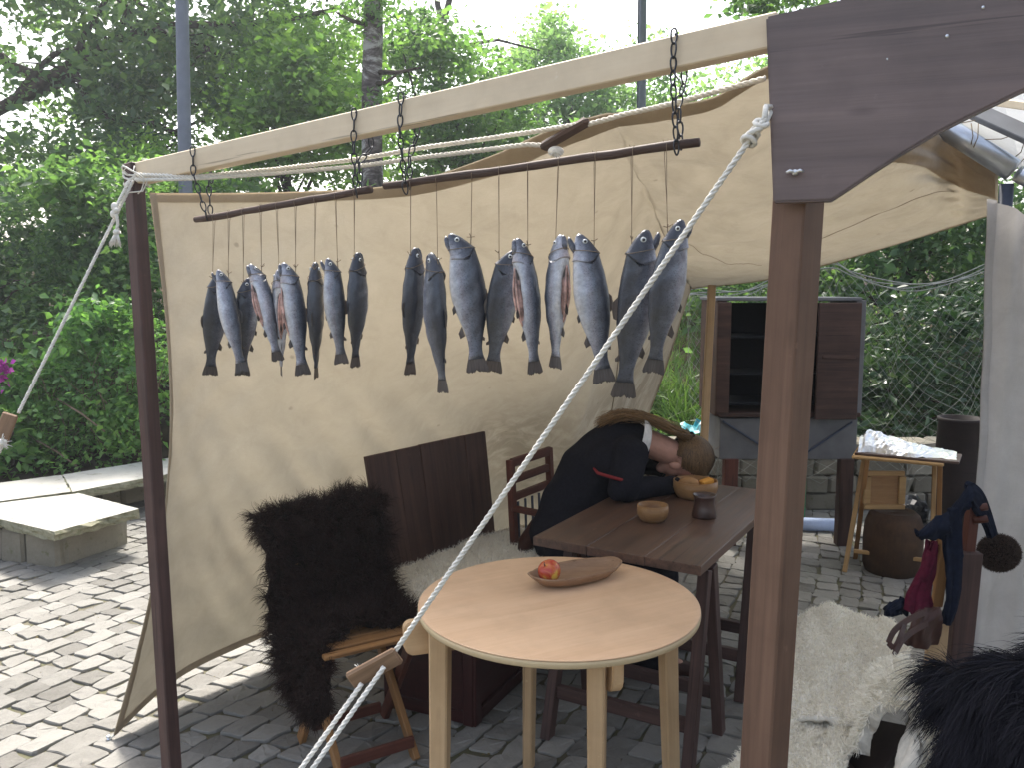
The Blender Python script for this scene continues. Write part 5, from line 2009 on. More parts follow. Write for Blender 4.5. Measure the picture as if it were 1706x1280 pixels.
# the board
B0, B1 = G(640, 957, .455), G(822, 886, .455)
T0, T1 = P(607, 766, B0.y + .012), P(806, 716, B1.y + .012)
T0.z = T1.z = (T0.z + T1.z) / 2
bb = thing('backrest_board', (B0 + B1) / 2, 'tall dark brown plank board standing upright behind the cream sheepskin', 'board')
frn = (B1 - B0).cross(T0 - B0).normalized()
if frn.y > 0:
    frn.negate()
for k in range(5):
    s0, s1 = [0, .22, .41, .60, .80, 1][k], [0, .22, .41, .60, .80, 1][k + 1]
    sm_ = (s0 + s1) / 2
    off = frn * (.0012 * ((k * 7) % 3))
    lo_, hi_ = B0.lerp(B1, sm_), T0.lerp(T1, sm_) + Vector((0, 0, (.0, .0, .002, .002, .001)[k]))
    lo_ = lo_ - Vector((0, 0, .02))
    bp_k = bar('plank', lo_ + off, hi_ + off, .020, (B0.lerp(B1, s1) - B0.lerp(B0.lerp(B1, 1), s0)).length * .998, M['board_wood'], bb, up=(T1 - T0).normalized(), bev=.0025)
    fr_k = frame(hi_ - lo_, (T1 - T0).normalized())
    dT = fr_k.transposed() @ (T1 - T0).normalized()
    for v_ in bp_k.data.vertices:
        if v_.co.x > 0:
            v_.co.x += v_.co.z * dT.x / dT.z


# ------------------------------------------------------------------ sheepskins
def skin_patch(name, rows, m_hide, m_fur, label, n, length, width, thick=.012, lean=.5, curl=.5, grav=.5, comb=None, nrm_w=1.0, clumped=.5, seed=1, lump=.006, seg=4, group=None, ragged=.0, cat='sheepskin', parent=None):
    """rows: list of lists of points; a padded hide with wool growing out of it"""
    rng = np.random.default_rng(seed)
    nu, nv = 34, 30
    R_ = [crom(r, nu) for r in rows]
    A = np.array(R_)                                   # rows, nu, 3
    Gd = np.stack([crom(list(A[:, i]), nv) for i in range(nu)], 0)   # nu, nv, 3
    du_ = np.gradient(Gd, axis=0)
    dv_ = np.gradient(Gd, axis=1)
    nn = np.cross(du_, dv_)
    nn /= np.maximum(np.linalg.norm(nn, axis=2, keepdims=True), 1e-9)
    # outward is towards camera / up
    cam_v = np.array([0, 0, CAMH]) - Gd
    if np.mean(np.sum(nn * cam_v, 2)) < 0:
        nn = -nn
    uu, vv2 = np.meshgrid(np.linspace(0, 1, nu), np.linspace(0, 1, nv), indexing='ij')
    Gd = Gd + nn * (lump * vnoise(uu * 9 + seed, vv2 * 8, seed))[..., None]
    if ragged:
        ctr = Gd.mean((0, 1))
        ed = (np.minimum(np.minimum(uu, 1 - uu), np.minimum(vv2, 1 - vv2)) < .02)
        Gd[ed] += rng.normal(0, ragged, (ed.sum(), 3))
    ix_ = np.arange(nu * nv).reshape(nu, nv)
    Fq = np.stack([ix_[:-1, :-1], ix_[:-1, 1:], ix_[1:, 1:], ix_[1:, :-1]], -1).reshape(-1, 4)
    o3 = Gd.reshape(-1, 3).mean(0)
    t_ = parent or thing(name, o3, label, cat, group)
    front = Gd.reshape(-1, 3)
    hide = link('hide', mesh_np('hide', front - o3, Fq, True), m_hide, t_, Matrix.Translation(Vector(o3)))
    md_ = hide.modifiers.new('thickness', 'SOLIDIFY')
    md_.thickness = thick
    md_.offset = 0
    # area-weighted roots
    a00, a10, a01 = Gd[:-1, :-1], Gd[1:, :-1], Gd[:-1, 1:]
    area = np.linalg.norm(np.cross(a10 - a00, a01 - a00), axis=2).ravel()
    pick = rng.choice(len(area), n, p=area / area.sum())
    i_, j_ = pick // (nv - 1), pick % (nv - 1)
    fa_, fb2 = rng.uniform(0, 1, (n, 1)), rng.uniform(0, 1, (n, 1))
    pos = Gd[i_, j_] * (1 - fa_) * (1 - fb2) + Gd[i_ + 1, j_] * fa_ * (1 - fb2) + Gd[i_, j_ + 1] * (1 - fa_) * fb2 + Gd[i_ + 1, j_ + 1] * fa_ * fb2
    nr = nn[i_, j_] * 1.0
    pos = pos + nr * thick * .5
    nr = nr * nrm_w
    # locks: neighbouring hairs share a direction
    cs = length * .5
    key = np.floor(pos / cs)
    hsh = np.abs(np.sin(key @ np.array([12.9898, 78.233, 37.719])) * 43758.5453) % 1
    h2 = np.abs(np.sin(key @ np.array([39.35, 11.13, 83.15])) * 24634.63) % 1
    lock = np.stack([np.cos(hsh * 6.28), np.sin(hsh * 6.28), h2 - .5], 1) * .75 - (pos - (key + .5) * cs) / cs * clumped
    if comb is not None:
        lock = lock + np.array(comb)
    # rim hairs point outwards
    eu = (i_[:, None] + fa_) / (nu - 1)
    ev = (j_[:, None] + fb2) / (nv - 1)
    ou = np.where(eu > .94, 1.0, np.where(eu < .06, -1.0, 0.0))
    ov = np.where(ev > .94, 1.0, np.where(ev < .06, -1.0, 0.0))
    lock = lock + norm(du_[i_, j_]) * ou * .7 + norm(dv_[i_, j_]) * ov * .7
    V_, F_ = strands_geo(pos, nr, length, width, lean, curl, grav, seg, rng, lock)
    link('wool', mesh_np('wool', V_ - o3, F_), m_fur, t_, Matrix.Translation(Vector(o3)), 'stuff')
    return t_


z_ = .445
skin_patch('sheepskin', [[G(648, 962, z_), G(720, 925, z_), G(790, 902, z_), G(868, 884, z_ + .005)],
                         [G(646, 985, z_ - .01), G(735, 965, z_ + .01), G(815, 935, z_ + .01), G(905, 892, z_ + .01)],
                         [G(664, 1012, z_ - .01), G(745, 1000, z_ + .01), G(840, 968, z_ + .01), G(945, 905, z_)],
                         [G(700, 1052, z_ - .03), G(770, 1040, z_), G(870, 1000, z_), G(975, 925, z_ - .02)]],
           M['hide_pale'], M['fur_white'], 'cream sheepskin spread on the chest in front of the brown board', 24000, .030, .0020, .014, .35, 1.8, .25, seed=3)

# ------------------------------------------------------------------ folding chair under the dark sheepskin
SZ = .43
fA, fB = G(541, 1100, SZ), G(700, 1062, SZ)
cs_ = (fB - fA).normalized()
cf = Vector((cs_.y, -cs_.x, 0))
if cf.y > 0:
    cf.negate()
CWd = (fB - fA).length
fc = thing('folding_chair', ((fA.x + fB.x) / 2 - cf.x * .2, (fA.y + fB.y) / 2 - cf.y * .2, 0), 'slatted wooden folding chair half hidden under the dark brown sheepskin', 'chair')
for k in range(6):
    d_ = -cf * (.016 + k * .062)
    bar('slat', fA + d_ + Vector((0, 0, -.002 * k)), fB + d_ + Vector((0, 0, -.002 * k)), .050 if k else .03, .016, M['oiled_wood'], fc, bev=.003)
for s in (.03, CWd - .03):
    a_ = fA + cs_ * s + Vector((0, 0, -.026))
    bar('seat_rail', a_ - cf * .02, a_ - cf * .36, .024, .034, M['oiled_wood'], fc)
for s, so in ((.01, .0), (CWd - .01, 0)):
    b_ = fA + cs_ * s
    ground = Vector((b_.x, b_.y, 0))
    # leg from the front of the seat back to the ground, and from the backrest forward
    bar('leg', ground - cf * .31 + cs_ * .0, Vector((b_.x, b_.y, SZ - .02)) - cf * .04, .022, .044, M['oiled_wood'] if s < .1 else M['red_wood'], fc, up=cs_.cross(Vector((0, 0, 1))))
    in_ = cs_ * (.028 if s < .1 else -.028)
    bar('leg', ground + cf * .035 + in_, Vector((b_.x, b_.y, SZ + .02)) - cf * .40 + in_, .022, .040, M['oiled_wood'], fc, up=cs_.cross(Vector((0, 0, 1))))
    bar('back_post', Vector((b_.x, b_.y, SZ)) - cf * .39 + in_, Vector((b_.x, b_.y, .78)) - cf * .50 + in_, .022, .036, M['oiled_wood'], fc, up=cs_)
gA, gB = Vector((fA.x, fA.y, .065)) + cs_ * .04, Vector((fB.x, fB.y, .065)) - cs_ * .04
bar('stretcher', gA + cf * .02, gB + cf * .02, .018, .04, M['red_wood'], fc)
bar('stretcher', gA - cf * .27, gB - cf * .27, .018, .04, M['red_wood'], fc)
for z in (.60, .68, .75):
    bk = -cf * (.39 + (z - SZ) * .31)
    bar('back_slat', Vector((fA.x, fA.y, z)) + bk + cs_ * .03, Vector((fB.x, fB.y, z)) + bk - cs_ * .03, .016, .05, M['oiled_wood'], fc)


def cpt(s, f, z):
    """point in the chair's own frame: across, forward of the seat front, height"""
    return Vector((fA.x, fA.y, 0)) + cs_ * s + cf * f + Vector((0, 0, z))


W_ = CWd
dark_hide = skin_patch('sheepskin', [[cpt(-.03, -.56, .70), cpt(W_ * .35, -.57, .70), cpt(W_ * .7, -.57, .70), cpt(W_ + .05, -.56, .70)],
                         [cpt(-.06, -.53, .795), cpt(W_ * .35, -.53, .805), cpt(W_ * .7, -.53, .82), cpt(W_ + .06, -.52, .825)],
                         [cpt(-.07, -.47, .77), cpt(W_ * .35, -.475, .79), cpt(W_ * .7, -.475, .80), cpt(W_ + .065, -.46, .795)],
                         [cpt(-.05, -.42, .62), cpt(W_ * .35, -.43, .62), cpt(W_ * .7, -.43, .63), cpt(W_ + .055, -.42, .64)],
                         [cpt(-.08, -.36, .475), cpt(W_ * .35, -.35, .475), cpt(W_ * .7, -.35, .48), cpt(W_ + .05, -.33, .49)],
                         [cpt(-.10, -.20, .42), cpt(W_ * .35, -.20, .462), cpt(W_ * .7, -.20, .464), cpt(W_ + .05, -.17, .455)],
                         [cpt(-.075, -.09, .35), cpt(W_ * .30, -.125, .452), cpt(W_ * .7, -.13, .455), cpt(W_ + .01, -.11, .445)]],
           M['hide'], M['fur_dark'], 'shaggy dark brown sheepskin draped over the folding chair', 34000, .070, .0022, .02, .22, 1.5, .75, nrm_w=.75, clumped=1.2, seed=5, lump=.012, ragged=.01)
# the leg flap of that hide hanging at the front
skin_patch('sheepskin_flap', [[cpt(-.10, -.18, .43), cpt(-.03, -.14, .44), cpt(.03, -.10, .45)],
                              [cpt(-.11, -.12, .37), cpt(-.05, -.06, .38), cpt(.02, -.02, .40)],
                              [cpt(-.085, -.07, .30), cpt(-.045, -.02, .29), cpt(.005, .015, .32)],
                              [cpt(-.055, -.03, .25), cpt(-.03, .0, .235), cpt(0.0, .02, .25)]],
           M['hide'], M['fur_dark'], 'hanging leg of the dark sheepskin in front of the folding chair', 7200, .060, .0022, .016, .22, 1.4, 1.0, parent=dark_hide, nrm_w=.7, clumped=1.2, seed=6, lump=.006, ragged=.004)

# ------------------------------------------------------------------ wooden armchair of the sleeping person
Q0, Q1 = P(850, 772, 3.86), P(914, 752, 4.16)
zc = (Q0.z + Q1.z) / 2
qs = Vector((Q1.x - Q0.x, Q1.y - Q0.y, 0))
qw = qs.length
qs.normalize()
qf = Vector((qs.y, -qs.x, 0))
if qf.x < 0:
    qf.negate()
wc = thing('wooden_chair', (Q0.x + qf.x * .2, Q0.y + qf.y * .2, 0), 'reddish wooden chair with a slatted back behind the sleeping person', 'chair')


def wpt(s, f, z):
    return Vector((Q0.x, Q0.y, 0)) + qs * s + qf * f + Vector((0, 0, z))


for s in (0, qw):
    bar('back_post', wpt(s, .05, 0), wpt(s, 0, zc + .015), .036, .030, M['red_wood'], wc, up=qf)
    bar('leg', wpt(s, .42, 0), wpt(s, .42, .42), .034, .034, M['red_wood'], wc, up=qf)
    bar('armrest', wpt(s, .02, .63), wpt(s, .40, .62), .045, .022, M['red_wood'], wc)
for z, h in ((zc, .042), (zc - .082, .036), (zc - .165, .036)):
    bar('back_slat', wpt(.0, .005, z), wpt(qw, .005, z), .020, h, M['red_wood'], wc)
for k in range(5):
    s = qw * (.14 + .18 * k)
    tube('spindle', [wpt(s, .02, .44), wpt(s, .012, zc - .19)], .006, M['cable'], wc, 7)
bar('seat', wpt(-.02, .22, .44), wpt(qw + .02, .22, .44), .44, .025, M['red_wood'], wc)
cb = MB().tube([wpt(-.05, .10, .36), wpt(-.05, .12, .50), wpt(-.045, .17, .575), wpt(-.04, .25, .585), wpt(-.04, .31, .52), wpt(-.04, .33, .36)], [.035, .04, .042, .042, .04, .036], 10)
tag(cb.build('rolled_blanket', M['leather'], None), 'brown rolled cloth hanging over the side of the reddish chair', 'blanket')


# ------------------------------------------------------------------ the sleeping person
def remesh(name, parts, voxel, m, parent, M0, smooth=6, wrinkle=0.0):
    """parts: capsules (a, ra, b, rb) and ellipsoids ('e', c, r, sx, sy, sz, rot); fused into one continuous skin"""
    mb_ = MB()
    for p in parts:
        if p[0] == 'e':
            mb_.ball(p[1], p[2], p[3], p[4], p[5], 20, 14, p[6] if len(p) > 6 else None)
        else:
            a, ra, b, rb_ = p
            a, b = Vector(a), Vector(b)
            n_ = 6
            mb_.tube([a.lerp(b, i / n_) for i in range(n_ + 1)], [ra + (rb_ - ra) * i / n_ for i in range(n_ + 1)], 16)
            mb_.ball(a, ra, u=16, v=10)
            mb_.ball(b, rb_, u=16, v=10)
    o3 = M0.translation
    me = mesh(name, [v - o3 for v in mb_.V], mb_.F)
    tmp = bpy.data.objects.new(name + '_raw', me)
    COL.objects.link(tmp)
    r_ = tmp.modifiers.new('r', 'REMESH')
    r_.mode = 'VOXEL'
    r_.voxel_size = voxel
    s_ = tmp.modifiers.new('s', 'SMOOTH')
    s_.factor = .5
    s_.iterations = smooth
    dg = bpy.context.evaluated_depsgraph_get()
    out = bpy.data.meshes.new_from_object(tmp.evaluated_get(dg))
    bpy.data.objects.remove(tmp)
    out.name = name
    if wrinkle:
        n_ = len(out.vertices)
        co, no = np.empty(n_ * 3, np.float32), np.empty(n_ * 3, np.float32)
        out.vertices.foreach_get('co', co)
        out.vertices.foreach_get('normal', no)
        co, no = co.reshape(-1, 3), no.reshape(-1, 3)
        x, y, z = co[:, 0] * 1, co[:, 1] * 1, co[:, 2] * 1
        w_ = np.sin(x * 34 + 22 * z + 2.2 * np.sin(y * 17)) * .5 + np.sin(z * 47 - 31 * x + 2.0 * np.sin(y * 23 + 1)) * .35 + np.abs(np.sin(x * 19 - z * 26 + 3 * np.sin(y * 9))) * .6
        co = co + no * (w_ * wrinkle)[:, None]
        out.vertices.foreach_set('co', co.ravel())
        out.update()
    out.materials.clear()
    out.polygons.foreach_set('use_smooth', [True] * len(out.polygons))
    return link(name, out, m, parent, M0)


PX, PY = .24, 3.67
pr_t = thing('person', (PX, PY, 0), 'person in black asleep, head down on the dark table', 'person')
PM = Matrix.Translation((PX, PY, 0))
hc = P(1140, 768, 3.76)
crown_d = Vector((.97, .05, -.16)).normalized()
face_d = Vector((-.30, .16, -.93))
face_d = (face_d - crown_d * face_d.dot(crown_d)).normalized()
ear_d = crown_d.cross(face_d).normalized()
if ear_d.y > 0:
    ear_d.negate()                                       # towards the camera
Hrot = Matrix((crown_d, ear_d, face_d)).transposed()


def hp(c, e, f):
    return hc + crown_d * c + ear_d * e + face_d * f


sh_n, sh_f = Vector((.50, 3.56, .935)), Vector((.54, 3.90, .935))
el_n, el_f = Vector((.45, 3.46, .815)), Vector((.62, 4.03, .81))
wr_n, wr_f = Vector((.70, 3.62, .795)), Vector((.76, 3.86, .795))
neck0, neck1 = Vector((.565, 3.73, .975)), hp(-.075, 0, -.03)
hip_n, hip_f = Vector((.25, 3.57, .55)), Vector((.27, 3.78, .55))
kn_n, kn_f = Vector((.60, 3.50, .52)), Vector((.66, 3.74, .52))
an_n, an_f = Vector((.58, 3.49, .09)), Vector((.64, 3.72, .09))
body = [(Vector((.26, 3.68, .56)), .135, Vector((.28, 3.69, .72)), .11), (Vector((.28, 3.69, .72)), .11, Vector((.42, 3.72, .90)), .115),
        (sh_n, .055, sh_f, .055), (Vector((.42, 3.72, .90)), .11, Vector((.54, 3.73, .945)), .07), (neck0, .064, neck1, .060),
        ('e', hp(.02, 0, -.015), .095, 1.05, .80, .98, Hrot), ('e', hp(-.05, 0, .030), .055, 1.05, .92, .9, Hrot), ('e', hp(-.095, 0, .052), .024, 1, 1.1, .9, Hrot),
        ('e', hp(-.022, 0, .098), .016, 1.5, .8, 1, Hrot), ('e', hp(-.030, 0, .108), .010, 1, 1.2, 1, Hrot), ('e', hp(.03, 0, .080), .03, .5, 1.6, .5, Hrot),
        ('e', hp(-.060, 0, .092), .013, .6, 1.7, .7, Hrot),
        (sh_n, .05, el_n, .042), (el_n, .040, wr_n, .027), (sh_f, .05, el_f, .042), (el_f, .04, wr_f, .027),
        (hip_n, .085, kn_n, .06), (kn_n, .055, an_n, .035), (hip_f, .085, kn_f, .06), (kn_f, .055, an_f, .035),
        (an_n, .034, an_n + Vector((.16, -.02, -.055)), .026), (an_f, .034, an_f + Vector((.16, .02, -.055)), .026)]
# ears
for s in (-1, 1):
    body.append(('e', hp(-.058, s * .076, .004), .031, .9, .34, .62, Hrot))
    body.append(('e', hp(-.080, s * .070, .006), .010, 1.0, .5, 1, Hrot))
# hands: palm, four fingers bent at the knuckles, thumb from the side
for wr, dirv, sg in ((wr_n, Vector((.72, .68, -.05)).normalized(), 1), (wr_f, Vector((.80, -.58, -.05)).normalized(), -1)):
    sdv = Vector((-dirv.y, dirv.x, 0)).normalized()
    pc = wr + dirv * .05 + Vector((0, 0, -.012))
    body.append((wr, .024, wr + dirv * .03, .022))
    for q in (-1.0, -.33, .33, 1.0):
        kn0 = wr + dirv * .09 + sdv * (q * .026) + Vector((0, 0, -.012))
        body.append((wr + dirv * .02 + sdv * q * .012 + Vector((0, 0, -.006)), .014, kn0, .0115))
        ln = .072 - .010 * abs(q - .2)
        m1 = kn0 + dirv * ln * .45 + sdv * q * .006 + Vector((0, 0, -.004))
        m2 = m1 + dirv * ln * .33 + Vector((0, 0, -.008))
        m3 = m2 + dirv * ln * .20 + Vector((0, 0, -.006))
        body += [(kn0, .0098, m1, .0088), (m1, .0088, m2, .0080), (m2, .0080, m3, .0066)]
    t0_ = wr + dirv * .025 + sdv * (sg * .022) + Vector((0, 0, -.01))
    t1_ = t0_ + dirv * .030 + sdv * (sg * .026)
    t2_ = t1_ + dirv * .028 + sdv * (sg * .006)
    body += [(t0_, .014, t1_, .0105), (t1_, .0105, t2_, .008)]
remesh('body', body, .0055, M['skin'], pr_t, PM, 3)
# black dress with half sleeves over a long-sleeved black shirt
dress = [(Vector((.25, 3.68, .57)), .170, Vector((.275, 3.69, .70)), .140), (Vector((.275, 3.69, .70)), .135, Vector((.345, 3.705, .84)), .135),
         (Vector((.345, 3.705, .84)), .135, Vector((.455, 3.72, .935)), .128), (Vector((.40, 3.62, .90)), .09, Vector((.40, 3.82, .90)), .09),
         (Vector((.455, 3.72, .935)), .12, Vector((.525, 3.73, .965)), .095),
         (sh_n, .080, sh_f, .080), (sh_n, .078, el_n + Vector((.02, .02, .01)), .070), (sh_f, .074, el_f, .064),
         (hip_n, .118, kn_n, .085), (kn_n, .085, an_n, .11), (hip_f, .118, kn_f, .085), (kn_f, .085, an_f, .11),
         (Vector((.25, 3.6, .60)), .12, Vector((.27, 3.78, .60)), .12)]
remesh('dress', dress, .008, M['black_cloth'], pr_t, PM, 8, .0055)
slv = [(el_n + Vector((-.005, 0, .0)), .052, wr_n, .038), (el_f, .050, wr_f, .038), (sh_n, .06, el_n, .052)]
remesh('sleeves', slv, .008, M['black_cloth'], pr_t, PM, 4, .004)
for o_ in ():
    pass
for an_, sy in ((an_n, -.02), (an_f, .02)):
    remesh('shoe', [(an_ + Vector((-.03, 0, -.045)), .040, an_ + Vector((.10, sy * .6, -.050)), .038), (an_ + Vector((.10, sy * .6, -.050)), .038, an_ + Vector((.185, sy, -.060)), .030),
                    (an_ + Vector((0, 0, -.03)), .042, an_ + Vector((0, 0, .02)), .042)], .007, M['leather'], pr_t, PM, 4)
# red braid round the near half sleeve
br = MB()
axd = (el_n - sh_n).normalized()
c_ = P(1022, 797, 3.50)
ring = []
for (x, y, Yd) in ((989, 781, 3.47), (996, 789, 3.44), (1012, 794, 3.42), (1030, 799, 3.42), (1045, 803, 3.44), (1053, 806, 3.47)):
    ring.append(P(x, y, Yd))
br.tube(ring, [.004, .007, .007, .007, .007, .004], 8)
br.build('sleeve_braid', M['red_trim'], pr_t)
# white collar: a band round the root of the neck
ca_ = (neck1 - neck0).normalized()
cu = ca_.orthogonal().normalized()
cu = (Vector((0, 0, 1)) - ca_ * ca_.z).normalized()
cv = ca_.cross(cu)
V, Fc = [], []
NC = 40
for j, (off_, rr_) in enumerate(((-.030, .106), (-.008, .100), (.014, .088), (.022, .081), (.014, .076), (-.010, .078))):
    for k in range(NC):
        a = 2 * math.pi * k / NC
        rad_ = rr_ * (1 + .10 * math.cos(a)) * (1.10 if abs(math.sin(a)) > .5 else 1.0)
        V.append(neck0 + ca_ * (off_ - .018 * math.cos(a)) + cu * rad_ * math.cos(a) * .95 + cv * rad_ * math.sin(a) * 1.1 - PM.translation)
for j in range(5):
    for k in range(NC):
        k2 = (k + 1) % NC
        Fc.append((j * NC + k, j * NC + k2, (j + 1) * NC + k2, (j + 1) * NC + k))
link('collar', mesh('collar', V, Fc, True), M['white_cloth'], pr_t, PM)
# hair: combed back from the hairline to the tie, then a ponytail falling along the back
tie = hp(.010, .0, -.105) + Vector((-.01, 0, .012))
rh = np.random.default_rng(91)
hv, hf = [], []
n_h = 5200
roots, dirs = [], []
while len(roots) < n_h:
    q = norm(rh.normal(0, 1, (1, 3)))[0]
    # keep the scalp: crown, back and sides down to the ears
    c_c, e_c, f_c = q
    if f_c > .40 + .45 * c_c or c_c < -.66 or (c_c < -.42 and f_c > -.15):
        continue
    roots.append(hp(.02 + c_c * .108, e_c * .084, -.015 + f_c * .103))
roots = np.array(roots)
tv = np.array(tie)
npts = 7
V_ = []
cen_h = np.array(hp(.02, 0, -.015))
for k in range(npts):
    s = k / (npts - 1)
    p_ = roots * (1 - s) + tv * s
    d_ = p_ - cen_h
    loc = np.stack([d_ @ np.array(crown_d), d_ @ np.array(ear_d), d_ @ np.array(face_d)], 1)
    ell = np.sqrt((loc[:, 0] / .110) ** 2 + (loc[:, 1] / .087) ** 2 + (loc[:, 2] / .106) ** 2)
    sc = np.maximum(1.0 / np.maximum(ell, .05), 1.0)[:, None]
    p_ = cen_h + d_ * np.where(ell[:, None] < 1, sc, 1.0) + norm(d_) * rh.uniform(0, .004, (n_h, 1))
    V_.append(p_)
side_ = norm(np.cross(V_[1] - V_[0], V_[0] - cen_h))
VV = []
for k in range(npts):
    VV += [V_[k] - side_ * .0016, V_[k] + side_ * .0016]
VV = np.stack(VV, 1)
bs = np.arange(n_h)[:, None] * (2 * npts)
FF = np.concatenate([bs + np.array([[2 * k, 2 * k + 1, 2 * k + 3, 2 * k + 2]]) for k in range(npts - 1)], 0)
hair = link('hair', mesh_np('hair', VV.reshape(-1, 3) - np.array(PM.translation), FF), M['hair'], pr_t, PM)
cap = MB().ball(hp(.022, 0, -.02), .1, 1.075, .85, 1.03, 28, 18, Hrot)
keep = []
for f in cap.F:
    c4 = sum((cap.V[i] for i in f), Vector()) / len(f) - hp(.02, 0, -.015)
    cc_, fc_ = c4.dot(crown_d) / .108, c4.dot(face_d) / .103
    if not (fc_ > .36 + .45 * cc_ or cc_ < -.66 or (cc_ < -.44 and fc_ > -.2)):
        keep.append(f)
link('scalp_hair', mesh('scalp_hair', [v - PM.translation for v in cap.V], keep, True), M['hair'], hair, PM)
# ponytail
pp_ = [tie, tie + Vector((-.035, -.005, .012)), P(1092, 702, 3.72), P(1052, 692, 3.71), P(1024, 694, 3.70), P(994, 708, 3.69)]
ctr = crom(pp_, 9)
rp_ = np.random.default_rng(92)
n_p = 700
off0 = rp_.normal(0, 1, (n_p, 3))
VV = []
Ls = rp_.uniform(.65, 1.0, (n_p, 1))
path = np.array(ctr)
for k in range(9):
    s = Ls * k / 8 * 8
    i0 = np.clip(s.astype(int), 0, 7)
    fr_ = s - i0
    c_ = path[i0[:, 0]] * (1 - fr_) + path[np.minimum(i0[:, 0] + 1, 8)] * fr_
    w_ = .007 + .013 * math.sin(min(1, k / 6) * 1.7)
    p_ = c_ + off0 * np.array([.5, 1.6, .36]) * w_ + .009 * np.sin(off0[:, [1, 2, 0]] * 3 + k * 1.1)
    VV.append(p_)
sd2 = norm(np.cross(VV[3] - VV[2], rp_.normal(0, 1, (n_p, 3))))
W2 = []
for k in range(9):
    W2 += [VV[k] - sd2 * .0013, VV[k] + sd2 * .0013]
W2 = np.stack(W2, 1)
bs = np.arange(n_p)[:, None] * 18
FF = np.concatenate([bs + np.array([[2 * k, 2 * k + 1, 2 * k + 3, 2 * k + 2]]) for k in range(8)], 0)
link('ponytail', mesh_np('ponytail', W2.reshape(-1, 3) - np.array(PM.translation), FF), M['hair_light'], pr_t, PM)
fly = MB()
for k in range(70):
    a_ = Vector(cen_h) + Vector(norm(rh.normal(0, 1, (1, 3)))[0]) * .103
    d1 = Vector(rh.normal(0, .014, 3))
    fly.tube([a_, a_ + d1 + (a_ - Vector(cen_h)) * .08, a_ + d1 * 2.2 + (a_ - Vector(cen_h)) * .10], [.0006, .0005, .0003], 4)
fly.build('loose_hair', M['hair_light'], pr_t, kind='stuff')
tb = MB().ball(tie, .020, 1.0, 1.0, .8)
for a in range(9):
    q = Vector((math.cos(a * .7) * .014, math.sin(a * .7) * .016, math.sin(a * 1.9) * .010))
    tb.ball(tie + q, .011)
tb.build('hair_tie', M['black_cloth'], pr_t)

# ------------------------------------------------------------------ right rear: cabinet, stool table, clutter
def boxpx(name, x0, y0, x1, y1, Yf, Yb, m, parent, bev=.004):
    a, b = P(x0, y0, Yf), P(x1, y1, Yf)
    cx, cz = (a.x + b.x) / 2, (a.z + b.z) / 2
    return link(name, bm_mesh(name, box_bm(abs(b.x - a.x), Yb - Yf, abs(a.z - b.z), bev)), m, parent, Matrix.Translation((cx, (Yf + Yb) / 2, cz)))


CY = 5.30
cab = thing('smoking_cabinet', Vector((P(1318, 900, CY).x, CY + .25, 0)), 'dark open wooden cabinet on a grey base with legs behind the post', 'cabinet')
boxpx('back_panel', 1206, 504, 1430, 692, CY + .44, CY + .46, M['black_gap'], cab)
boxpx('side_panel', 1196, 500, 1206, 694, CY, CY + .46, M['board_wood'], cab)
boxpx('side_panel', 1427, 500, 1435, 694, CY + .01, CY + .46, M['grey_panel'], cab)
boxpx('top_panel', 1194, 495, 1437, 501, CY - .01, CY + .47, M['grey_panel'], cab)
boxpx('bottom_panel', 1197, 689, 1434, 696, CY - .005, CY + .46, M['board_wood'], cab)
boxpx('front_stile', 1197, 503, 1214, 690, CY - .02, CY - .002, M['board_wood'], cab)
boxpx('door', 1366, 504, 1428, 700, CY - .045, CY - .02, M['board_wood'], cab)
boxpx('door_rail', 1370, 590, 1426, 598, CY - .052, CY - .046, M['board_wood'], cab)
for y in (560, 622, 672):
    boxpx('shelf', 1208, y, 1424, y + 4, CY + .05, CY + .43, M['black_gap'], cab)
boxpx('base_panel', 1200, 698, 1426, 766, CY + .02, CY + .44, M['grey_panel'], cab)
bar('brace', P(1204, 702, CY + .008), P(1300, 764, CY + .008), .012, .012, M['cable'], cab)
bar('brace', P(1330, 764, CY + .008), P(1420, 704, CY + .008), .012, .012, M['cable'], cab)
for x0, x1 in ((1202, 1232), (1394, 1424)):
    for y_ in (.03, .36):
        a = P((x0 + x1) / 2, 766, CY + y_)
        bar('leg', Vector((a.x, a.y, 0)), Vector((a.x, a.y, P(0, 766, CY).z)), .085 if y_ < .1 else .07, .07, M['red_wood'] if x0 < 1300 else M['board_wood'], cab, up=(0, 1, 0))

S0, S1 = G(1419, 760, .69), G(1573, 773, .69)
sS = (S1 - S0).normalized()
sF = Vector((sS.y, -sS.x, 0))
if sF.y > 0:
    sF.negate()
SWd = (S1 - S0).length
st_t = thing('tray_table', ((S0.x + S1.x) / 2, (S0.y + S1.y) / 2, 0), 'small yellowish folding table carrying a foil-wrapped tray', 'table')
bar('table_top', S0 - sF * .17 + Vector((0, 0, -.010)), S1 - sF * .17 + Vector((0, 0, -.010)), .34, .020, M['yellow_wood'], st_t, bev=.006)
for s, lean_ in ((.05, -.06), (SWd - .05, .02)):
    a = S0 + sS * s
    bar('leg', Vector((a.x, a.y, 0)) + sS * lean_ + sF * .0, Vector((a.x, a.y, .67)) - sF * .27, .024, .026, M['yellow_wood'], st_t, up=sS)
    a = a + sS * .03
    bar('leg', Vector((a.x, a.y, 0)) + sS * lean_ - sF * .29, Vector((a.x, a.y, .67)) - sF * .05, .024, .026, M['oiled_wood'], st_t, up=sS)
bar('stretcher', Vector((S0.x, S0.y, .12)) + sS * .03 - sF * .05, Vector((S1.x, S1.y, .12)) - sS * .03 - sF * .05, .02, .022, M['yellow_wood'], st_t)
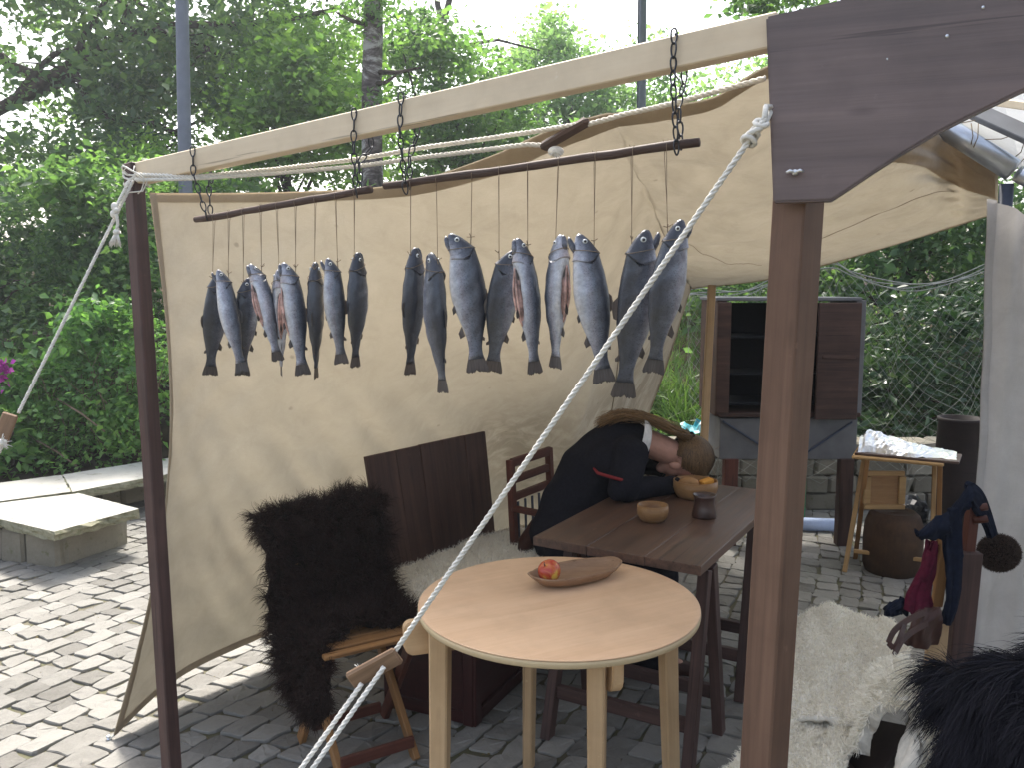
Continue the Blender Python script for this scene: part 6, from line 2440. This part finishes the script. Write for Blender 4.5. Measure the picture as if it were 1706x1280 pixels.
bd_t = bar('tray_board', S0 + sS * .02 - sF * .16 + Vector((0, 0, .008)), S1 + sS * .08 - sF * .13 + Vector((0, 0, .008)), .26, .014, M['table_wood'], None, up=(0, 0, 1))
tag(bd_t, 'dark serving board under the crumpled foil, its end jutting out', 'board')
# foil parcel: a wedge, high at the left
V, Fc = [], []
nx, ny = 34, 18
rfo = np.random.default_rng(15)
for j in range(ny):
    for i in range(nx):
        s, t_ = i / (nx - 1), j / (ny - 1)
        env = math.sin(math.pi * t_) ** .7
        cr = abs(math.sin(s * 13 + t_ * 5)) * .5 + abs(math.sin(s * 7.3 - t_ * 9 + 1)) * .5 + .35 * abs(math.sin(s * 31 + t_ * 17))
        h = (.018 + .100 * (1 - s) ** 1.2 * (1 if s > .05 else .6)) * env * (.72 + .34 * cr) + rfo.normal(0, .0015)
        p = S0 + sS * (.03 + s * (SWd + .03)) - sF * (.04 + .23 * t_ + .02 * math.sin(9 * s)) + Vector((0, 0, .016 + max(0, h)))
        V.append(p + Vector(rfo.normal(0, .0012, 3)))
for j in range(ny - 1):
    for i in range(nx - 1):
        Fc.append((j * nx + i, j * nx + i + 1, (j + 1) * nx + i + 1, (j + 1) * nx + i))
o3 = V[0].copy()
tag(link('foil_parcel', mesh('foil_parcel', [v - o3 for v in V], Fc), M['foil'], None, Matrix.Translation(o3)), 'shiny crumpled foil parcel on the small yellowish table', 'foil')
# little framed panel standing on the basket
FY = 4.86
pf = thing('framed_panel', P(1474, 850, FY), 'small square pale wooden framed panel under the tray table', 'frame')
boxpx('panel', 1446, 791, 1502, 845, FY + .006, FY + .014, M['bowl_wood'], pf, .001)
for a, b in (((1441, 786), (1508, 794)), ((1441, 842), (1508, 850)), ((1441, 795), (1450, 841)), ((1499, 795), (1508, 841))):
    boxpx('frame', a[0], a[1], b[0], b[1], FY - .008, FY + .012, M['yellow_wood'], pf, .003)
pc_ = G(1485, 952, 0)
kx = proj((pc_.x, pc_.y, .2))[2] / F
tag(lathe('woven_basket', [(0, 0), (42 * kx, 0), (46 * kx, 12 * kx), (47 * kx, 55 * kx), (45 * kx, 82 * kx), (40 * kx, 96 * kx), (33 * kx, 103 * kx), (30 * kx, 100 * kx), (0, 98 * kx)],
          Matrix.Translation((pc_.x, pc_.y, 0)), M['pot'], None, 32, .01), 'large dark brown basket standing under the tray table', 'basket')
bl = G(1590, 885, 0)
kx = proj((bl.x, bl.y, .4))[2] / F
tag(lathe('dark_barrel', [(0, 0), (32 * kx, 0), (36 * kx, 60 * kx), (37 * kx, 110 * kx), (34 * kx, 185 * kx), (36 * kx, 187 * kx), (36 * kx, 192 * kx), (31 * kx, 192 * kx), (30 * kx, 180 * kx), (0, 178 * kx)],
          Matrix.Translation((bl.x, bl.y, 0)), M['black_barrel'], None, 28), 'tall dark barrel between the tray table and the hanging pale curtain', 'barrel')
bgm = MB()
rbg = random.Random(4)
bm_ = bmesh.new()
bmesh.ops.create_icosphere(bm_, subdivisions=3, radius=1)
bgc = G(1528, 878, 0)
for v in bm_.verts:
    k = 1 + rbg.uniform(-.10, .10)
    v.co = Vector((v.co.x * .12 * k, v.co.y * .12 * k, (max(v.co.z, -.75) + .75) * .11 * k))
tag(link('rubbish_bag', bm_mesh('rubbish_bag', bm_), M['black_plastic'], None, Matrix.Translation((bgc.x, bgc.y + .1, 0))), 'shiny black plastic bag on the ground behind the tray table', 'bag')
pp0, pp1 = G(1268, 872, .04), G(1394, 876, .04)
tag(tube('plastic_pipe', [pp0, pp0.lerp(pp1, .5), pp1], .045, M['pvc'], None, 20), 'pale blue plastic pipe lying on the ground between cabinet legs', 'pipe')
gs = P(1341, 765, 5.9)
tag(bar('garden_stake', Vector((gs.x, gs.y, .0)), gs, .03, .015, M['green_plastic'], None, up=(0, 1, 0)), 'short green plastic strip upright behind the cabinet base', 'stake')

# low dry stone wall at the back of the yard
dw = thing('stone_wall', (2.4, 6.35, 0), 'low rough dry stone wall at the foot of the grassy bank', 'wall')
rw = random.Random(8)
for c in range(4):
    x = .55 + rw.uniform(0, .15)
    zz = .065 + c * .128
    while x < 5.0:
        L = rw.uniform(.16, .38)
        rock('stone', (x, 6.3 + rw.uniform(-.02, .02), zz), (x + L - .012, 6.3 + rw.uniform(-.02, .02), zz + rw.uniform(-.006, .006)), .26, .122, M['wall_stone'], dw, int(x * 100) + c * 991, .09)
        x += L
# crumpled teal sheet on the wall
V, Fc = [], []
rt_ = np.random.default_rng(44)
for j in range(10):
    for i in range(26):
        p = Vector((1.32 + i * .035, 6.22 + j * .05, .55 + abs(rt_.normal(0, .022)) + .02 * math.sin(i * .9 + j)))
        V.append(p)
for j in range(9):
    for i in range(25):
        Fc.append((j * 26 + i, j * 26 + i + 1, (j + 1) * 26 + i + 1, (j + 1) * 26 + i))
tag(link('plastic_sheet', mesh('plastic_sheet', [v - V[0] for v in V], Fc), M['teal'], None, Matrix.Translation(V[0])), 'crumpled teal plastic sheet lying on the low stone wall', 'sheet')
for x, y, Yd, r_ in ((1171, 620, 8.6, .03), (1147, 695, 7.4, .035)):
    pass

# thin wooden pole under the rear edge of the canvas
pt_, pb_ = P(1186, 474, 5.08), P(1183, 474, 5.08)
tag(bar('tent_pole', Vector((pt_.x - .03, 5.12, 0)), pt_, .042, .042, M['oiled_wood'] if False else M['birch_leg'], None, up=(0, 1, 0)), 'thin pale wooden pole under the rear canvas edge, left of the cabinet', 'tent pole')
sk0, sk1 = P(1003, 640, 4.95), P(1033, 700, 5.0)
kdir = (sk1 - sk0).normalized()
tag(tube('leaning_stick', [sk0 - kdir * .12, sk1 + kdir * .9], .009, M['rod_wood'], None, 8), 'dark stick leaning against the rear canvas wall behind the fish tails', 'stick')

# ------------------------------------------------------------------ fishing net
NY = 5.95
rope_px = [(1138, 490), (1160, 487), (1200, 490), (1240, 487), (1280, 472), (1330, 452), (1385, 438), (1420, 455), (1460, 470), (1510, 477), (1560, 473), (1610, 460), (1660, 440), (1720, 420)]
rp3 = [P(x, y, NY) for x, y in rope_px]
hr = crom(rp3, 70)
nt = thing('fishing_net', rp3[0], 'pale fishing net hung across the back on a sagging rope', 'net')
hmb = MB()
for q in range(4):
    o = Vector((0, .006 * q, .014 * (q - 1.5)))
    hmb.tube([Vector(p) + o + Vector((0, 0, .010 * math.sin(i * .35 + q * 1.7))) for i, p in enumerate(hr)], .0042, 5)
hmb.build('head_rope', M['net'], nt, kind='stuff')
NUu, NVv = 34, 16


def netp(a, b):
    i = a / NUu * (len(hr) - 1)
    k = min(int(i), len(hr) - 2)
    tp_ = hr[k] * (1 - (i - k)) + hr[k + 1] * (i - k)
    btm = np.array([tp_[0] + .16 + .05 * math.sin(a), NY + .08 * math.sin(a * .8), .28])
    s = b / NVv
    return Vector(tp_ * (1 - s) + btm * s) + Vector((.02 * math.sin(a * 1.7 + b * .6), .05 * math.sin(a * .5 + b * .33), -.05 * math.sin(s * 3.14) * (1 + .5 * math.sin(a * .6))))


nm = MB()
for a in range(-NVv, NUu + 1):
    l1 = [netp(a + b, b) for b in range(NVv + 1) if 0 <= a + b <= NUu]
    if len(l1) > 1:
        nm.tube(l1, .0015, 3)
for a in range(0, NUu + NVv + 1):
    l2 = [netp(a - b, b) for b in range(NVv + 1) if 0 <= a - b <= NUu]
    if len(l2) > 1:
        nm.tube(l2, .0015, 3)
nm.build('netting', M['net'], nt, kind='stuff')

# ------------------------------------------------------------------ right edge: curtain, steel pipe, white roof
V, Fc = [], []
nx, ny = 60, 40
for j in range(ny):
    t_ = j / (ny - 1)
    for i in range(nx):
        s = i / (nx - 1)
        xt, xb = 1647 + s * 420, 1612 + s * 420
        yt = 330 + s * 190
        a = P(xt, yt, 2.90)
        b = P(xb, 1290, 2.95)
        p = a.lerp(b, t_)
        p.y += .030 * math.sin(s * 26 + 1.0) * (.3 + .7 * t_) + .014 * math.sin(s * 55 + t_ * 3) + .01 * vnoise(s * 12, t_ * 7, 3)
        p.x += .012 * math.sin(t_ * 5) * (1 - s)
        V.append(p)
for j in range(ny - 1):
    for i in range(nx - 1):
        Fc.append((j * nx + i, j * nx + i + 1, (j + 1) * nx + i + 1, (j + 1) * nx + i))
cu_ = thing('side_curtain', V[0], 'off-white cloth curtain hanging at the right edge of the tent', 'curtain')
link('cloth', mesh('cloth', [v - V[0] for v in V], Fc, True), M['curtain'], cu_, Matrix.Translation(V[0]))
hm = MB()
for j in range(ny - 1):
    q = [V[j * nx], V[j * nx + 1] + Vector((.02, 0, 0)), V[(j + 1) * nx + 1] + Vector((.02, 0, 0)), V[(j + 1) * nx]]
    hm.add([p + Vector((0, -.006, 0)) for p in q], [(0, 1, 2, 3)])
hm.build('hem', M['curtain'], cu_, origin=V[0])
sp0, sp1 = P(1520, 178, 3.30), P(1688, 283, 3.10)
pipe = tube('steel_pipe', [sp0, sp1], .040, M['steel'], None, 20)
tag(pipe, 'galvanised steel pipe along the canvas edge behind the arched brace', 'pipe')
sp2 = sp1 + (sp1 - sp0).normalized() * .02
tag(tube('steel_pipe', [sp2, sp2 + Vector((.25, -.02, -.14)), sp2 + Vector((.9, -.06, -.42))], .030, M['steel'], None, 16), 'thinner steel pipe continuing out of the picture at the right edge', 'pipe')
bp_ = P(1677, 306, 3.12)
tag(tube('tent_upright', [Vector((bp_.x + .02, bp_.y + .03, 0)), bp_], .024, M['cable'], None, 14), 'black upright under the pipe joint, its top showing above the curtain', 'upright')
wr_ = thing('white_roof', P(1650, 190, 3.3), 'bright white plastic roof sheet with grey battens beyond the steel pipe', 'roof')
q = [P(1575, 188, 3.36), P(1705, 285, 3.14), P(1960, 260, 3.2), P(1960, 40, 4.6), P(1640, 60, 4.6)]
V = [p - q[0] for p in q]
link('sheet', mesh('sheet', V, [(0, 1, 2, 3, 4)]), M['white_roof'], wr_, Matrix.Translation(q[0]))
bar('batten', P(1605, 176, 3.30), P(1760, 246, 3.05), .11, .02, M['grey_panel'], wr_, up=(0, -.6, .8))
bar('batten', P(1650, 168, 3.4), P(1800, 188, 3.0), .03, .03, M['pale_wood'], wr_)
lc = MB()
for (a, b) in (((1560, 205), (1625, 200)), ((1618, 205), (1618, 240)), ((1630, 205), (1622, 245)), ((1640, 232), (1690, 224)), ((1690, 262), (1706, 238)), ((1700, 270), (1720, 240))):
    lc.tube([P(*a, 3.14), P((a[0] + b[0]) / 2 + 3, (a[1] + b[1]) / 2 + 3, 3.12), P(*b, 3.14)], .0018, 5)
tag(lc.build('lacing', M['twine'], None, kind='stuff'), 'thin lacing cords tying the roof sheet to the steel pipe', 'cord')

# ------------------------------------------------------------------ right foreground: bench, sheepskins, clothes
bz = .44
bn_t = thing('dark_bench', G(1380, 1150, 0), 'dark wooden bench under the cream sheepskins at lower right', 'bench')
ba, bb_ = G(1345, 1030, bz), G(1470, 1050, bz)
na, nb = G(1180, 1400, bz), G(1400, 1400, bz)
for k in range(3):
    s = (k + .5) / 3
    bar('plank', ba.lerp(bb_, s) - Vector((0, 0, .03)), na.lerp(nb, s) - Vector((0, 0, .03)), .09, .025, M['dark_wood'], bn_t)
for s in (.08, .85):
    for q in (.1, .9):
        p = ba.lerp(na, s).lerp(bb_.lerp(nb, s), q)
        bar('leg', Vector((p.x, p.y, 0)), Vector((p.x, p.y, bz - .045)), .045, .045, M['dark_wood'], bn_t, up=(0, 1, 0))
bar('armrest', P(1405, 1345, 1.99), P(1488, 1208, 2.12), .022, .125, M['black_barrel'], bn_t, up=(.75, -.15, .6))
z0 = bz + .015
skin_patch('sheepskin', [[G(1322, 1032, z0 - .02), G(1370, 1012, z0), G(1430, 1024, z0), G(1486, 1040, z0)],
                         [G(1300, 1090, z0 - .02), G(1365, 1085, z0 + .01), G(1440, 1085, z0 + .012), G(1515, 1088, z0 + .03)],
                         [G(1298, 1150, z0), G(1360, 1150, z0 + .014), G(1430, 1150, z0 + .016), G(1490, 1150, z0 + .03)],
                         [G(1300, 1198, z0 + .005), G(1350, 1200, z0 + .012), G(1405, 1208, z0 + .016), G(1450, 1195, z0 + .03)]],
           M['hide_pale'], M['fur_white'], 'cream sheepskin on the far part of the dark bench, behind the post', 30000, .014, .0017, .014, .7, 1.6, .1, seed=8, lump=.008)
skin_patch('sheepskin', [[G(1290, 1185, z0 - .015), G(1350, 1190, z0 - .012), G(1400, 1195, z0 - .01), G(1445, 1190, z0 - .01)],
                         [G(1255, 1235, z0 - .02), G(1310, 1240, z0 - .01), G(1370, 1240, z0 - .01), G(1430, 1230, z0 + .01)],
                         [G(1205, 1285, z0 - .06), G(1290, 1290, z0 - .012), G(1350, 1290, z0), G(1405, 1280, z0 + .01)],
                         [G(1130, 1370, z0 - .12), G(1250, 1380, z0 - .02), G(1330, 1380, z0), G(1390, 1370, z0)]],
           M['hide_pale'], M['fur_white'], 'yellowish cream sheepskin at the bottom edge, under the other one on the bench', 24000, .017, .0017, .014, .7, 1.6, .1, seed=9, lump=.008)
# fleece rolled over the arm
arm = [P(1440, 1225, 2.08), P(1450, 1186, 2.08), P(1472, 1154, 2.06), P(1504, 1148, 2.03), P(1532, 1172, 2.00), P(1536, 1215, 1.97), P(1516, 1262, 1.94), P(1500, 1300, 1.93)]
dpt = Vector((.05, .10, .01))
skin_patch('sheepskin', [[p + dpt for p in arm], [p + dpt * .4 + Vector((0, 0, .012)) for p in arm], [p - dpt * .25 for p in arm], [p - dpt * .5 - Vector((0, 0, .02)) for p in arm]],
           M['hide_pale'], M['fur_white'], 'curly cream fleece bent over the arm of the dark bench beside the black one', 14000, .026, .0019, .03, .6, 1.8, .2, seed=10, lump=.004)
# black long-haired fleece on a chair back close to the camera
ridge = [(1572, 1130, 1.80), (1600, 1124, 1.77), (1645, 1132, 1.73), (1700, 1112, 1.68), (1800, 1095, 1.62), (1900, 1095, 1.56)]
rows = [[P(x + 8, y - 4, Yd + .10) - Vector((0, 0, .10)) for x, y, Yd in ridge],
        [P(x, y, Yd) for x, y, Yd in ridge],
        [P(x + 18, y + 60, Yd - .05) for x, y, Yd in ridge],
        [P(x + 32, y + 150, Yd - .08) for x, y, Yd in ridge],
        [P(x + 10, y + 260, Yd - .10) for x, y, Yd in ridge]]
bh_t = thing('armchair', Vector((rows[1][2].x, rows[1][2].y, 0)), 'dark chair under the black fleece at the lower right corner', 'chair')
mA, mB = rows[2][0] + Vector((.03, .05, 0)), rows[2][5] + Vector((0, .05, 0))
bar('backrest', Vector((mA.x, mA.y, .70)), Vector((mB.x, mB.y, .70)), .03, .26, M['dark_wood'], bh_t)
for p in (mA, mB):
    bar('leg', Vector((p.x, p.y, 0)), Vector((p.x, p.y, .60)), .04, .04, M['dark_wood'], bh_t, up=(0, 1, 0))
    bar('leg', Vector((p.x - .15, p.y - .4, 0)), Vector((p.x - .15, p.y - .4, .40)), .04, .04, M['dark_wood'], bh_t, up=(0, 1, 0))
bar('seat', Vector((mA.x - .08, mA.y - .21, .41)), Vector((mB.x - .08, mB.y - .21, .41)), .42, .03, M['dark_wood'], bh_t)
skin_patch('sheepskin', rows, M['hide'], M['fur_black'], 'long-haired black fleece over a chair back in the lower right corner', 34000, .12, .0020, .02, .12, .5, 1.3, nrm_w=.4,
           comb=(-.38, -.15, -.42), seed=12, lump=.015, seg=5)

CH_Y = 2.42
bc_t = thing('slatted_chair', Vector((P(1600, 1000, CH_Y).x, CH_Y, 0)), 'chair of dark posts and yellow slats hung with clothes at the right', 'chair')
pa_, pb2 = P(1611, 918, CH_Y), P(1590, 1130, CH_Y)
dn_ = (pb2 - pa_).normalized()
bar('post', pb2 + dn_ * (pb2.z / -dn_.z), pa_, .066, .060, M['dark_wood'], bc_t, up=(0, 1, 0))
bar('post', P(1612, 922, CH_Y + .005), P(1622, 836, CH_Y + .01), .030, .032, M['red_wood'], bc_t, up=(0, 1, 0))
for y in (848, 868):
    tube('peg', [P(1622, y, CH_Y - .01), P(1645, y - 3, CH_Y - .02)], .011, M['red_wood'], bc_t, 10)
bar('slat', P(1578, 888, CH_Y + .03), P(1560, 1012, CH_Y + .03), .012, .038, M['oiled_wood'], bc_t, up=(1, .2, .1))
bar('slat', P(1563, 1040, CH_Y - .05), P(1556, 1120, CH_Y - .05), .016, .062, M['birch_leg'], bc_t, up=(1, .1, .1))
bar('rail', P(1590, 960, CH_Y + .02), P(1556, 965, CH_Y + .18), .03, .04, M['oiled_wood'], bc_t)
bar('seat', P(1545, 1112, CH_Y + .15), P(1600, 1120, CH_Y + .05), .30, .025, M['oiled_wood'], bc_t)
q = P(1575, 1110, CH_Y + .3)
bar('leg', Vector((q.x, q.y, 0)), q - Vector((0, 0, .015)), .04, .04, M['oiled_wood'], bc_t, up=(0, 1, 0))


def cloth(name, rows, m, label, cat, seed=1, wave=.010, freq=5, thick=.006, parent=None):
    """a hanging piece of cloth: rows of points from top to bottom, with folds running down it"""
    nu, nv = 44, 40
    A = np.array([crom(r, nu) for r in rows])
    Gd = np.stack([crom(list(A[:, i]), nv) for i in range(nu)], 0)
    du_, dv_ = np.gradient(Gd, axis=0), np.gradient(Gd, axis=1)
    nn = np.cross(du_, dv_)
    nn /= np.maximum(np.linalg.norm(nn, axis=2, keepdims=True), 1e-9)
    uu, v2 = np.meshgrid(np.linspace(0, 1, nu), np.linspace(0, 1, nv), indexing='ij')
    f = wave * (np.sin(uu * 6.28 * freq / 2 + seed + 1.3 * np.sin(v2 * 3 + seed)) + .5 * np.sin(uu * 6.28 * freq + v2 * 4 + seed * 2)) + wave * .5 * vnoise(uu * 4, v2 * 5, seed)
    Gd = Gd + nn * f[..., None]
    ed = np.where((uu < .01) | (uu > .99) | (v2 > .99), 1.0, 0.0)
    Gd = Gd + (np.random.default_rng(seed).normal(0, .0002, Gd.shape)) * ed[..., None]
    ix_ = np.arange(nu * nv).reshape(nu, nv)
    Fq = np.stack([ix_[:-1, :-1], ix_[:-1, 1:], ix_[1:, 1:], ix_[1:, :-1]], -1).reshape(-1, 4)
    o3 = Gd.reshape(-1, 3).mean(0)
    o = link(name, mesh_np(name, Gd.reshape(-1, 3) - o3, Fq, True), m, parent, Matrix.Translation(Vector(o3)))
    md_ = o.modifiers.new('thickness', 'SOLIDIFY')
    md_.thickness = thick
    return o if parent else tag(o, label, cat)


def ribbon(mb_, pts, w):
    c = [Vector(p) for p in crom(pts, 16)]
    for k in range(15):
        mb_.box(c[k], c[k + 1] + (c[k + 1] - c[k]) * .15, w, .005, up=(.3, -.9, .3), bev=.001)


yy = CH_Y - .03
coat = cloth('navy_coat', [[P(1568, 900, yy - .03), P(1590, 845, yy - .02), P(1616, 808, yy - .02), P(1634, 812, yy + .01), P(1648, 846, yy + .03), P(1661, 890, yy + .03)],
                    [P(1576, 905, yy - .04), P(1594, 868, yy - .04), P(1612, 838, yy - .045), P(1624, 838, yy - .03), P(1640, 862, yy + .01), P(1652, 898, yy + .02)]],
      M['navy'], 'dark navy coat hung over the top of the slatted chair', 'coat', seed=2, wave=0.0039, freq=3, thick=.016)
cloth('sleeve', [[P(1570, 872, yy - .03), P(1585, 850, yy - .03), P(1602, 845, yy - .035)],
                      [P(1577, 940, yy - .05), P(1588, 940, yy - .055), P(1604, 936, yy - .05)],
                      [P(1576, 1000, yy - .045), P(1586, 1002, yy - .06), P(1600, 996, yy - .05)],
                      [P(1572, 1040, yy - .04), P(1580, 1044, yy - .05), P(1590, 1036, yy - .04)]],
      M['navy'], 'long navy sleeve hanging straight down beside the dark chair post', 'sleeve', seed=4, wave=0.0028, freq=3, thick=.018, parent=coat)
cloth('navy_scarf', [[P(1530, 886, yy - .06), P(1552, 868, yy - .05), P(1580, 852, yy - .045)],
                     [P(1532, 896, yy - .07), P(1556, 886, yy - .075), P(1582, 874, yy - .07)],
                     [P(1536, 902, yy - .06), P(1560, 898, yy - .06), P(1584, 892, yy - .06)]],
      M['navy'], 'end of blue cloth sticking out to the left above the crimson cloth', 'cloth', seed=6, wave=0.0033, freq=3, thick=.012)
cloth('crimson_shawl', [[P(1546, 905, yy + .06), P(1555, 902, yy + .06), P(1566, 908, yy + .06)],
                        [P(1532, 945, yy + .03), P(1545, 945, yy + .0), P(1562, 945, yy + .02)],
                        [P(1510, 985, yy), P(1530, 990, yy - .03), P(1556, 985, yy - .01)],
                        [P(1506, 1015, yy - .02), P(1526, 1025, yy - .06), P(1556, 1018, yy - .03)]],
      M['crimson'], 'crimson cloth hanging between the navy coat and the cream sheepskin', 'cloth', seed=3, wave=0.0055, freq=4, thick=.012)
cloth('leather_bag', [[P(1520, 1022, yy - .05), P(1545, 1014, yy - .06), P(1566, 1012, yy - .05)],
                      [P(1516, 1045, yy - .07), P(1542, 1042, yy - .09), P(1568, 1035, yy - .07)],
                      [P(1512, 1078, yy - .06), P(1536, 1082, yy - .08), P(1562, 1075, yy - .06)]],
      M['leather'], 'soft brown leather pouch under the crimson cloth', 'bag', seed=7, wave=0.0044, freq=3, thick=.02)
lst = thing('leather_strap', P(1500, 1060, yy - .12), 'thin brown leather straps trailing onto the cream sheepskin', 'strap')
for pts in ([P(1540, 1022, yy - .08), P(1512, 1034, yy - .11), P(1490, 1052, yy - .14), P(1480, 1072, yy - .16)],
            [P(1545, 1040, yy - .10), P(1522, 1052, yy - .12), P(1503, 1068, yy - .15), P(1490, 1092, yy - .18)],
            [P(1480, 1072, yy - .16), P(1490, 1080, yy - .165), P(1500, 1062, yy - .15), P(1508, 1036, yy - .11)]):
    mbs = MB()
    ribbon(mbs, pts, .016)
    mbs.build('strap', M['leather'], lst, False)
cloth('blue_cloth', [[P(1480, 1008, yy + .05), P(1496, 998, yy + .04), P(1514, 1002, yy + .04)],
                     [P(1478, 1016, yy + .03), P(1498, 1018, yy + .01), P(1516, 1018, yy + .03)]],
      M['navy'], 'small blue cloth bundle at the left of the crimson cloth', 'cloth', seed=5, wave=0.0033, freq=3, thick=.02)
# fur hat hanging behind the chair
hb0 = P(1664, 922, 2.55)
ht = thing('fur_hat', hb0, 'round dark brown fur hat against the pale curtain', 'hat')
bmh = MB().ball((0, 0, 0), .058, 1.05, .8, .92, 20, 14)
link('felt', mesh('felt', bmh.V, bmh.F, True), M['hide'], ht, Matrix.Translation(hb0))
rr_h = np.random.default_rng(3)
dn = norm(rr_h.normal(0, 1, (11000, 3)))
V_, F_ = strands_geo(dn * np.array([.058, .045, .052]), dn, .012, .0014, .9, 1.6, .3, 4, rr_h)
link('wool', mesh_np('wool', V_, F_), M['fur_hat'], ht, Matrix.Translation(hb0), 'stuff')
hk = MB().tube([hb0 + Vector((-.03, 0, .05)), P(1650, 862, 2.50), P(1640, 850, 2.44)], .004, 6)
hk.build('cord', M['leather'], ht)
